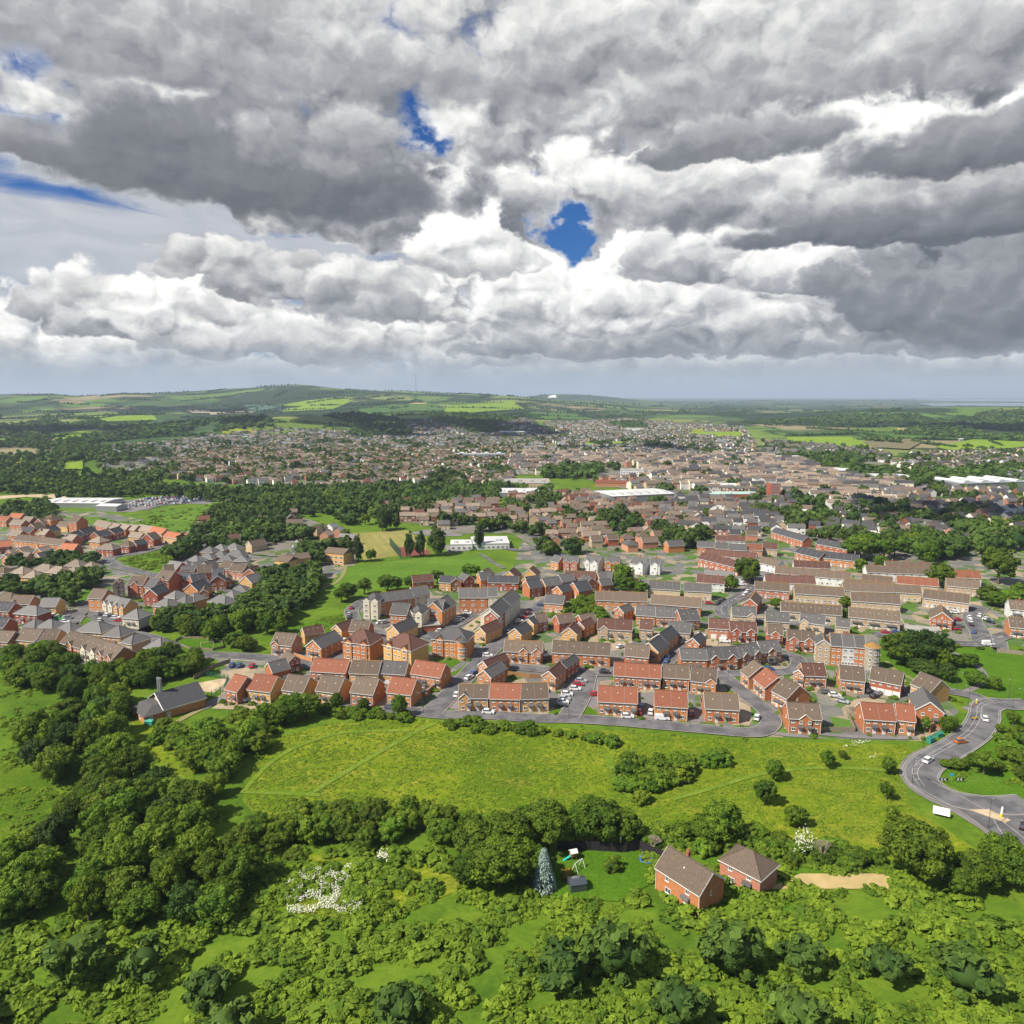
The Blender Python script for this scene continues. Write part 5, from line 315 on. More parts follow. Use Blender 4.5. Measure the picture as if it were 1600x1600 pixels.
def leaf_mat(name,c1,c2,tr=.25,per=.3):
    m,T,b=new_mat(name,.75,.2)
    at=T.n.new('ShaderNodeAttribute'); at.attribute_name='tone'; oi=T.n.new('ShaderNodeObjectInfo')
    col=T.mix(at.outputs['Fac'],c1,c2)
    hs=T.n.new('ShaderNodeHueSaturation'); T.l.new(col,hs.inputs['Color'])
    T.l.new(T.m('ADD',1-per,T.m('MULTIPLY',oi.outputs['Random'],per*2)),hs.inputs['Value'])
    r2=T.m('FRACT',T.m('MULTIPLY',oi.outputs['Random'],37.7)); T.l.new(T.m('ADD',.486,T.m('MULTIPLY',r2,.030)),hs.inputs['Hue'])
    T.l.new(hs.outputs[0],b.inputs['Base Color'])
    tl=T.n.new('ShaderNodeBsdfTranslucent'); T.l.new(T.mix(1,hs.outputs[0],(1.3,1.5,.7),'MULTIPLY'),tl.inputs[0])
    mx=T.n.new('ShaderNodeMixShader'); mx.inputs[0].default_value=tr; out=[n for n in T.n if n.type=='OUTPUT_MATERIAL'][0]
    T.l.new(b.outputs[0],mx.inputs[1]); T.l.new(tl.outputs[0],mx.inputs[2]); T.l.new(mx.outputs[0],out.inputs[0]); return m
M_leaf=leaf_mat('foliage',(.026,.066,.006),(.155,.232,.014)); M_leaf2=leaf_mat('scrub_foliage',(.045,.100,.008),(.18,.25,.018)); M_leafd=leaf_mat('dark_foliage',(.022,.050,.008),(.065,.11,.014),.15)
M_leaff=leaf_mat('far_foliage',(.020,.052,.010),(.11,.175,.022),.15,.0)
M_spruce=leaf_mat('blue_spruce_needles',(.12,.17,.14),(.26,.33,.29),.1); M_gold=leaf_mat('golden_foliage',(.25,.22,.02),(.42,.36,.04)); M_copper=leaf_mat('copper_foliage',(.035,.016,.018),(.07,.03,.03),.1)
M_flower=plain('white_blossom',(.60,.60,.48),.9); M_bark=noisy('bark',(.10,.075,.05),(.17,.13,.09),3,.95,obj=True); M_dead=noisy('bare_grey_twigs',(.30,.24,.19),(.38,.32,.26),3,.95,obj=True)

# ------------------------------------------------------------------ object helpers
def link(name,me,parent=None,loc=None,rot=None):
    o=bpy.data.objects.new(name,me); COL.objects.link(o)
    if parent is not None: o.parent=parent
    if loc is not None: o.location=loc
    if rot is not None: o.rotation_euler=rot
    return o
USED=set()
def thing(name,label,cat,loc=(0,0,0),rz=0,group=None,me=None,scale=None):
    o=link(name,me,None,loc,(0,0,rz))
    if scale: o.scale=scale
    return tag(o,label,cat,group)
def tag(o,label,cat,group=None,shared=False):
    assert shared or label not in USED,label
    if len(label.split())>16: print('LONG',label)
    USED.add(label); o['label']=label; o['category']=cat
    if group: o['group']=group
    return o
def struct(o,kind='structure'): o['kind']=kind; return o
def mesh(name,verts,faces,mats,mi=None,smooth=False):
    me=bpy.data.meshes.new(name); me.from_pydata([tuple(v) for v in verts],[],faces)
    for m in (mats if isinstance(mats,(list,tuple)) else [mats]): me.materials.append(m)
    if mi is not None: me.polygons.foreach_set('material_index',mi)
    if smooth: me.polygons.foreach_set('use_smooth',[True]*len(me.polygons))
    me.update(); return me
class MB:
    def __init__(s): s.v=[]; s.f=[]; s.m=[]
    def add(s,vs,fs,m=0):
        n=len(s.v); s.v+= [tuple(v) for v in vs]; s.f+=[tuple(i+n for i in f) for f in fs]; s.m+=[m]*len(fs); return s
    def box(s,x0,x1,y0,y1,z0,z1,m=0,M=None):
        vs=[Vector((x,y,z)) for z in(z0,z1) for y in(y0,y1) for x in(x0,x1)]
        if M: vs=[M@v for v in vs]
        return s.add(vs,[(0,2,3,1),(4,5,7,6),(0,1,5,4),(2,6,7,3),(0,4,6,2),(1,3,7,5)],m)
    def cyl(s,c,r,z0,z1,n=10,m=0,r2=None,cap=True,M=None):
        r2=r if r2 is None else r2
        vs=[Vector((c[0]+math.cos(6.2832*i/n)*q,c[1]+math.sin(6.2832*i/n)*q,z)) for q,z in((r,z0),(r2,z1)) for i in range(n)]
        if M: vs=[M@v for v in vs]
        fs=[(i,(i+1)%n,n+(i+1)%n,n+i) for i in range(n)]
        if cap: fs+=[tuple(range(n-1,-1,-1)),tuple(range(n,2*n))]
        return s.add(vs,fs,m)
    def tube(s,a,b,r,r2=None,n=6,m=0):
        a=Vector(a); b=Vector(b); d=b-a; q=d.to_track_quat('Z','Y').to_matrix().to_4x4(); q.translation=a
        return s.cyl((0,0),r,0,d.length,n,m,r2,True,q)
    def mesh(s,name,mats,smooth=False): return mesh(name,s.v,s.f,mats,s.m,smooth)
    def put(s,name,mats,parent=None,loc=None,smooth=False): return link(name,s.mesh(name,mats,smooth),parent,loc)

def smooth_line(pts,n=6):
    P=[Vector((p[0],p[1],0)) for p in pts]; out=[]
    for i in range(len(P)-1):
        p0=P[max(i-1,0)];p1=P[i];p2=P[i+1];p3=P[min(i+2,len(P)-1)]
        for k in range(n):
            t=k/n; out.append(.5*((2*p1)+(p2-p0)*t+(2*p0-5*p1+4*p2-p3)*t*t+(3*p1-p0-3*p2+p3)*t*t*t))
    out.append(P[-1]); return out
def strip(line,off0,off1,z):
    L=[];Rr=[]
    for i,p in enumerate(line):
        t=(line[min(i+1,len(line)-1)]-line[max(i-1,0)]); t.z=0; t.normalize(); n=Vector((t.y,-t.x,0))
        L.append(p+n*off0+Vector((0,0,z))); Rr.append(p+n*off1+Vector((0,0,z)))
    n=len(line); return L+Rr,[(i,n+i,n+i+1,i+1) for i in range(n-1)]
def inside(x,y,poly):
    c=False;j=len(poly)-1
    for i in range(len(poly)):
        xi,yi=poly[i];xj,yj=poly[j]
        if (yi>y)!=(yj>y) and x<(xj-xi)*(y-yi)/(yj-yi)+xi: c=not c
        j=i
    return c
def drape(name,poly,mat,z,size=None):
    bm=bmesh.new(); f=bm.faces.new([bm.verts.new((p[0],p[1],0)) for p in poly]); 
    bmesh.ops.triangulate(bm,faces=bm.faces[:])
    if size:
        for _ in range(8):
            es=[e for e in bm.edges if e.calc_length()>size]
            if not es: break
            bmesh.ops.subdivide_edges(bm,edges=es,cuts=1); bmesh.ops.triangulate(bm,faces=bm.faces[:])
    for v in bm.verts: v.co.z=z+(float(TH(v.co.x,v.co.y)) if size else 0)
    bmesh.ops.recalc_face_normals(bm,faces=bm.faces[:])
    me=bpy.data.meshes.new(name); bm.to_mesh(me); bm.free()
    if me.polygons and me.polygons[0].normal.z<0: me.flip_normals()
    me.materials.append(mat); return struct(link(name,me))

# ------------------------------------------------------------------ land, roads, water
def build_land():
    ys=np.concatenate([np.linspace(-400,1300,35)[:-1],1300*np.power(34000/1300,np.linspace(0,1,230))])
    us=np.linspace(-1.35,1.35,241)
    Yg,Ug=np.meshgrid(ys,us,indexing='ij'); Xg=Ug*(np.maximum(Yg,0)+500); Zg=TH(Xg,Yg)
    n,m=Xg.shape; v=np.stack([Xg,Yg,Zg],-1).reshape(-1,3)
    i=np.arange(n-1)[:,None]*m+np.arange(m-1)[None,:]; f=np.stack([i,i+1,i+m+1,i+m],-1).reshape(-1,4)
    me=bpy.data.meshes.new('ground'); me.vertices.add(len(v)); me.vertices.foreach_set('co',v.ravel()); me.loops.add(f.size); me.loops.foreach_set('vertex_index',f.ravel())
    me.polygons.add(len(f)); me.polygons.foreach_set('loop_start',np.arange(0,f.size,4)); me.update(calc_edges=True); me.polygons.foreach_set('use_smooth',[True]*len(f)); me.materials.append(M_land)
    struct(link('ground',me))
build_land()
for i,(pl,mt,nm,z) in enumerate(PATCHES): drape(nm,pl,MP[mt],z+.003*i)
drape('meadow',MEADOW,M_meadow,.012)
for i,(pl,mt) in enumerate(FIELDS): drape('field',pl,MP[mt],2.2+.02*i,70)
drape('sea',SEA,plain('sea_water',(.22,.28,.32),.2,.6),3.0,None)
def town_ground():
    m,T,b=new_mat('town_gardens',.92,.15); p=T.n.new('ShaderNodeNewGeometry').outputs['Position']
    n=T.noise(p,.045,7,.72,.6); col=T.ramp(n,[(.32,(.055,.10,.02)),(.46,(.075,.13,.025)),(.5,(.16,.145,.12)),(.62,(.19,.17,.15)),(.75,(.26,.22,.17))]); T.l.new(col,b.inputs['Base Color']); return m
M_town=town_ground()
for i,t in enumerate(TOWN): drape('town_ground',t[0],M_town,.15+.03*i,(60 if max(p[1] for p in t[0])>1200 else None))
for i,(pts,w) in enumerate(ROADS):
    L=smooth_line(pts); me=MB(); me.add(*strip(L,-w/2,w/2,.28+.004*i)); struct(link('road',me.mesh('road',[M_tarmac])))
    for v in range(0): pass
    # pale kerbs either side
    if w>=6 and i<24:
        k=MB()
        for s in(-1,1):
            a=w/2*s; vs,fs=strip(L,a,a+.28*s,.36+.0045*i); k.add(vs,fs)
        struct(link('kerb',k.mesh('kerb',[M_concrete])))
    if i in LINED:
        mk=MB()
        for j in range(0,len(L)-1,2): mk.add(*strip([L[j],L[j+1]],LINED[i]-.09,LINED[i]+.09,.30+.004*i))
        struct(link('road_marking',mk.mesh('road_marking',[M_line])))
for i,(pts,w,mt) in enumerate(PATHS):
    struct(link('path',MB().add(*strip(smooth_line(pts),-w/2,w/2,.16+.004*i)).mesh('path',[MP[mt]])))

# hatched centre band and edge lines on the sweeping road
L=smooth_line(ROADS[11][0]); mk=MB()
for off in(-4.1,4.1,.9,2.2): mk.add(*strip(L[:62] if abs(off)<3 else L,off-.05,off+.05,.345))
for j in range(3,60,3):
    p,q=L[j],L[j+1]; d=(q-p).normalized(); n=Vector((d.y,-d.x,0)); a=p+n*.75; b=p+n*2.15+d*1.2; w_=d*.08; mk.add([(v.x,v.y,.347) for v in(a-w_,a+w_,b+w_,b-w_)],[(0,1,2,3)])
struct(link('road_marking',mk.mesh('road_marking',[plain('worn_road_paint',(.46,.44,.40),.8)])))
# ------------------------------------------------------------------ leaf clouds
def crown_arrays(seed,nc,nl,leaf,squash=.92,low=-.75,core=True,spread=.76,cr=(.15,.30)):
    r=np.random.default_rng(seed)
    c=r.normal(size=(nc*4,3)); c/=np.linalg.norm(c,axis=1)[:,None]; c=c[c[:,2]>low][:nc]; nc=len(c)
    lump=1+.16*np.sin(c[:,0]*3.1+seed)*np.cos(c[:,1]*2.7+seed*2)
    cc=c*(spread*r.uniform(.62,1.15,nc)*lump)[:,None]; rad=r.uniform(cr[0],cr[1],nc); tone=r.uniform(0,1,nc)
    k=r.integers(0,nc,nl); d=r.normal(size=(nl,3)); d/=np.linalg.norm(d,axis=1)[:,None]; d=d+c[k]*.6+np.array([0,0,.3]); d/=np.linalg.norm(d,axis=1)[:,None]
    p=cc[k]+d*(rad[k]*r.uniform(.72,1.08,nl))[:,None]; p[:,2]*=squash
    nrm=d+r.normal(size=(nl,3))*.32; nrm/=np.linalg.norm(nrm,axis=1)[:,None]
    a=np.cross(nrm,r.normal(size=(nl,3))); a/=np.linalg.norm(a,axis=1)[:,None]; b=np.cross(nrm,a)
    s=(leaf*r.uniform(.6,1.3,nl))[:,None]; a=a*s; b=b*s*.75
    V=np.stack([p-a-b*.4,p-b,p+a+b*.4,p+b],1).reshape(-1,3); F=np.arange(nl*4).reshape(-1,4)
    tn=np.clip(tone[k]*.55+r.uniform(0,.45,nl),0,1)
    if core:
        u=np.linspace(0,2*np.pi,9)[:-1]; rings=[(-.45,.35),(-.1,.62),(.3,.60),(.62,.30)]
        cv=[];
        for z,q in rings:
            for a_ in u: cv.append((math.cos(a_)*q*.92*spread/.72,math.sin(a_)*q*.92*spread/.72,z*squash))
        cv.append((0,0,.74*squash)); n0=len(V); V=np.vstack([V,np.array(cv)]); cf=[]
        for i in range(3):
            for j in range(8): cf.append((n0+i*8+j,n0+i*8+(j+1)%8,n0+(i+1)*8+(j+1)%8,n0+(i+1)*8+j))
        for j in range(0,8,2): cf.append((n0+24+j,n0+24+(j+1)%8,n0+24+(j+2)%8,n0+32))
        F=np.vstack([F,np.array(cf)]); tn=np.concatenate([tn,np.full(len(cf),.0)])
    return V,F,tn
def quad_mesh(name,V,F,tone,mat):
    me=bpy.data.meshes.new(name); me.vertices.add(len(V)); me.vertices.foreach_set('co',np.ascontiguousarray(V,dtype=np.float32).ravel())
    me.loops.add(F.size); me.loops.foreach_set('vertex_index',np.ascontiguousarray(F,dtype=np.int32).ravel()); me.polygons.add(len(F)); me.polygons.foreach_set('loop_start',np.arange(0,F.size,4,dtype=np.int32))
    me.update(calc_edges=True)
    if tone is not None:
        a=me.attributes.new('tone','FLOAT','FACE'); a.data.foreach_set('value',np.ascontiguousarray(tone,dtype=np.float32))
    for m in (mat if isinstance(mat,list) else [mat]): me.materials.append(m)
    return me
def crown_set(n,nc,nl,leaf,mat,seed,**k): return [quad_mesh('crown',*crown_arrays(seed+i,nc,nl,leaf,**k),mat) for i in range(n)]
CR_BIG=crown_set(5,150,10000,.052,M_leaf,10); CR_MID=crown_set(5,95,5000,.070,M_leaf,30); CR_SM=crown_set(4,55,1900,.11,M_leaf,50)
CR_DARK=crown_set(2,120,7000,.06,M_leafd,70); CR_POP=crown_set(2,60,4200,.085,M_leafd,80,squash=2.2,low=-.9); CR_BUSH=crown_set(5,60,3400,.085,M_leaf2,90,squash=.85,low=-.2); CR_COP=crown_set(1,40,3000,.09,M_copper,99)
CR_BUSH2=crown_set(4,90,6000,.062,M_leaf2,120)
def trunk_mesh(seed,h):
    r=random.Random(seed); m=MB(); m.tube((0,0,-.3),(0,0,h*.45),.045*h,.028*h,7)
    for k in range(5):
        a=k*1.26+r.random(); z=h*(.30+.06*k); m.tube((0,0,z*.95),(math.cos(a)*h*.24,math.sin(a)*h*.24,z+h*.2),.018*h,.008*h,5)
    return m.mesh('trunk',[M_bark])
TRUNKS=[trunk_mesh(i,1.0) for i in range(3)]
ORD=lambda n:{1:'first',2:'second',3:'third',4:'fourth',5:'fifth',6:'sixth',7:'seventh',8:'eighth',9:'ninth',10:'tenth'}.get(n) or ('%d%s'%(n,'th' if 10<n%100<20 else {1:'st',2:'nd',3:'rd'}.get(n%10,'th')))
def make_tree(x,y,h,r,label,cat='tree',group=None,crowns=None,name='broadleaf_tree',zs=1.0,z0=0,wood=False):
    if crowns is None: crowns=CR_BIG if y<330 else (CR_MID if y<480 else CR_SM)
    t=thing(name,label,cat,(x,y,z0),rnd.uniform(0,6.28),group)
    tr=link('trunk',rnd.choice(TRUNKS),t); tr.scale=(h,h,h)
    c=link('crown',rnd.choice(crowns),t); r=r*.86; ch=h*(.93 if wood else .80)
    c.location=(0,0,h-ch*.5); c.scale=(r,r*rnd.uniform(.85,1.1),ch*.56*zs); return t
def scatter(poly,sp,rr):
    xs=[p[0] for p in poly]; ys=[p[1] for p in poly]; out=[]; y=min(ys); row=0
    while y<max(ys):
        x=min(xs)+(row%2)*sp*.5
        while x<max(xs):
            a=x+rr.uniform(-.35,.35)*sp; b=y+rr.uniform(-.35,.35)*sp
            if inside(a,b,poly): out.append((a,b))
            x+=sp
        y+=sp*.87; row+=1
    return out
def px_of(x,y): return 800+1150*x/(y*.988+16.7)
def on_road(x,y,pad=1.5):
    for pts,w in ROADS:
        for i in range(len(pts)-1):
            ax,ay=pts[i];bx,by=pts[i+1];dx,dy=bx-ax,by-ay;L=dx*dx+dy*dy
            if L==0: continue
            t=max(0,min(1,((x-ax)*dx+(y-ay)*dy)/L))
            if (x-ax-dx*t)**2+(y-ay-dy*t)**2<(w/2+pad)**2: return True
    return False

# ------------------------------------------------------------------ houses
WIN={}
def window_mesh(w,h,n=2):
    k=(w,h,n)
    if k in WIN: return WIN[k]
    m=MB(); t=.13; m.box(-w/2,w/2,-.06,.02,0,t); m.box(-w/2,w/2,-.06,.02,h-t,h); m.box(-w/2,-w/2+t,-.06,.02,t,h-t); m.box(w/2-t,w/2,-.06,.02,t,h-t)
    for i in range(1,n): x=-w/2+w*i/n; m.box(x-.04,x+.04,-.055,.02,t,h-t)
    m.box(-w/2+t,w/2-t,-.012,.015,t,h-t,1); m.box(-w/2-.06,w/2+.06,-.13,.0,-.09,-.002)
    WIN[k]=m.mesh('window',[M_white,M_glass]); return WIN[k]
def split_window(w,h,n):
    k=('split',w,h,n)
    if k not in WIN:
        window_mesh(w,h,n); m=MB(); t=.10; m.box(-w/2,w/2,-.06,.02,0,t); m.box(-w/2,w/2,-.06,.02,h-t,h); m.box(-w/2,-w/2+t,-.06,.02,t,h-t); m.box(w/2-t,w/2,-.06,.02,t,h-t)
        for i in range(1,n): x=-w/2+w*i/n; m.box(x-.045,x+.045,-.055,.02,t,h-t)
        m.box(-w/2-.06,w/2+.06,-.13,.0,-.09,-.002); WIN[k]=(m.mesh('window',[M_white]),MB().box(-w/2+t,w/2-t,-.012,.015,t,h-t).mesh('pane',[M_glass]))
    return WIN[k]
def simple(key,f):
    if key not in WIN: WIN[key]=f()
    return WIN[key]
def door_mesh(mat=None,key='door'):
    def f():
        m=MB(); m.box(-.5,.5,-.05,.02,0,2.1,0); m.box(-.42,.42,-.07,-.052,.06,2.02,1); m.box(-.2,.2,-.085,-.072,1.4,1.8,2); return m.mesh('door',[M_white,mat or M_door,M_glass])
    return simple(key,f)
def garage_mesh():
    def f():
        m=MB(); m.box(-1.2,1.2,-.05,.02,0,2.15,0)
        for i in range(5): m.box(-1.12,1.12,-.07,-.052,.06+i*.42,.44+i*.42,1)
        return m.mesh('garage_door',[M_white,M_white])
    return simple('garage',f)
def porch_mesh():
    def f():
        m=MB(); m.add([(-1.05,-.9,0),(1.05,-.9,0),(1.05,.02,.42),(-1.05,.02,.42),(-1.05,-.9,-.1),(1.05,-.9,-.1),(1.05,.02,-.1),(-1.05,.02,-.1)],[(0,1,2,3),(4,7,6,5),(0,4,5,1),(1,5,6,2),(0,3,7,4)],0)
        m.box(-1,-.9,-.8,-.1,-.28,-.1,1); m.box(.9,1,-.8,-.1,-.28,-.1,1); return m.mesh('porch_canopy',[ROOF['g'],M_white])
    return simple('porch',f)
def walls_gable_e(m,w,d,h,rise,mi=0):  # ridge along x
    vs=[(-w/2,0,-.3),(w/2,0,-.3),(w/2,d,-.3),(-w/2,d,-.3),(-w/2,0,h),(w/2,0,h),(w/2,d,h),(-w/2,d,h),(-w/2,d/2,h+rise),(w/2,d/2,h+rise)]
    m.add(vs,[(0,1,5,4),(2,3,7,6),(1,2,6,9,5),(3,0,4,8,7),(4,5,9,8),(7,8,9,6)],mi)
def roof_slab(m,a,b,c,d_,t=.16,mi=0):
    n=(Vector(b)-Vector(a)).cross(Vector(d_)-Vector(a)).normalized()*t
    if n.z<0: n=-n
    lo=[Vector(p) for p in(a,b,c,d_)]; up=[p+n for p in lo]; m.add(lo+up,[(0,1,2,3),(7,6,5,4),(0,4,5,1),(1,5,6,2),(2,6,7,3),(3,7,4,0)],mi)
ROOFN={'r':'red-roofed','b':'brown-roofed','g':'grey-roofed','d':'dark-roofed','m':'maroon-roofed','s':'slate-roofed','t':'tan-roofed','o':'orange-roofed'}
WALLN={'o':'orange brick','y':'yellow brick','r':'red brick','k':'rose brick','u':'buff brick','c':'cream','w':'white-walled'}
def house(ax,ay,bx,by,d,h,code,units,ex,label,group,lod):
    st,rf,wl=code; A=Vector((ax,ay,0)); B=Vector((bx,by,0)); w=max(4.,(B-A).length); ang=math.atan2(by-ay,bx-ax); mid=(A+B)/2
    flat='flat' in ex; name='block_of_flats' if flat else ('terraced_house' if units>=4 else 'brick_house' if wl in 'orkyu' else 'rendered_house')
    cat='flats' if flat else 'house'
    root=thing(name,label,cat,mid,ang,group); WM=WALL[wl]; RM=ROOF[rf]; pitch=.78; oh=.32
    if st=='g': span=w; rise=pitch*span/2
    else: span=d; rise=pitch*span/2
    if st=='h': rise=.76*min(w,d)/2
    if rise>5.2: rise=5.2
    wm=MB()
    if st=='e': walls_gable_e(wm,w,d,h,rise-.03)
    elif st=='g':
        wm.add([(-w/2,0,-.3),(w/2,0,-.3),(w/2,d,-.3),(-w/2,d,-.3),(-w/2,0,h),(w/2,0,h),(w/2,d,h),(-w/2,d,h),(0,0,h+rise-.03),(0,d,h+rise-.03)],[(0,1,5,8,4),(2,3,7,9,6),(1,2,6,5),(3,0,4,7),(4,8,9,7),(8,5,6,9)])
    else: wm.box(-w/2,w/2,0,d,-.3,h)
    rm=MB(); bb=MB(); rg=MB(); pl_=MB()
    dz=oh*rise/(span/2)
    if st=='e':
        x0,x1=-w/2-.18,w/2+.18
        roof_slab(rm,(x0,-oh,h-dz),(x1,-oh,h-dz),(x1,d/2,h+rise),(x0,d/2,h+rise)); roof_slab(rm,(x1,d+oh,h-dz),(x0,d+oh,h-dz),(x0,d/2,h+rise),(x1,d/2,h+rise))
        rg.box(x0-.02,x1+.02,d/2-.17,d/2+.17,h+rise+.10,h+rise+.27)
        for x in(x0,x1):
            for s,yy in((1,-oh),(-1,d+oh)):
                bb.add([(x-.05,yy,h-dz-.16),(x+.05,yy,h-dz-.16),(x+.05,d/2,h+rise-.16),(x-.05,d/2,h+rise-.16),(x-.05,yy,h-dz+.2),(x+.05,yy,h-dz+.2),(x+.05,d/2,h+rise+.2),(x-.05,d/2,h+rise+.2)],[(0,1,2,3),(7,6,5,4),(0,4,5,1),(1,5,6,2),(2,6,7,3),(3,7,4,0)])
        fz=h-dz; bb.box(x0+.06,x1-.06,-oh-.08,-oh-.0,fz-.14,fz+.10)
        if units>1 and lod<2 and h<6.5 or (flat and units>2):
            for k in range(1,units): x=x0+(x1-x0)*k/units; roof_slab(pl_,(x-.035,-oh,h-dz+.17),(x+.035,-oh,h-dz+.17),(x+.035,d/2-.2,h+rise+.02),(x-.035,d/2-.2,h+rise+.02),.05)
    elif st=='g':
        y0,y1=-.2,d+.2
        roof_slab(rm,(-w/2-oh,y0,h-dz),(-w/2-oh,y1,h-dz),(0,y1,h+rise),(0,y0,h+rise)); roof_slab(rm,(w/2+oh,y1,h-dz),(w/2+oh,y0,h-dz),(0,y0,h+rise),(0,y1,h+rise))
        rg.box(-.17,.17,y0-.02,y1+.02,h+rise+.10,h+rise+.27)
        for y in(y0,y1):
            for s in(-1,1):
                xx=s*(w/2+oh); bb.add([(xx,y-.06,h-dz-.2),(xx,y+.06,h-dz-.2),(0,y+.06,h+rise-.2),(0,y-.06,h+rise-.2),(xx,y-.06,h-dz+.2),(xx,y+.06,h-dz+.2),(0,y+.06,h+rise+.2),(0,y-.06,h+rise+.2)],[(0,1,2,3),(7,6,5,4),(0,4,5,1),(1,5,6,2),(2,6,7,3),(3,7,4,0)])
    else:
        o_=.4; hr=max(0,(w-d)/2) ; hd=max(0,(d-w)/2); X,Y0,Y1=w/2+o_,-o_,d+o_; z=h-.12; c0=(-hr,d/2-hd,h+rise);c1=(hr,d/2-hd,h+rise)
        if hd>0: c0=(0,d/2-hd,h+rise); c1=(0,d/2+hd,h+rise)
        vs=[(-X,Y0,z),(X,Y0,z),(X,Y1,z),(-X,Y1,z),c0,c1,(-X,Y0,z-.16),(X,Y0,z-.16),(X,Y1,z-.16),(-X,Y1,z-.16)]
        fs=[(0,1,5,4),(1,2,5),(2,3,4,5),(3,0,4)] if hd==0 else [(0,1,4),(1,2,5,4),(2,3,5),(3,0,4,5)]
        rm.add(vs,fs+[(6,7,1,0),(7,8,2,1),(8,9,3,2),(9,6,0,3),(9,8,7,6)])
        for k,(p,q) in enumerate([(0,4),(1,4 if hd>0 else 5),(2,5),(3,5 if hd>0 else 4)]): rg.tube(Vector(vs[p])+Vector((0,0,.05)),Vector(vs[q])+Vector((0,0,.05)),.11,.11,5)
        rg.tube(Vector(c0)+Vector((0,0,.05)),Vector(c1)+Vector((0,0,.06)),.12,.12,5) if (Vector(c0)-Vector(c1)).length>.1 else None
        bb.box(-X,X,Y0-.07,Y0-.01,z-.22,z-.02); bb.box(X+.01,X+.07,Y0,Y1,z-.22,z-.02)
    # cross gables on the front
    gi=ex.find('g'); gab=[]
    if 'g1' in ex or 'g2' in ex or 'g3' in ex:
        n=int(ex[ex.find('g')+1]); pos=ex[ex.find('g')+2:ex.find('g')+3]
        if n==1: gab=[{'L':-w/2+w*.2,'R':w/2-w*.2,'C':0}.get(pos,0)]
        elif n==2: gab=[-w*.27,w*.27] if pos!='R' else [w*.02,w*.36]
        else: gab=[-w*.36,0,w*.36]
        gw=min(3.4,w/(n+.6)); 
        for gx in gab:
            gr=min(pitch*gw/2*1.1,rise*.8); gy=1.0+gr/pitch
            wm.add([(gx-gw/2,-.45,-.3),(gx+gw/2,-.45,-.3),(gx+gw/2,gy,-.3),(gx-gw/2,gy,-.3),(gx-gw/2,-.45,h),(gx+gw/2,-.45,h),(gx+gw/2,gy,h),(gx-gw/2,gy,h),(gx,-.45,h+gr),(gx,gy,h+gr)],[(0,1,5,8,4),(1,2,6,5),(3,0,4,7),(4,8,9,7),(8,5,6,9)])
            for s in(-1,1):
                e=(gx+s*(gw/2+.22),-.6,h-.17); f=(gx+s*(gw/2+.22),gy+.3,h-.17); r1=(gx,gy+.3,h+gr+.04); r0=(gx,-.6,h+gr+.04)
                roof_slab(rm,e,f,r1,r0,.13)
                bb.tube((e[0],-.62,e[2]+.04),(gx,-.62,h+gr+.14),.11,.11,4)
    wo=wm.put('walls',[WM],root); rmats=[RM]; ro=rm.put('roof',rmats,root); bb.put('bargeboards',[M_white],root)
    if pl_.v: pl_.put('roof_joint',[M_concrete],ro)
    rg.put('ridge_tiles',[LICHEN if ('m' in ex.split() or (rf=='b' and lod<2 and (int(abs(ax))%3==0))) else RM],ro)
    # openings
    fl=max(1,int(h/2.45)); uw=w/units; cyy=mid.y
    def win(x,z,ww=1.15,hh=1.15,y=-.02,rz=0,n=2):
        if cyy<262:
            o=link('window',split_window(ww,hh,n)[0],root,(x,y,z),(0,0,rz)); link('pane',split_window(ww,hh,n)[1],o)
        else: o=link('window',window_mesh(ww,hh,n),root,(x,y,z),(0,0,rz))
    yf=lambda x: -.47 if any(abs(x-gx)<gw/2 for gx in gab) else -.02
    gdoors=int(ex[ex.find('G')+1]) if 'G' in ex else 0
    if lod==0 or lod==1:
        for u in range(units):
            x0=-w/2+uw*u; 
            for f in range(1,fl):
                z=.95+f*2.55 if not flat else .9+f*2.65
                if uw>3.6 and lod==0 or uw>6:
                    for q in(.27,.73): win(x0+uw*q,z,1.0,1.05,yf(x0+uw*q))
                else: win(x0+uw*.5,z,1.5,1.05,yf(x0+uw*.5),n=3)
            if gdoors: continue
            side=.3 if u%2 else .7
            if flat: 
                for q in(.27,.73): win(x0+uw*q,.9,1.0,1.1,yf(x0+uw*q))
            else:
                xd=x0+uw*side; link('door',door_mesh(M_green,'gdoor') if ('greendoor' in ex and u==units-1) else door_mesh(),root,(xd,yf(xd)-.01,.05))
                if lod==0: link('porch_canopy',porch_mesh(),root,(xd,yf(xd),2.55))
                xw=x0+uw*(1-side); win(xw,.85,1.2 if uw<6 else 1.6,1.2,yf(xw))
        if gdoors:
            for k in range(gdoors): link('garage_door',garage_mesh(),root,(-w/2+w*(k+.5)/gdoors,-.03,.03))
        if st=='g' and lod==0: win(0,h+.2,.7,.8,-.02,n=1)
        # flank windows facing either way
        if lod==0 and st!='h' and d>5:
            for s in(-1,1):
                if flat or st=='g':
                    for f in range(fl):
                        for q in((.2,.5,.8) if d>10 else (.3,.7)): link('window',window_mesh(1.0,1.05,2),root,(s*(w/2+.02),d*q,.95+f*2.6),(0,0,s*math.pi/2))
                elif rnd.random()<.5: link('window',window_mesh(.6,1.0,1),root,(s*(w/2+.02),d*.45,3.5),(0,0,s*math.pi/2))
    if cyy<262 and st!='h':
        for k in range(units+1):
            if k%2==0 or units==1:
                x=-w/2+.12+(w-.24)*k/units; MB().box(x-.05,x+.05,-.12,-.015,0,h-.1).put('downpipe',[M_white],root)
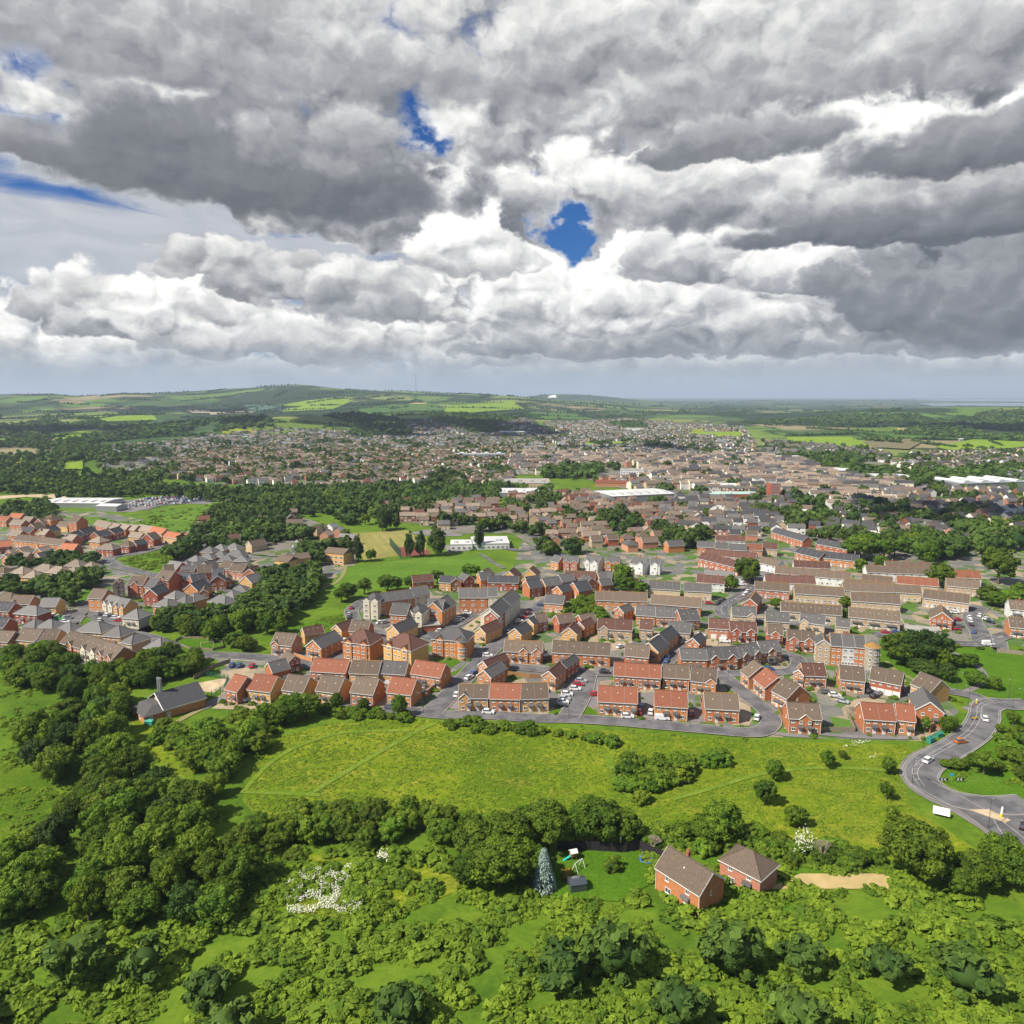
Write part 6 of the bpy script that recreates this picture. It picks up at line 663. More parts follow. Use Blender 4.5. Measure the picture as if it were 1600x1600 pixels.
    # roof vents / flues
    if lod==0 and st=='e' and not flat:
        for u in range(units):
            v=MB(); yv=d*.27; zv=h+rise*.54+.1; xv=-w/2+uw*(u+.5); v.box(xv-.14,xv+.14,yv-.12,yv+.12,zv-.1,zv+.32); v.put('roof_vent',[M_white],ro)
    if wl=='w' or 'c' in ex.split() or (units>=4 and wl in 'wr' and rf!='b'):
        for k in range(max(1,units//2)):
            c=MB(); x=-w/2+w*(k+.5)/max(1,units//2); c.box(x-.4,x+.4,d/2-.3,d/2+.3,h+rise-.4,h+rise+1.1); c.box(x-.3,x-.06,d/2-.1,d/2+.12,h+rise+1.1,h+rise+1.4,1); c.box(x+.06,x+.3,d/2-.1,d/2+.12,h+rise+1.1,h+rise+1.4,1); c.put('chimney',[WALL['r'],M_concrete],ro)
    if ('flat' in ex and st=='h'):
        for k in range(2):
            gx=(-.28+.56*k)*w; pm=MB(); g2=3.2; pm.add([(gx-g2/2,-.42,-.3),(gx+g2/2,-.42,-.3),(gx+g2/2,1.2,-.3),(gx-g2/2,1.2,-.3),(gx-g2/2,-.42,h+.1),(gx+g2/2,-.42,h+.1),(gx+g2/2,1.2,h+.1),(gx-g2/2,1.2,h+.1),(gx,-.42,h+1.4),(gx,2.6,h+1.4)],[(0,1,5,8,4),(1,2,6,5),(3,0,4,7)]); pm.put('bay',[WM],root)
            qm=MB(); 
            for s in(-1,1): roof_slab(qm,(gx+s*(g2/2+.2),-.6,h+.0),(gx+s*(g2/2+.2),2.2,h+.0),(gx,3.2,h+1.45),(gx,-.6,h+1.45),.12)
            qm.put('bay_roof',[RM],root)
            for f in range(fl): link('window',window_mesh(1.4,1.2,2),root,(gx,-.44,.9+f*2.65))
    FOOT.append((mid.x-math.sin(ang)*d/2,mid.y+math.cos(ang)*d/2,max(w,d)/2+2)); BOXES.append((mid.x,mid.y,math.cos(ang),math.sin(ang),w/2,d))
    return root
FOOT=[]; BOXES=[]
def in_house(x,y,pad=1.2):
    for mx,my,c,s,hw,d in BOXES:
        dx,dy=x-mx,y-my; u=dx*c+dy*s; v=-dx*s+dy*c
        if -hw-pad<u<hw+pad and -pad<v<d+pad: return True
    return False
def describe(code,units,ex,w):
    st,rf,wl=code; kind='flats' if 'flat' in ex else ('terrace' if units>=3 else 'pair' if units==2 else 'house')
    s=ROOFN[rf]+' '+WALLN[wl]+' '
    if units>=5: kind='long '+kind
    if st=='g': kind=('gabled '+kind)
    if st=='h': kind=('hipped '+kind)
    return s+kind
for cl,rows in HOUSES:
    order=sorted(range(len(rows)),key=lambda i:px_of((rows[i][0]+rows[i][2])/2,(rows[i][1]+rows[i][3])/2))
    rank={i:k+1 for k,i in enumerate(order)}
    for i,rw in enumerate(rows):
        ax,ay,bx,by,d,h,code,units,ex=rw; cy=(ay+by)/2
        lod=0 if cy<345 else 1
        lab=describe(code,units,ex,0)+', '+ORD(rank[i])+' from left '+cl
        house(ax,ay,bx,by,d,h,code,units,ex,lab,'houses '+cl,lod)

# town beyond: the nearest as houses of their own, the rest as one mass
PAL={'brick':('bbtmg','okkru'),'dark':('ddbgg','kwuwr'),'pink':('bttgm','kwwku'),'pale':('gbtds','wckwu'),'centre':('gbttd','kwcuc')}
def build_town():
    r=random.Random(5); cand=[]
    for ti,(pl,sx,sy,deg,pal) in enumerate(TOWN):
        a=R(deg); c,s=math.cos(a),math.sin(a); cx=sum(p[0] for p in pl)/len(pl); cy=sum(p[1] for p in pl)/len(pl)
        rad=max(math.hypot(p[0]-cx,p[1]-cy) for p in pl); j=-int(rad/sy)-1
        while j*sy<rad:
            rj=r.uniform(-.25,.25); i=-int(rad/sx)-1; jit=r.uniform(-3,3); rowpal=r.random()
            while i*sx<rad:
                u=i*sx+jit; v=j*sy+20*math.sin(u/90.+ti)+(0 if True else 0); x=cx+u*c-v*s; y=cy+u*s+v*c
                if inside(x,y,pl) and r.random()<.94 and noise.noise((x/55.,y/55.,2))>-.22 and not on_road(x,y,4) and not in_house(x,y,5) and not any(inside(x,y,q) for q in TOWN_GAPS):
                    cand.append((y,x,a+rj*.3+.1*math.sin(u/90.+ti)+(math.pi/2 if r.random()<.12 else 0),pal,ti,r.random()))
                i+=1
            j+=1
    for s_ in SHEDS:
        mx,my=(s_[0]+s_[2])/2,(s_[1]+s_[3])/2; rr=math.hypot(s_[2]-s_[0],s_[3]-s_[1])/2+6
        cand=[q for q in cand if math.hypot(q[1]-mx,q[0]-my-s_[4]/2)>max(rr*.8,s_[4]*.6)]
    cand.sort(key=lambda q:q[0]); NI=max(0,296-sum(len(o) for _,o in HOUSES))
    ind=[q for q in cand if abs(q[1])<.68*q[0]][:NI]; ids=set(map(id,ind)); near={}
    for q in ind: near.setdefault(q[4],[]).append(q)
    PH={k:p for k,p in enumerate(['on the far side of the primary school','among the slate terraces past the school','in the far dark terraces','by the wooded gardens beyond the postwar estate','behind the school playing field','','','','','','','','','','on the lane left of the playing field','on the street above the yellow flats'])}
    for ti,l in near.items():
        l.sort(key=lambda q:px_of(q[1],q[0]))
        for k,(y,x,a,pal,_,rv) in enumerate(l):
            rf=PAL[pal][0][int(rv*97)%5]; wl=PAL[pal][1][int(rv*53)%5]; w=8 if rv<.7 else 12; h=5.0
            ax,ay=x-math.cos(a)*w/2,y-math.sin(a)*w/2; bx,by=x+math.cos(a)*w/2,y+math.sin(a)*w/2
            u=1 if w<9 else 2
            house(ax,ay,bx,by,7.5,h,('h' if rv*7%1<.2 else 'e',rf,wl),u,'',describe(('e',rf,wl),u,'',w)+', '+ORD(k+1)+' from left '+PH.get(ti,''),'houses '+PH.get(ti,''),2)
    # the rest
    mats=[];idx={}
    def mi(m):
        if m.name not in idx: idx[m.name]=len(mats); mats.append(m)
        return idx[m.name]
    FW={k:noisy('far_wall_'+k,c,tuple(v*.8 for v in c),.05,.9) for k,c in dict(o=(.36,.16,.08),k=(.42,.22,.15),r=(.27,.10,.06),u=(.52,.40,.25),c=(.72,.64,.48),w=(.76,.74,.68)).items()}
    FR={k:noisy('far_roof_'+k,c,tuple(v*.75 for v in c),.05,.9) for k,c in dict(b=(.17,.13,.10),g=(.13,.125,.12),d=(.07,.07,.075),m=(.15,.065,.05),s=(.22,.23,.25),t=(.27,.21,.16),o=(.36,.14,.08)).items()}
    mb=MB(); n=0
    for q in cand:
        if id(q) in ids: continue
        y,x,a,pal,ti,rv=q
        if abs(x)>.75*y+60: continue
        rf=PAL[pal][0][int(rv*97)%5]; wl=PAL[pal][1][int(rv*53)%5]; w=r.choice((7.5,8.5,10,13)) ; d=7.5; h=r.choice((4.8,5.2,5.6))
        if pal=='centre': w=r.choice((8,11,15,20)); d=9; h=r.choice((6,7.5,9,10)); 
        rise=2.6; z0=float(TH(x,y)); c,s=math.cos(a),math.sin(a)
        T=lambda p:(x+p[0]*c-p[1]*s,y+p[0]*s+p[1]*c,z0+p[2])
        v=[T(p) for p in[(-w/2,0,-1),(w/2,0,-1),(w/2,d,-1),(-w/2,d,-1),(-w/2,0,h),(w/2,0,h),(w/2,d,h),(-w/2,d,h),(-w/2,d/2,h+rise),(w/2,d/2,h+rise)]]
        mb.add(v,[(0,1,5,4),(2,3,7,6),(1,2,6,9,5),(3,0,4,8,7)],mi(FW[wl]))
        o_=.35; e=[T(p) for p in[(-w/2-.2,-o_,h-.15),(w/2+.2,-o_,h-.15),(w/2+.2,d/2,h+rise+.12),(-w/2-.2,d/2,h+rise+.12),(w/2+.2,d+o_,h-.15),(-w/2-.2,d+o_,h-.15)]]
        mb.add(e,[(0,1,2,3),(3,2,4,5)],mi(FR[rf]))
        if y<1500:
            k=max(1,int(w/3.2))
            for f in range(max(1,int(h/2.6))):
                for g in range(k):
                    xc=-w/2+w*(g+.5)/k; zb=.9+f*2.5
                    mb.add([T((xc-.75,-.05,zb)),T((xc+.75,-.05,zb)),T((xc+.75,-.05,zb+1.3)),T((xc-.75,-.05,zb+1.3))],[(0,1,2,3)],mi(M_white if (g+f)%3 else M_glass))
            if y<1200:
                cx_=w*.3; mb.add([T(p) for p in[(cx_-.4,d/2-.3,h+rise-.4),(cx_+.4,d/2-.3,h+rise-.4),(cx_+.4,d/2+.3,h+rise-.4),(cx_-.4,d/2+.3,h+rise-.4),(cx_-.4,d/2-.3,h+rise+1),(cx_+.4,d/2-.3,h+rise+1),(cx_+.4,d/2+.3,h+rise+1),(cx_-.4,d/2+.3,h+rise+1)]],[(0,1,5,4),(1,2,6,5),(2,3,7,6),(3,0,4,7),(4,5,6,7)],mi(FW['r']))
        n+=1
    o=link('distant_houses',mb.mesh('distant_houses',mats)); o['kind']='stuff'; o['label']='mass of houses of the town spreading to the hills'
    print('town houses',n,'individual',len(ind)); return cand
TOWN_LIST=build_town()

# landmark sheds and blocks
def shed(ax,ay,bx,by,d,h,kind,label,cat):
    mid=Vector(((ax+bx)/2,(ay+by)/2,0)); w=math.hypot(bx-ax,by-ay); ang=math.atan2(by-ay,bx-ax); z0=float(TH(mid.x,mid.y+d/2)); mid.z=z0
    root=thing(cat.replace(' ','_')+'_building' if cat not in('warehouse','barn','depot') else cat,label,cat,mid,ang)
    wallm={'white':M_metal,'grey':M_metal,'tan':WALL['u'],'redroof':WALL['o'],'office':WALL['w'],'green':WALL['r'],'tower':WALL['r'],'yellow':WALL['y'],'garages':WALL['u'],'redshed':WALL['r'],'school':WALL['w']}[kind]
    roofm={'white':M_roofwhite,'grey':M_roofgrey,'tan':M_roofpale,'redroof':ROOF['r'],'office':M_roofpale,'green':M_roofgreen,'tower':M_roofpale,'yellow':ROOF['b'],'garages':M_roofpale,'redshed':M_roofpale,'school':M_roofwhite}[kind]
    MB().box(-w/2,w/2,0,d,-1,h).put('walls',[wallm],root); r=MB(); rise=1.2 if kind not in('yellow','redroof') else 2.6
    if kind in('office','tower','garages','redshed','tan','school'):
        r.box(-w/2-.2,w/2+.2,-.2,d+.2,h+.01,h+.4)
        if kind!='redshed' and kind!='garages':
            for k in range(max(2,int(w/12))): r.box(-w/2+w*(k+.3)/max(2,int(w/12)),-w/2+w*(k+.6)/max(2,int(w/12)),d*.3,d*.6,h+.4,h+1.6)
    else:
        r.add([(-w/2-.3,-.3,h),(w/2+.3,-.3,h),(w/2+.3,d+.3,h),(-w/2-.3,d+.3,h),(-w/2-.3,d/2,h+rise),(w/2+.3,d/2,h+rise)],[(0,1,5,4),(2,3,4,5),(1,2,5),(3,0,4),(3,2,1,0)])
    r.put('roof',[roofm],root)
    if kind=='grey':
        for k in range(4):
            q=MB(); x=-w/2+w*(k+.5)/4; q.cyl((0,0),w*.05,0,d*.9,16,0,None,True,Matrix.Translation((x,d*.95,h+.4))@Matrix.Rotation(R(90),4,'X')@Matrix.Diagonal((1,.45,1,1))); q.put('roof_light',[M_roofwhite],root)
    if kind=='white' and w>40:
        for k in range(int(w/9)):
            q=MB(); x=-w/2+w*(k+.5)/int(w/9); q.box(x-.8,x+.8,d*.15,d*.42,h+.5,h+1.1); q.put('roof_light',[M_roofgrey],root)
    fl=max(1,int(h/2.9))
    if kind in('office','tower','yellow','redroof','tan','school'):
        nw=min(14,max(3,int(w/3.2)))
        for f in range(fl):
            for k in range(nw): link('window',window_mesh(min(2.2,w/nw*.6),1.4,2),root,(-w/2+w*(k+.5)/nw,-.03,.9+f*2.9))
    if kind=='garages':
        for k in range(9): link('garage_door',garage_mesh(),root,(-w/2+w*(k+.5)/9,-.03,.02))
    if 'blue sign' in label:
        p=MB(); p.box(-w*.32,-w*.19,-.25,-.01,1.5,6.5); p.box(-w*.30,-w*.21,-.3,-.252,3.2,4.6,1); p.put('sign_panel',[plain('blue_sign',(.02,.32,.55),.4),M_white],root)
    FOOT.append((mid.x,mid.y+d/2,max(w,d)/2)); BOXES.append((mid.x,mid.y,math.cos(ang),math.sin(ang),w/2,d))
M_roofwhite=noisy('white_sheet_roof',(.62,.62,.60),(.48,.48,.47),.03,.6); M_roofgrey=noisy('grey_sheet_roof',(.33,.34,.36),(.27,.28,.3),.03,.6); M_roofpale=noisy('pale_flat_roof',(.36,.34,.31),(.27,.26,.24),.06,.9); M_roofgreen=noisy('green_sheet_roof',(.30,.44,.38),(.4,.5,.45),.03,.7)
for s_ in SHEDS: shed(*s_)

# ------------------------------------------------------------------ cars
def car_parts(kind):
    L,Wd=(4.3,1.76) if kind=='car' else (4.9,1.9); hw=Wd/2
    if kind=='car':
        prof=[(-L/2,.35),(-L/2+.05,.72),(-L/2+.25,.92),(-.75,.95),(.95,.93),(1.75,.80),(L/2-.05,.66),(L/2,.35),(L/2-.1,.22),(-L/2+.1,.22)]
        cab=[(-L/2+.28,.90),(-1.45,1.40),(.25,1.44),(1.12,.90)]
    else:
        prof=[(-L/2,.35),(-L/2+.02,1.15),(.9,1.15),(1.6,1.05),(L/2-.08,.85),(L/2,.35),(L/2-.1,.22),(-L/2+.1,.22)]
        cab=[(-L/2+.05,1.1),(-L/2+.1,1.82),(.75,1.85),(1.55,1.02)]
    def ex(pr,w0,w1,z0,z1):
        n=len(pr); vs=[]
        for s in(-1,1):
            for x,z in pr:
                t=(z-z0)/(z1-z0) if z1>z0 else 0; vs.append((x,s*(w0+(w1-w0)*max(0,min(1,t))),z))
        return vs,[tuple(range(n)),tuple(range(2*n-1,n-1,-1))]+[(i,n+i,n+(i+1)%n,(i+1)%n) for i in range(n)]
    return ex(prof,hw,hw*.95,.2,1.0),ex(cab,hw*.93,hw*.70 if kind=='car' else hw*.85,.9,1.45 if kind=='car' else 1.85),L,hw,cab
CARC={'white':(.74,.74,.73),'silver':(.38,.39,.41),'grey':(.13,.135,.14),'black':(.018,.018,.022),'red':(.42,.015,.02),'blue':(.025,.09,.26),'orange':(.42,.13,.02),'green':(.05,.42,.08)}
CARM={}
def car_meshes(kind,col):
    k=(kind,col)
    if k in CARM: return CARM[k]
    pm=MATS.get('car_'+col) or plain('car_'+col,CARC[col],.22,.6)
    (bv,bf),(cv,cf),L,hw,cab=car_parts(kind); body=MB().add(bv,bf).mesh('body',[pm])
    # glasshouse with a painted roof
    cm=MB().add(cv,cf); gl=cm.mesh('glasshouse',[M_glass])
    top=cab[1:3]; zt=max(top[0][1],top[1][1]); wt=hw*(.70 if kind=='car' else .85); r=MB(); r.add([(top[0][0]-.03,-wt-.02,top[0][1]+.01),(top[1][0]+.03,-wt-.02,top[1][1]+.01),(top[1][0]+.03,wt+.02,top[1][1]+.01),(top[0][0]-.03,wt+.02,top[0][1]+.01),(top[0][0]-.03,-wt-.02,zt+.06),(top[1][0]+.03,-wt-.02,zt+.06),(top[1][0]+.03,wt+.02,zt+.06),(top[0][0]-.03,wt+.02,zt+.06)],[(3,2,1,0),(4,5,6,7),(0,1,5,4),(1,2,6,5),(2,3,7,6),(3,0,4,7)])
    if kind!='car': r.box(-L/2+.06,.45,-hw*.93-.02,hw*.93+.02,1.1,zt-.02)
    rf=r.mesh('car_roof',[pm]); w=MB(); w.cyl((0,0),.32,-.1,.1,12,0,None,True,Matrix.Rotation(R(90),4,'X')); w.cyl((0,0),.19,-.115,.115,10,1,None,True,Matrix.Rotation(R(90),4,'X')); wm=w.mesh('wheel',[M_rub,M_metal])
    hl=MB().box(-.05,.05,-.17,.17,-.08,.08).mesh('headlight',[plain('lamp_glass',(.7,.7,.68),.1) if 'lamp_glass' not in MATS else MATS['lamp_glass']]); tl=MB().box(-.05,.05,-.14,.14,-.09,.09).mesh('tail_light',[plain('tail_red',(.35,.01,.01),.2) if 'tail_red' not in MATS else MATS['tail_red']])
    CARM[k]=(body,gl,rf,wm,hl,tl,L,hw); return CARM[k]
def car(x,y,a,col,kind,label,group,full=True,z=.33):
    rim=simple('rim',lambda:MB().cyl((0,0),.2,-.13,.13,8,0,None,True,Matrix.Rotation(R(90),4,'X')).mesh('rim',[M_metal]))
    body,gl,rf,wm,hl,tl,L,hw=car_meshes(kind,col); t=thing('parked_'+kind if 'sweeping' not in group else 'moving_car',label,kind,(x,y,z),a,group)
    link('body',body,t); link('glasshouse',gl,t); link('car_roof',rf,t)
    if full:
        for sx in(-.31,.31):
            for s in(-1,1):
                w_=link('wheel',wm,t,(sx*L,s*(hw-.08),.32))
                if y<300: link('rim',rim,w_)
        for s in(-1,1): link('headlight',hl,t,(L/2-.04,s*hw*.7,.62)); link('tail_light',tl,t,(-L/2+.04,s*hw*.72,.78))
for cl,rows in CARS:
    order=sorted(range(len(rows)),key=lambda i:px_of(rows[i][0],rows[i][1])); rank={i:k+1 for k,i in enumerate(order)}
    for i,(x,y,a,col,kind) in enumerate(rows): car(x,y,a,col,kind,'%s %s, %s vehicle from left %s'%(col,kind,ORD(rank[i]),cl),'cars '+cl,y<420)
def car_park():
    r=random.Random(3); k=0
    for row in range(9):
        pts=[]
        for i in range(26):
            x,y=CP[0][0]+(CP[1][0]-CP[0][0])*i/25+(CP[2][0]-CP[0][0])*row/8, CP[0][1]+(CP[1][1]-CP[0][1])*i/25+(CP[2][1]-CP[0][1])*row/8
            if r.random()<.62: pts.append((x+r.uniform(-.2,.2),y+r.uniform(-.2,.2)))
        for j,(x,y) in enumerate(pts):
            if k<150:
                c=r.choice(['white','white','silver','silver','grey','black','blue','red','white'])
                car(x,y,R(90)+r.uniform(-.05,.05),c,'car','%s car, %s from left in the %s row of the supermarket car park'%(c,ORD(j+1),ORD(row+1)),'cars in the supermarket car park',False,.12); k+=1
    return k
print('park cars',car_park())

# ------------------------------------------------------------------ trees
for cl,rows in TREES:
    order=sorted(range(len(rows)),key=lambda i:px_of(rows[i][0],rows[i][1])); rank={i:k+1 for k,i in enumerate(order)}; used=[]
    for i,(x,y,h,r_) in enumerate(rows):
        cs=None; nm='broadleaf_tree'; zs=1
        if 'dark clump' in cl: cs=CR_DARK if rnd.random()<.7 else CR_BIG
        if 'sports court' in cl and h>=14: cs=CR_POP; nm='poplar_tree'; zs=.62
        if 'meadow' in cl and h<7 and 'alone' in cl: cs=CR_MID
        if 'roundabout island' in cl: r_*=.50; h*=.75; cs=CR_MID if i%3 else CR_BUSH
        make_tree(x,y,h,r_,('tall dark poplar' if nm=='poplar_tree' else 'small round tree' if h<6 else 'broad leafy tree' if h>9 else 'rounded leafy tree')+', '+ORD(rank[i])+' from left '+cl.replace('of tall park trees ','').replace('of shrubs and trees ',''),'tree','trees '+cl,cs,nm,zs)
NT_=0
BUDGET=300-sum(len(o) for _,o in TREES)
tot=[]
for wi,(pl,sp,h,r_,_,cl) in enumerate(WOODS):
    pts=[p for p in scatter(pl,sp,rnd) if not on_road(p[0],p[1],3.5) and not in_house(p[0],p[1],2.5)]
    tot+= [(p[1],p[0],wi) for p in pts]
tot.sort(); keep=[q for q in tot if abs(px_of(q[1],q[0])-800)<830 and q[0]>128]; keepi=keep[:BUDGET]; ks=set(keepi); OVER=[q for q in tot if q not in ks]
for wi,(pl,sp,h,r_,_,cl) in enumerate(WOODS):
    l=sorted([q for q in keepi if q[2]==wi],key=lambda q:px_of(q[1],q[0]))
    for k,(y,x,_) in enumerate(l):
        make_tree(x,y,h*rnd.uniform(.8,1.25),r_*rnd.uniform(.8,1.2),'leafy tree, %s from left %s'%(ORD(k+1),cl),'tree','trees '+cl,wood=True,crowns=(CR_BUSH2 if ('near hedge' in cl or 'belt left' in cl or rnd.random()<.28) else CR_DARK if rnd.random()<.16 else None))
print('trees individually',len(keepi),'of',len(tot),'over',len(OVER))
nb=0; BO=[]
for (pl,sp,h,r_,cl) in BUSHES:
    l=sorted([p for p in scatter(pl,sp,rnd) if not on_road(p[0],p[1],1.5) and not in_house(p[0],p[1],.5)],key=lambda p:px_of(p[0],p[1]))
    for k,(x,y) in enumerate(l):
        if nb>=285: BO.append((x,y,h,r_)); continue
        nb+=1; s=rnd.uniform(.75,1.25); me=rnd.choice(CR_BUSH if rnd.random()<.75 else CR_MID)
        o=thing('bush','dense bush, %s from left %s'%(ORD(k+1),cl),'bush',(x,y,h*s*.28),rnd.uniform(0,6.28),'bushes '+cl,me,(r_*s*rnd.uniform(.85,1.2),r_*s,h*s*.72))
print('bushes',nb,'left over',len(BO))

def mass(name,items,protos,mat,label):
    """items: (x,y,z,rx,rz,tone shift); one joined mesh of leaf clouds"""
    Vs=[];Fs=[];Ts=[];n=0; r=np.random.default_rng(11)
    for (x,y,z,rx,rz,pi,tn) in items:
        V,F,t=protos[pi]; k=int(r.integers(0,len(V))); V,F,t=V[k],F[k],t[k]
        a=r.uniform(0,6.28); c,s=math.cos(a),math.sin(a); q=np.empty_like(V); q[:,0]=(V[:,0]*c-V[:,1]*s)*rx+x; q[:,1]=(V[:,0]*s+V[:,1]*c)*rx+y; q[:,2]=V[:,2]*rz+z
        Vs.append(q);Fs.append(F+n);Ts.append(np.clip(t*.6+tn,0,1)); n+=len(V)
    if not Vs: return
    o=link(name,quad_mesh(name,np.vstack(Vs),np.vstack(Fs),np.concatenate(Ts),mat)); o['kind']='stuff'; o['label']=label
    print(name,len(items),'faces',sum(len(f) for f in Fs)); return o
def protos(n,nc,nl,leaf,seed,**k):
    l=[crown_arrays(seed+i,nc,nl,leaf,**k) for i in range(n)]; return [a[0] for a in l],[a[1] for a in l],[a[2] for a in l]
PR=[protos(4,24,700,.17,200),protos(4,16,260,.24,220),protos(4,10,90,.36,240,core=True),protos(4,7,36,.55,260,core=True)]
def lod_of(y): return 0 if y<520 else 1 if y<850 else 2 if y<1700 else 3
items=[]
for (y,x,wi) in OVER:
    h,r_=WOODS[wi][2],WOODS[wi][3]; s=rnd.uniform(.8,1.25); items.append((x,y,h*s*.55,r_*s,h*s*.5,lod_of(y),rnd.uniform(0,.5)))
for (pl,sp,h,r_) in FARWOODS:
    cy=sum(p[1] for p in pl)/len(pl)
    for (x,y) in scatter(pl,abs(sp),rnd):
        if in_house(x,y,3) or abs(x)>.8*y+80: continue
        if sp>0 and noise.noise((x/(60+y*.05),y/(60+y*.05),7))<(-.25 if cy<650 else -.05): continue
        s=rnd.uniform(.6,1.3); items.append((x,y,float(TH(x,y))+h*s*.5,r_*s*.85,h*s*.55,lod_of(y),rnd.uniform(0,.55)))
mass('woods',items,PR,M_leaff,'woods and tree belts beyond the estates')
# garden and street trees all through the town
items=[]; r5=random.Random(21)
for (y,x,a,pal,ti,rv) in TOWN_LIST:
    if abs(x)>.75*y+60: continue
    n=(2 if pal=='pink' else 1) if pal!='centre' else (1 if r5.random()<.75 else 0)
    if pal!='centre' and r5.random()<.75: n+=1
    for _ in range(n):
        d=r5.uniform(9,13); s=r5.uniform(.5,1.4)*(1.35 if y>800 else 1.); xx=x-math.sin(a)*d+r5.uniform(-5,5); yy=y+math.cos(a)*d+r5.uniform(-2,2)
        if in_house(xx,yy,2) or on_road(xx,yy,1): continue
        items.append((xx,yy,float(TH(xx,yy))+2.6*s,3.2*s,2.9*s,lod_of(yy),r5.uniform(0,.75)))
for k in range(5200):
    y=r5.uniform(470,1750); x=r5.uniform(-.7,.75)*y
    ok=noise.noise((x/55.,y/55.,2))<-.16+r5.uniform(-.1,.06) and any(inside(x,y,t[0]) for t in TOWN)
    if ok and not in_house(x,y,4) and not on_road(x,y,3): 
        for j in range(r5.randint(1,4)):
            s=r5.uniform(1,2.1); xx,yy=x+r5.uniform(-8,8),y+r5.uniform(-8,8)
            if not in_house(xx,yy,3): items.append((xx,yy,3.0*s,3.2*s,3.2*s,lod_of(yy),r5.uniform(0,.3)))
mass('town_foliage',items,PR,M_leaff,'garden and street trees scattered through the town')
# hedges and copses of the open country
items=[]
for k in range(520):
    y=1500*math.pow(9,r5.random()**.8); x=r5.uniform(-.8,.8)*y; a=r5.choice((0,.3,1.57,1.2))+r5.gauss(0,.15); L=r5.uniform(80,420)*(y/2500)**.4
    if any(inside(x,y,t[0]) for t in TOWN) or inside(x,y,SEA): continue
    st=9*(y/1800)**.9; n=int(L/st)
    for j in range(n):
        xx,yy=x+math.cos(a)*j*st,y+math.sin(a)*j*st*.9; s=r5.uniform(.6,1.35)*(y/2000)**.35
        items.append((xx,yy,float(TH(xx,yy))+3*s,5.2*s,4.2*s,3,r5.uniform(0,.35)))
mass('hedgerows',items,PR,M_leaff,'hedgerows dividing the distant fields')
# the near rough ground: low scrub, brambles, grass tussocks
items=[]; SC=protos(6,14,190,.20,300,squash=.8,low=-.1,core=False,spread=.66,cr=(.2,.42))
def scrub(poly,n,lo,hi,tn):
    xs=[p[0] for p in poly];ys=[p[1] for p in poly];c=0
    while c<n:
        c+=1; x=rnd.uniform(min(xs),max(xs)); y=rnd.uniform(min(ys),max(ys))
        if inside(x,y,poly) and noise.noise((x/9.,y/9.,4))>-.12 and not in_house(x,y,.5) and not on_road(x,y,.5) and not any(inside(x,y,q) for q in NOSCRUB):
            s=lo+(hi-lo)*rnd.random()**2.2; items.append((x,y,s*.15,s*rnd.uniform(1.1,2.0),s*rnd.uniform(.7,1.1),0,rnd.uniform(*tn)))
for pl,n,lo,hi,tn in SCRUB: scrub(pl,n,lo,hi,tn)
for (mx,my,c_,s_,hw,d_) in BOXES:
    if my>560: continue
    for _ in range(9 if my<420 else 6):
        u=rnd.uniform(-hw-2.5,hw+2.5); v=rnd.choice((rnd.uniform(d_+1,d_+8),rnd.uniform(-3.4,-1.3))); xx,yy=mx+u*c_-v*s_,my+u*s_+v*c_
        if in_house(xx,yy,.6) or on_road(xx,yy,.4): continue
        q=rnd.uniform(.4,1.35); items.append((xx,yy,q*.3,q*1.1,q,0,rnd.uniform(0,.6)))
mass('undergrowth',items,[SC],M_leaf2,'rough low scrub, brambles and tussocks around the meadow')
items=[]; TU=protos(5,5,14,.5,330,squash=.6,low=.1,core=False,spread=.55,cr=(.3,.5))
for k in range(36000):
    x=rnd.uniform(-130,190); y=rnd.uniform(165,262)
    if inside(x,y,MEADOW) and not on_road(x,y,.5):
        nz=noise.noise((x*.06,y*.10,3)); 
        if nz>-.25+rnd.uniform(-.3,.3): s=rnd.uniform(.14,.34); items.append((x,y,.05,s*1.9,s,0,rnd.uniform(.0,.5)+max(0,nz)))
mass('meadow_tussocks',items,[TU],leaf_mat('tussock_grass',(.090,.165,.010),(.21,.27,.022),.2,0.),'long tufted grass of the meadow')
def blossom(name,poly,n,label,s0=.25,z=.6):
    m=MB(); c=0
    while c<n:
        x=rnd.uniform(min(p[0] for p in poly),max(p[0] for p in poly)); y=rnd.uniform(min(p[1] for p in poly),max(p[1] for p in poly)); c+=1
        if not inside(x,y,poly) or noise.noise((x*.35,y*.35,0))<-.1: continue
        zz=z*rnd.uniform(.5,1.4); s=s0*rnd.uniform(.6,1.4); a=rnd.uniform(0,3); c_,s_=math.cos(a)*s,math.sin(a)*s
        m.add([(x-c_,y-s_,zz),(x+s_,y-c_,zz+.05),(x+c_,y+s_,zz+.1),(x-s_,y+c_,zz+.03)],[(0,1,2,3)])
    o=link(name,m.mesh(name,[M_flower])); o['kind']='stuff'; o['label']=label
for i,(pl,n,lb,s0,z) in enumerate(BLOSSOM): blossom('white_wildflowers',pl,n,lb,s0,z)

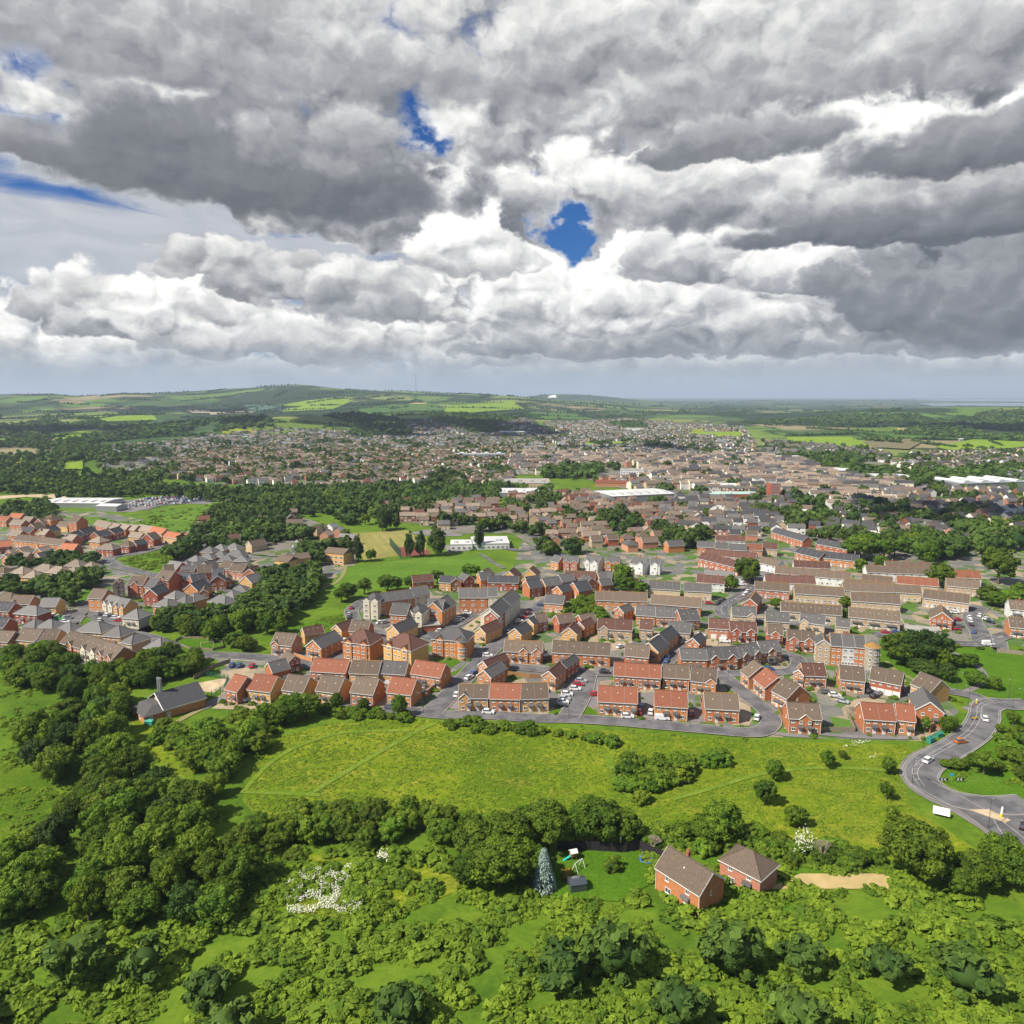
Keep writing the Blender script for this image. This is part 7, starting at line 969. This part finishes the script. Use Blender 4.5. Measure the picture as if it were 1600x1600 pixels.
# ------------------------------------------------------------------ particular objects
def fence(pts,h,kind,label):
    L=[Vector((p[0],p[1],0)) for p in pts]; root=thing({'brickwall':'garden_wall','hedge':'clipped_hedge'}.get(kind,'garden_fence'),label,{'brickwall':'wall','hedge':'hedge'}.get(kind,'fence'),L[0])
    mat={'wood':M_wood,'fence':M_fence,'black':M_black,'mesh':M_mesh,'brickwall':WALL['o'],'hedge':M_leaf2}[kind]; p=MB(); q=MB()
    for a,b in zip(L,L[1:]):
        d=b-a; n=max(1,int(d.length/1.9)); M=Matrix.Translation(a-L[0])@Matrix.Rotation(math.atan2(d.y,d.x),4,'Z'); l=d.length
        if kind=='mesh':
            for k in range(int(l/.5)): p.box(k*.5,k*.5+.05,-.02,.02,0,h,0,M)
            for z in(.1,h/2,h-.05): p.box(0,l,-.03,.03,z,z+.06,0,M)
        elif kind in('brickwall','hedge'): p.box(0,l,-.12 if kind=='brickwall' else -.45,.12 if kind=='brickwall' else .45,0,h,0,M)
        else:
            for k in range(int(l/.32)): p.box(k*.32,k*.32+.30,-.03+.02*(k%2),.03+.02*(k%2),.05,h+.02*(k%3),0,M)
        if kind not in('brickwall','hedge'):
            for k in range(n+1): q.box(k*l/n-.06,k*l/n+.06,-.07,.09,0,h+.12,0,M)
        else: q.box(-.05,l+.05,-.16 if kind=='brickwall' else -.4,.16 if kind=='brickwall' else .4,h+.002,h+.09,0,M)
    p.put('panel',[mat],root); q.put('posts' if kind not in('brickwall','hedge') else 'top',[mat if kind=='hedge' else M_concrete if kind=='brickwall' else mat],root)
for f in FENCES: fence(*f)
# back garden fences behind the near rows
kf=0
for cl,rows in HOUSES[:3]:
    rk={i:k+1 for k,i in enumerate(sorted(range(len(rows)),key=lambda i:px_of((rows[i][0]+rows[i][2])/2,(rows[i][1]+rows[i][3])/2)))}
    for i,(ax,ay,bx,by,d,h,code,units,ex) in enumerate(rows):
        if 'flat' in ex or (i%2 and kf>14): continue
        A=Vector((ax,ay));B=Vector((bx,by)); t=(B-A).normalized(); n=Vector((-t.y,t.x)); g=7.5
        if code[0]=='g': continue
        P=[A+n*d+t*.2,A+n*(d+g)+t*.2,B+n*(d+g)-t*.2,B+n*d-t*.2]
        if any(in_house(p.x,p.y,.1) or on_road(p.x,p.y,.5) for p in P[1:3]): continue
        kf+=1; fence([tuple(p) for p in P],1.8,'wood' if kf%2 else 'fence','garden fence behind the house %s from left %s'%(ORD(rk[i]),cl))
nl=0
LW=sorted(range(len(LAMPS)),key=lambda i:px_of(*LAMPS[i])); lm=MB(); lm.cyl((0,0),.11,0,1.2,8); lm.cyl((0,0),.07,1.2,7.6,8,0,.05); lpost=lm.mesh('post',[plain('dark_post',(.06,.065,.07),.5)])
lh=MB(); lh.box(0,1.3,-.04,.04,7.55,7.64); larm=lh.mesh('arm',[MATS['dark_post']]); lg=MB(); lg.box(1.1,1.75,-.13,.13,7.50,7.66); lhead=lg.mesh('lamp_head',[M_metal])
for k,i in enumerate(LW):
    x,y=LAMPS[i]; t=thing('street_lamp','tall grey street lamp, %s from left along the estate roads'%ORD(k+1),'street lamp',(x,y,0),rnd.uniform(0,6.28),'street lamps'); link('post',lpost,t); link('arm',larm,t); link('lamp_head',lhead,t)
P=PTS
def at(k,z=0): return (P[k][0],P[k][1],z)
# chevron boards and blue sign on the bend
for k in range(2):
    x,y=P['chev'][0]+(-2.6 if k==0 else 1.9),P['chev'][1]; t=thing('chevron_sign','black and white chevron board, %s of the blue sign on the bend'%('left' if k==0 else 'right'),'road sign',(x,y,0),0,'chevron boards on the bend')
    MB().box(-1.2,1.2,-.03,.03,.7,1.5).put('board',[plain('sign_black%d'%k,(.02,.02,.02),.5)],t); a=MB()
    for c in(-.75,.15):
        a.add([(c+.55,-.04,.74),(c+.2,-.04,.74),(c-.15,-.04,1.1),(c+.2,-.04,1.1)],[(0,1,2,3)]); a.add([(c+.2,-.04,1.1),(c-.15,-.04,1.1),(c+.2,-.04,1.46),(c+.55,-.04,1.46)],[(0,1,2,3)])
    a.put('chevrons',[M_white],t)
    for s in(-.9,.9): MB().cyl((s,.07),.04,0,1.5).put('post',[M_metal],t)
t=thing('direction_sign','small blue road sign on a post between the chevron boards','road sign',(P['chev'][0]-.3,P['chev'][1]+.3,0)); MB().box(-.5,.5,-.03,.03,1.9,2.6).put('panel',[plain('blue_plate',(.02,.35,.62),.4)],t); MB().cyl((0,.07),.04,0,2.6).put('post',[M_metal],t)
t=thing('billboard','large white tilted sign board on the verge beside the road','sign board',at('billboard'),R(-28)); M=Matrix.Rotation(R(-38),4,'X'); b=MB(); b.box(-1.9,1.9,-.05,.05,-.2,1.7,0,Matrix.Translation((0,0,1.0))@M); b.put('panel',[M_white],t)
for s in(-1.7,1.7): q=MB(); q.tube((s,.35,0),(s,.3,1.2),.06); q.tube((s,1.3,0),(s,.9,2.1),.06); q.put('post',[M_wood],t)
def bollard(k,lab,c,cn):
    t=thing('keep_left_bollard',lab,'bollard',at(k,.3)); m=MB(); m.cyl((0,0),.32,0,1.1,12,0,.26); m.put('body',[plain(cn,c,.4)],t); m=MB(); m.cyl((0,0),.265,1.1,1.45,12,0,.18); m.put('cap',[M_white],t)
bollard('beacon','yellow and white bollard on the splitter island at the junction',(.85,.55,.02),'beacon_yellow'); bollard('beacon2','white bollard on the splitter island at the junction',(.75,.74,.7),'beacon_white'); bollard('bollard','orange bollard on the island by the far junction',(.8,.45,.03),'bollard_orange')
isl=[(P['beacon'][0]-6,P['beacon'][1]+3.5),(P['beacon'][0]-1,P['beacon'][1]+3.5),(P['beacon'][0]+1.5,P['beacon'][1]-1.5),(P['beacon'][0]-.3,P['beacon'][1]-2.5)]; m=MB(); m.add([(x,y,.1) for x,y in isl]+[(x,y,.5) for x,y in isl],[(4,5,6,7) ,(0,1,5,4),(1,2,6,5),(2,3,7,6),(3,0,4,7)]); struct(link('traffic_island',m.mesh('traffic_island',[M_sand])))
t=thing('barrier','yellow roadworks barrier on the kerb of the bend','barrier',at('barrier',.3),.2); MB().box(-.9,.9,-.05,.05,.55,1.1).put('board',[plain('barrier_yellow',(.8,.5,.02),.5)],t)
for s in(-.8,.8): MB().box(s-.06,s+.06,-.35,.35,0,.6).put('foot',[M_rub],t)
def hut(k,w,d,h,lab,name,cat,mat,rz=0.1):
    t=thing(name,lab,cat,at(k),rz); MB().box(-w/2,w/2,-d/2,d/2,0,h).put('box_body',[mat],t); r=MB(); r.add([(-w/2-.1,-d/2-.1,h),(w/2+.1,-d/2-.1,h),(w/2+.1,d/2+.1,h),(-w/2-.1,d/2+.1,h),(-w/2-.1,0,h+.5),(w/2+.1,0,h+.5)],[(0,1,5,4),(2,3,4,5),(1,2,5),(3,0,4),(3,2,1,0)]); r.put('lid',[mat],t); return t
G1=plain('cabinet_green',(.03,.22,.16),.5)
hut('cabinet',2.2,1.5,1.7,'green utility kiosk on the grass beside the bend','utility_kiosk','kiosk',G1,.5); hut('bins',2.2,1.1,1.2,'pair of low green cabinets behind the kiosk','utility_cabinet','cabinet',G1,.3)
hut('tent',2.6,1.8,1.3,'green covered tank in front of the brick plant hall','garden_tank','tank',plain('tank_green',(.04,.30,.22),.5),-.2)
# globe lamp on the island
t=thing('globe_lamp','white globe lamp on a thin post on the roundabout island','street lamp',at('globe')); MB().cyl((0,0),.06,0,4.6).put('post',[M_metal],t); g=MB(); 
for k in range(6): z0,z1=-.35+.7*k/6,-.35+.7*(k+1)/6; g.cyl((0,0),math.sqrt(max(.001,.1225-z0*z0)),4.9+z0,4.9+z1,12,0,math.sqrt(max(.001,.1225-z1*z1)))
g.put('globe',[M_white],t)
# plant hall with twin flues
def hall():
    A=Vector(at('hallB'));B=Vector(at('hallD')); ax=(B-A); L=ax.length; ang=math.atan2(ax.y,ax.x); w=13.0
    t=thing('plant_hall','long dark-roofed brick hall with twin metal flues, gable towards the clearing','hall',A,ang)
    # local x along the hall, y across
    h=3.5; rise=3.7; wm=MB(); wm.add([(1.5,0,-.3),(1.5,w,-.3),(L,w,-.3),(L,0,-.3),(1.5,0,h),(1.5,w,h),(L,w,h),(L,0,h),(1.5,w/2,h+rise-.05),(L,w/2,h+rise-.05)],[(0,4,8,5,1),(3,2,6,9,7),(1,5,6,2),(0,3,7,4),(4,7,9,8),(5,8,9,6)]); wm.put('walls',[WALL['o']],t)
    c=MB(); c.box(1.3,L+.2,-.09,-.01,h-.95,h-.2); c.add([(1.45,.2,h-.6),(1.45,w-.2,h-.6),(1.45,w/2,h+rise-.2)],[(0,1,2)]); c.put('cladding',[plain('pink_cladding',(.55,.40,.31),.8)],t)
    r=MB(); roof_slab(r,(.7,-.5,h-.25),(L+.5,-.5,h-.25),(L+.5,w/2,h+rise),(.7,w/2,h+rise)); roof_slab(r,(.7,w+.5,h-.25),(L+.5,w+.5,h-.25),(L+.5,w/2,h+rise),(.7,w/2,h+rise)); r.put('roof',[ROOF['d']],t)
    b=MB()
    for s,y in((0,-.55),(1,w+.55)): b.tube((.66,y,h-.2),(.66,w/2,h+rise+.1),.15,.15,4)
    b.box(.7,L+.5,-.62,-.52,h-.42,h-.14); b.put('bargeboards',[M_white],t)
    # lean-to in front
    MB().box(-5.2,1.49,.4,w+1.0,-.3,2.6).put('annexe_walls',[WALL['o']],t)
    a=MB(); a.add([(-5.6,0,2.55),(-5.6,w+1.4,2.55),(1.45,w+1.4,2.55),(1.45,0,2.55),(-1.4,3.6,4.3),(-1.4,w-2.4,4.3),(1.45,3.6,4.3),(1.45,w-2.4,4.3)],[(0,4,5,1),(1,5,7,2),(0,3,6,4),(4,6,7,5),(0,1,2,3)]); a.put('annexe_roof',[ROOF['g']],t)
    for y in(4,9.5): link('window',window_mesh(1.1,1.2,2),t,(-5.22,y,.9),(0,0,-math.pi/2))
    link('door',door_mesh(),t,(2.6,-.03,0)); link('door',door_mesh(),t,(-3,.38,0))
    for k,(dx,dy) in enumerate(((2.6,w/2+1.3),(2.9,w/2+.2))):
        q=MB(); q.cyl((dx,dy),.46,h+1.5,h+rise+4.8,16); q.cyl((dx,dy),.52,h+rise+4.3,h+rise+4.42,16); q.put('flue',[M_metal],t,smooth=False)
    BOXES.append((A.x+math.cos(ang)*L/2,A.y+math.sin(ang)*L/2,math.cos(ang),math.sin(ang),L/2+5,w+2))
hall()
# round stone tower with a lichen cone roof, and the brick bay turret
def turret(k,r_,h,mat,roof,lab,name,rh):
    t=thing(name,lab,'tower',at(k)); MB().cyl((0,0),r_,-.3,h,24).put('walls',[mat],t); MB().cyl((0,0),r_+.45,h+.01,h+rh,24,0,.05).put('roof',[roof],t); MB().cyl((0,0),r_+.3,h-.35,h,24,0,r_+.42).put('eaves',[M_white],t)
    for f in range(int(h/2.9)):
        for a in(-2.2,-1.57,-.95): link('window',window_mesh(1.0,1.5,2),t,(math.cos(a)*(r_+.0),math.sin(a)*(r_+.0),1+f*2.75),(0,0,a+math.pi/2))
stone=noisy('rubble_stone',(.42,.36,.26),(.24,.21,.17),1.8,.95,obj=True,detail=3)
turret('tower',2.9,9.3,stone,LICHEN,'round rubble-stone tower with lichen-covered conical roof','stone_tower',1.8)
turret('turretC',2.1,7.9,WALL['o'],ROOF['g'],'round brick corner turret with grey cone roof on the flats','corner_turret',1.3)
# multi-coloured flats beside the tower
for (c,x1,y1,x2,y2,wl,lab) in TFLATS:
    house(x1,y1,x2,y2,9,8.6,('g' if wl=='u' else 'e','g',wl),1 if wl!='w' else 2,'flat m',lab,'flats beside the stone tower',0)
# play area and swing frames
def aframe(k,w,h,lab,mat,rz=0,name='swing_frame'):
    t=thing(name,lab,'swing',at(k),rz); m=MB()
    for s in(-w/2,w/2): m.tube((s,-h*.45,0),(s,0,h),.07); m.tube((s,h*.45,0),(s,0,h),.07)
    m.put('frame',[mat],t); MB().tube((-w/2,0,h),(w/2,0,h),.08).put('crossbar',[mat],t)
    for x in(-w*.2,w*.2):
        q=MB(); q.tube((x-.2,0,h),(x-.2,0,.5),.02,None,4); q.tube((x+.2,0,h),(x+.2,0,.5),.02,None,4); q.box(x-.24,x+.24,-.1,.1,.44,.5); q.put('seat',[M_rub],t)
aframe('swing',2.6,2.2,'white wooden swing frame on the near back garden lawn',M_white,.8); aframe('playswing',5,3.2,'pale timber swing frame inside the oval play area',plain('pale_timber',(.5,.42,.3),.8),.3)
t=thing('play_house','small wooden climbing house with teal slide in the back garden','playhouse',at('playhouse'),.3); MB().box(-.7,.7,-.6,.6,1.0,1.9).put('cabin',[M_fence],t); r=MB(); roof_slab(r,(-.9,-.8,1.9),(.9,-.8,1.9),(.9,0,2.5),(-.9,0,2.5)); roof_slab(r,(-.9,.8,1.9),(.9,.8,1.9),(.9,0,2.5),(-.9,0,2.5)); r.put('roof',[M_white],t)
q=MB(); [q.box(a-.05,a+.05,b-.05,b+.05,0,1.0) for a in(-.6,.6) for b in(-.5,.5)]; q.put('legs',[M_wood],t); s=MB(); roof_slab(s,(-2.6,-.3,.1),(-2.6,.3,.1),(-.7,.3,1.1),(-.7,-.3,1.1),.06); s.put('slide',[plain('teal_plastic',(.02,.4,.35),.4)],t)
t=hut('shed',3.6,3.0,1.9,'glazed garden shed with a blue paddling tub at the near edge','garden_shed','shed',M_glass,.2)
t=thing('trampoline','blue and white trampoline beside the near brown-roofed house','trampoline',at('trampoline')); MB().cyl((0,0),1.4,.75,.8,20).put('mat',[M_rub],t); q=MB(); q.cyl((0,0),1.65,.72,.78,20,0,1.62); q.put('pad',[plain('blue_pad',(.03,.22,.5),.5)],t)
for k in range(4): a=k*1.57+.5; MB().tube((math.cos(a)*1.5,math.sin(a)*1.5,0),(math.cos(a)*1.5,math.sin(a)*1.5,2.2),.04).put('leg',[M_metal],t)
t=thing('garden_post','white-topped wooden post against the black fence','post',at('pole')); MB().cyl((0,0),.13,0,3.2).put('shaft',[M_fence],t); MB().cyl((0,0),.16,3.2,3.9).put('cap',[M_white],t)
def tank(k,lab,r_,h):
    t=thing('storage_tank',lab,'tank',at(k)); MB().cyl((0,0),r_,0,h,16).put('body',[M_metal],t); MB().cyl((0,0),r_,h+.002,h+r_*.4,16,0,r_*.3).put('dome',[M_roofgrey],t)
tank('tank','dark domed tank half hidden by the big tree in the utility yard',1.0,2.2); tank('tank2','pale grey domed tank in the middle of the utility yard',.9,1.8)
t=thing('yard_gate','grey double gate of the utility yard','gate',at('yard_gate'))
for s in(-1.2,1.2):
    m=MB(); m.box(s-1.1,s+1.1,-.03,.03,1.7,1.78); m.box(s-1.1,s+1.1,-.03,.03,.1,.18); [m.box(s-1.1+k*.24,s-1.06+k*.24,-.02,.02,.18,1.7) for k in range(10)]; m.put('gate_leaf',[M_metal],t)
for s in(-2.4,0,2.4): MB().cyl((s,0),.08,0,2).put('post',[M_metal],t)
# spruce, golden shrub, bare trees
def spruce():
    t=thing('blue_spruce','silvery blue spruce beside the near back garden','conifer',at('spruce')); m=MB(); m.cyl((0,0),.25,-.2,9.4,8,0,.04); m.put('trunk',[M_bark],t)
    r=np.random.default_rng(4); V=[];F=[];n=0
    for k in range(2600):
        z=r.uniform(.4,9.6); rad=2.9*(1-z/10)**.8*math.sqrt(r.uniform(.1,1)); a=int(r.integers(0,9))*.7+z*2.3+r.normal()*.22; s=.24
        p=np.array([math.cos(a)*rad,math.sin(a)*rad,z-rad*.12]); d=np.array([math.cos(a),math.sin(a),-.25])*s*1.6; e=np.array([-math.sin(a),math.cos(a),r.normal()*.5])*s*.6
        V+=[p-d,p-e,p+d,p+e]; F.append((n,n+1,n+2,n+3)); n+=4
    link('crown',quad_mesh('crown',np.array(V),np.array(F),r.uniform(0,1,len(F)),M_spruce),t)
spruce()
def bare(k,h,lab,seed):
    t=thing('bare_tree',lab,'dead tree',at(k)); r=random.Random(seed); m=MB(); m.tube((0,0,-.2),(0,0,h*.3),.16,.12); m.put('trunk',[M_dead],t); q=MB()
    def br(p,d,l,rad,n):
        e=p+d*l; q.tube(p,e,rad,rad*.6,5)
        if n>0:
            for _ in range(4): br(e,(d+Vector((r.uniform(-.8,.8),r.uniform(-.8,.8),r.uniform(-.2,.6)))).normalized(),l*.68,rad*.6,n-1)
    for _ in range(5): br(Vector((0,0,h*.25)),Vector((r.uniform(-.8,.8),r.uniform(-.8,.8),1)).normalized(),h*.28,.07,3)
    q.put('branches',[M_dead],t)
bare('deadtree',5.5,'bare pale twiggy tree in the scrub behind the hip-roofed house',1); bare('deadtree2',5,'grey bare tree behind the black garden fence',2)
thing('golden_shrub','golden-yellow shrub by the garden swing frame','shrub',at('yellowbush',1.0),0,None,quad_mesh('golden',*crown_arrays(401,24,1300,.14,.8),M_gold),(1.7,1.7,1.5))
thing('garden_bush','rounded dark bush in the middle of the near lawn','shrub',at('bush2',1.2),0,None,quad_mesh('gb',*crown_arrays(402,26,2400,.10,.8),M_leaf),(2.6,2.4,2.1))
# near houses at the bottom edge
def near_house(A,B,d,h,st,rf,wl,lab,chim=False):
    r=house(A[0],A[1],B[0],B[1],d,h,(st,rf,wl),1,'',lab,'houses at the near edge',0)
    if chim: c=MB(); c.box(-1.2,-.5,d*.5,d*.5+.7,h,h+4.6); c.cyl((-.98,d*.5+.35),.13,h+4.6,h+5.1,8,1); c.cyl((-.68,d*.5+.35),.13,h+4.6,h+5.1,8,1); c.put('chimney',[WALL['r'],M_fence],[o for o in r.children if o.name.startswith('roof')][0])
for q in NEARH: near_house(*q)
# transmitter mast and the chalk quarry on the far hill
mx,my=MAST; mz=float(TH(mx,my)); t=thing('radio_mast','tall thin transmitter mast on the far hill','mast',(mx,my,mz)); MB().cyl((0,0),2.3,-2,140,6,0,1.7).put('lattice',[M_metal],t); MB().cyl((0,0),2.6,128,133,8).put('antenna',[M_metal],t)
drape('chalk_quarry',CHALK,M_chalk,3.5,60)
# viaduct carrying the dual carriageway
def viaduct():
    L=smooth_line(VIA,5); t=thing('road_viaduct','long low road viaduct crossing the trees right of the town centre','bridge',(0,0,0)); m=MB(); a,f=strip(L,-6,6,5.0); b,_=strip(L,-6,6,3.8); n=len(a); nn=len(L)
    m.add(a+b,f+[tuple(reversed([i+n for i in q])) for q in f]+[(i,i+1,n+i+1,n+i) for i in range(nn-1)]+[(nn+i+1,nn+i,n+nn+i,n+nn+i+1) for i in range(nn-1)]); m.put('deck',[M_tarmac2],t)
    for s in(-6,6): 
        p=MB(); p.add(*strip(L,s-.15,s+.15,5.9)); q,_=strip(L,s-.15,s-.14,5.9); q2,_=strip(L,s-.15,s-.14,5.0); q3=q[:nn]+q2[:nn]; p.add(q3,[(i,i+1,nn+i+1,nn+i) for i in range(nn-1)]); p.put('parapet',[M_concrete],t)
    for p in L[::4]: MB().cyl((p.x,p.y),1.1,-1,3.8,8).put('pier',[M_concrete],t)
viaduct()
# sports court posts, person by the crossing
def person(x,y,z,rz,lab,shirt,legs):
    t=link('person',None,None,(x,y,z),(0,0,rz)); bpy.data.objects.remove(t)
    me=bpy.data.meshes.new('person'); vs=[(0,0,.95),(0,0,1.2),(0,0,1.42),(0,0,1.52),(0,0,1.66),(0,.01,1.76),(.10,0,.9),(.12,.08,.48),(.12,-.04,.08),(.12,.10,.04),(-.10,0,.9),(-.13,-.10,.48),(-.14,-.24,.10),(-.14,-.10,.04),(.19,0,1.40),(.25,-.04,1.13),(.24,.10,.90),(.24,.14,.82),(-.19,0,1.40),(-.25,.05,1.13),(-.25,-.02,.88),(-.25,.0,.80)]
    ed=[(0,1),(1,2),(2,3),(3,4),(4,5),(0,6),(6,7),(7,8),(8,9),(0,10),(10,11),(11,12),(12,13),(2,14),(14,15),(15,16),(16,17),(2,18),(18,19),(19,20),(20,21)]
    me.from_pydata(vs,ed,[]); o=link('person',me,None,(x,y,z),(0,0,rz)); md=o.modifiers.new('s','SKIN'); rad=[.15,.15,.14,.06,.10,.08,.10,.075,.05,.04,.10,.075,.05,.04,.07,.05,.04,.035,.07,.05,.04,.035]
    for v,q in zip(me.skin_vertices[0].data,rad): v.radius=(q,q*.85)
    me.skin_vertices[0].data[0].use_root=True; o.modifiers.new('u','SUBSURF').levels=2; o.modifiers['u'].render_levels=2
    m,T,b=new_mat('person_'+lab[:12],.8); X,Y,Z=T.sep(T.n.new('ShaderNodeTexCoord').outputs['Object']); T.l.new(T.mix(T.ss(Z,1.46,1.47),T.mix(T.ss(Z,.92,.93),legs,shirt),(.45,.28,.2)),b.inputs['Base Color']); me.materials.append(m); tag(o,lab,'person')
person(P['person'][0],P['person'][1],.3,.4,'person in orange high-visibility jacket walking on the path by the bend',(.75,.22,.03),(.05,.05,.08))

# ------------------------------------------------------------------ unseen clouds added overhead to shade parts of the land, and the air
def shade_cloud(cx,cy,rx,ry,seed,alt=1500):
    r=random.Random(seed); bm=bmesh.new()
    for k in range(26):
        a=r.uniform(0,6.28); q=math.sqrt(r.random()); x,y=math.cos(a)*q*rx,math.sin(a)*q*ry; s=r.uniform(.22,.42)*min(rx,ry)*(1.1-q*.5)
        bmesh.ops.create_icosphere(bm,subdivisions=3,radius=s,matrix=Matrix.Translation((x,y,s*.25))@Matrix.Diagonal((1,1,.55,1)))
    for v in bm.verts:
        n=noise.fractal(v.co*.011,1.,2.,4); v.co+=v.normal*n*38
        v.co.z=max(v.co.z,-12)
    me=bpy.data.meshes.new('shade_cloud'); bm.to_mesh(me); bm.free(); me.materials.append(M_shade_cloud); o=link('shade_cloud',me,None,(cx,cy,alt)); struct(o)
M_shade_cloud=noisy('shade_cloud_white',(.8,.8,.8),(.75,.75,.76),.01,1.)
k_=1500/math.tan(R(48)); ox,oy=TOSUN.x/math.cos(R(48))*k_,TOSUN.y/math.cos(R(48))*k_
for (gx,gy,rx,ry,sd) in SHADE: shade_cloud(gx+ox,gy+oy,rx,ry,sd)
def haze():
    m=bpy.data.materials.new('haze'); m.use_nodes=True; nt=m.node_tree; nt.nodes.clear(); out=nt.nodes.new('ShaderNodeOutputMaterial'); v=nt.nodes.new('ShaderNodeVolumePrincipled')
    v.inputs['Color'].default_value=(.66,.80,.97,1); v.inputs['Density'].default_value=6.2e-5; v.inputs['Anisotropy'].default_value=.1; nt.links.new(v.outputs[0],out.inputs['Volume'])
    b=MB(); b.box(-50500,50500,-1000,36000,-3,330); o=link('haze',b.mesh('haze',[m])); o['kind']='stuff'; o['label']='thin blue haze over the distant country'
haze()
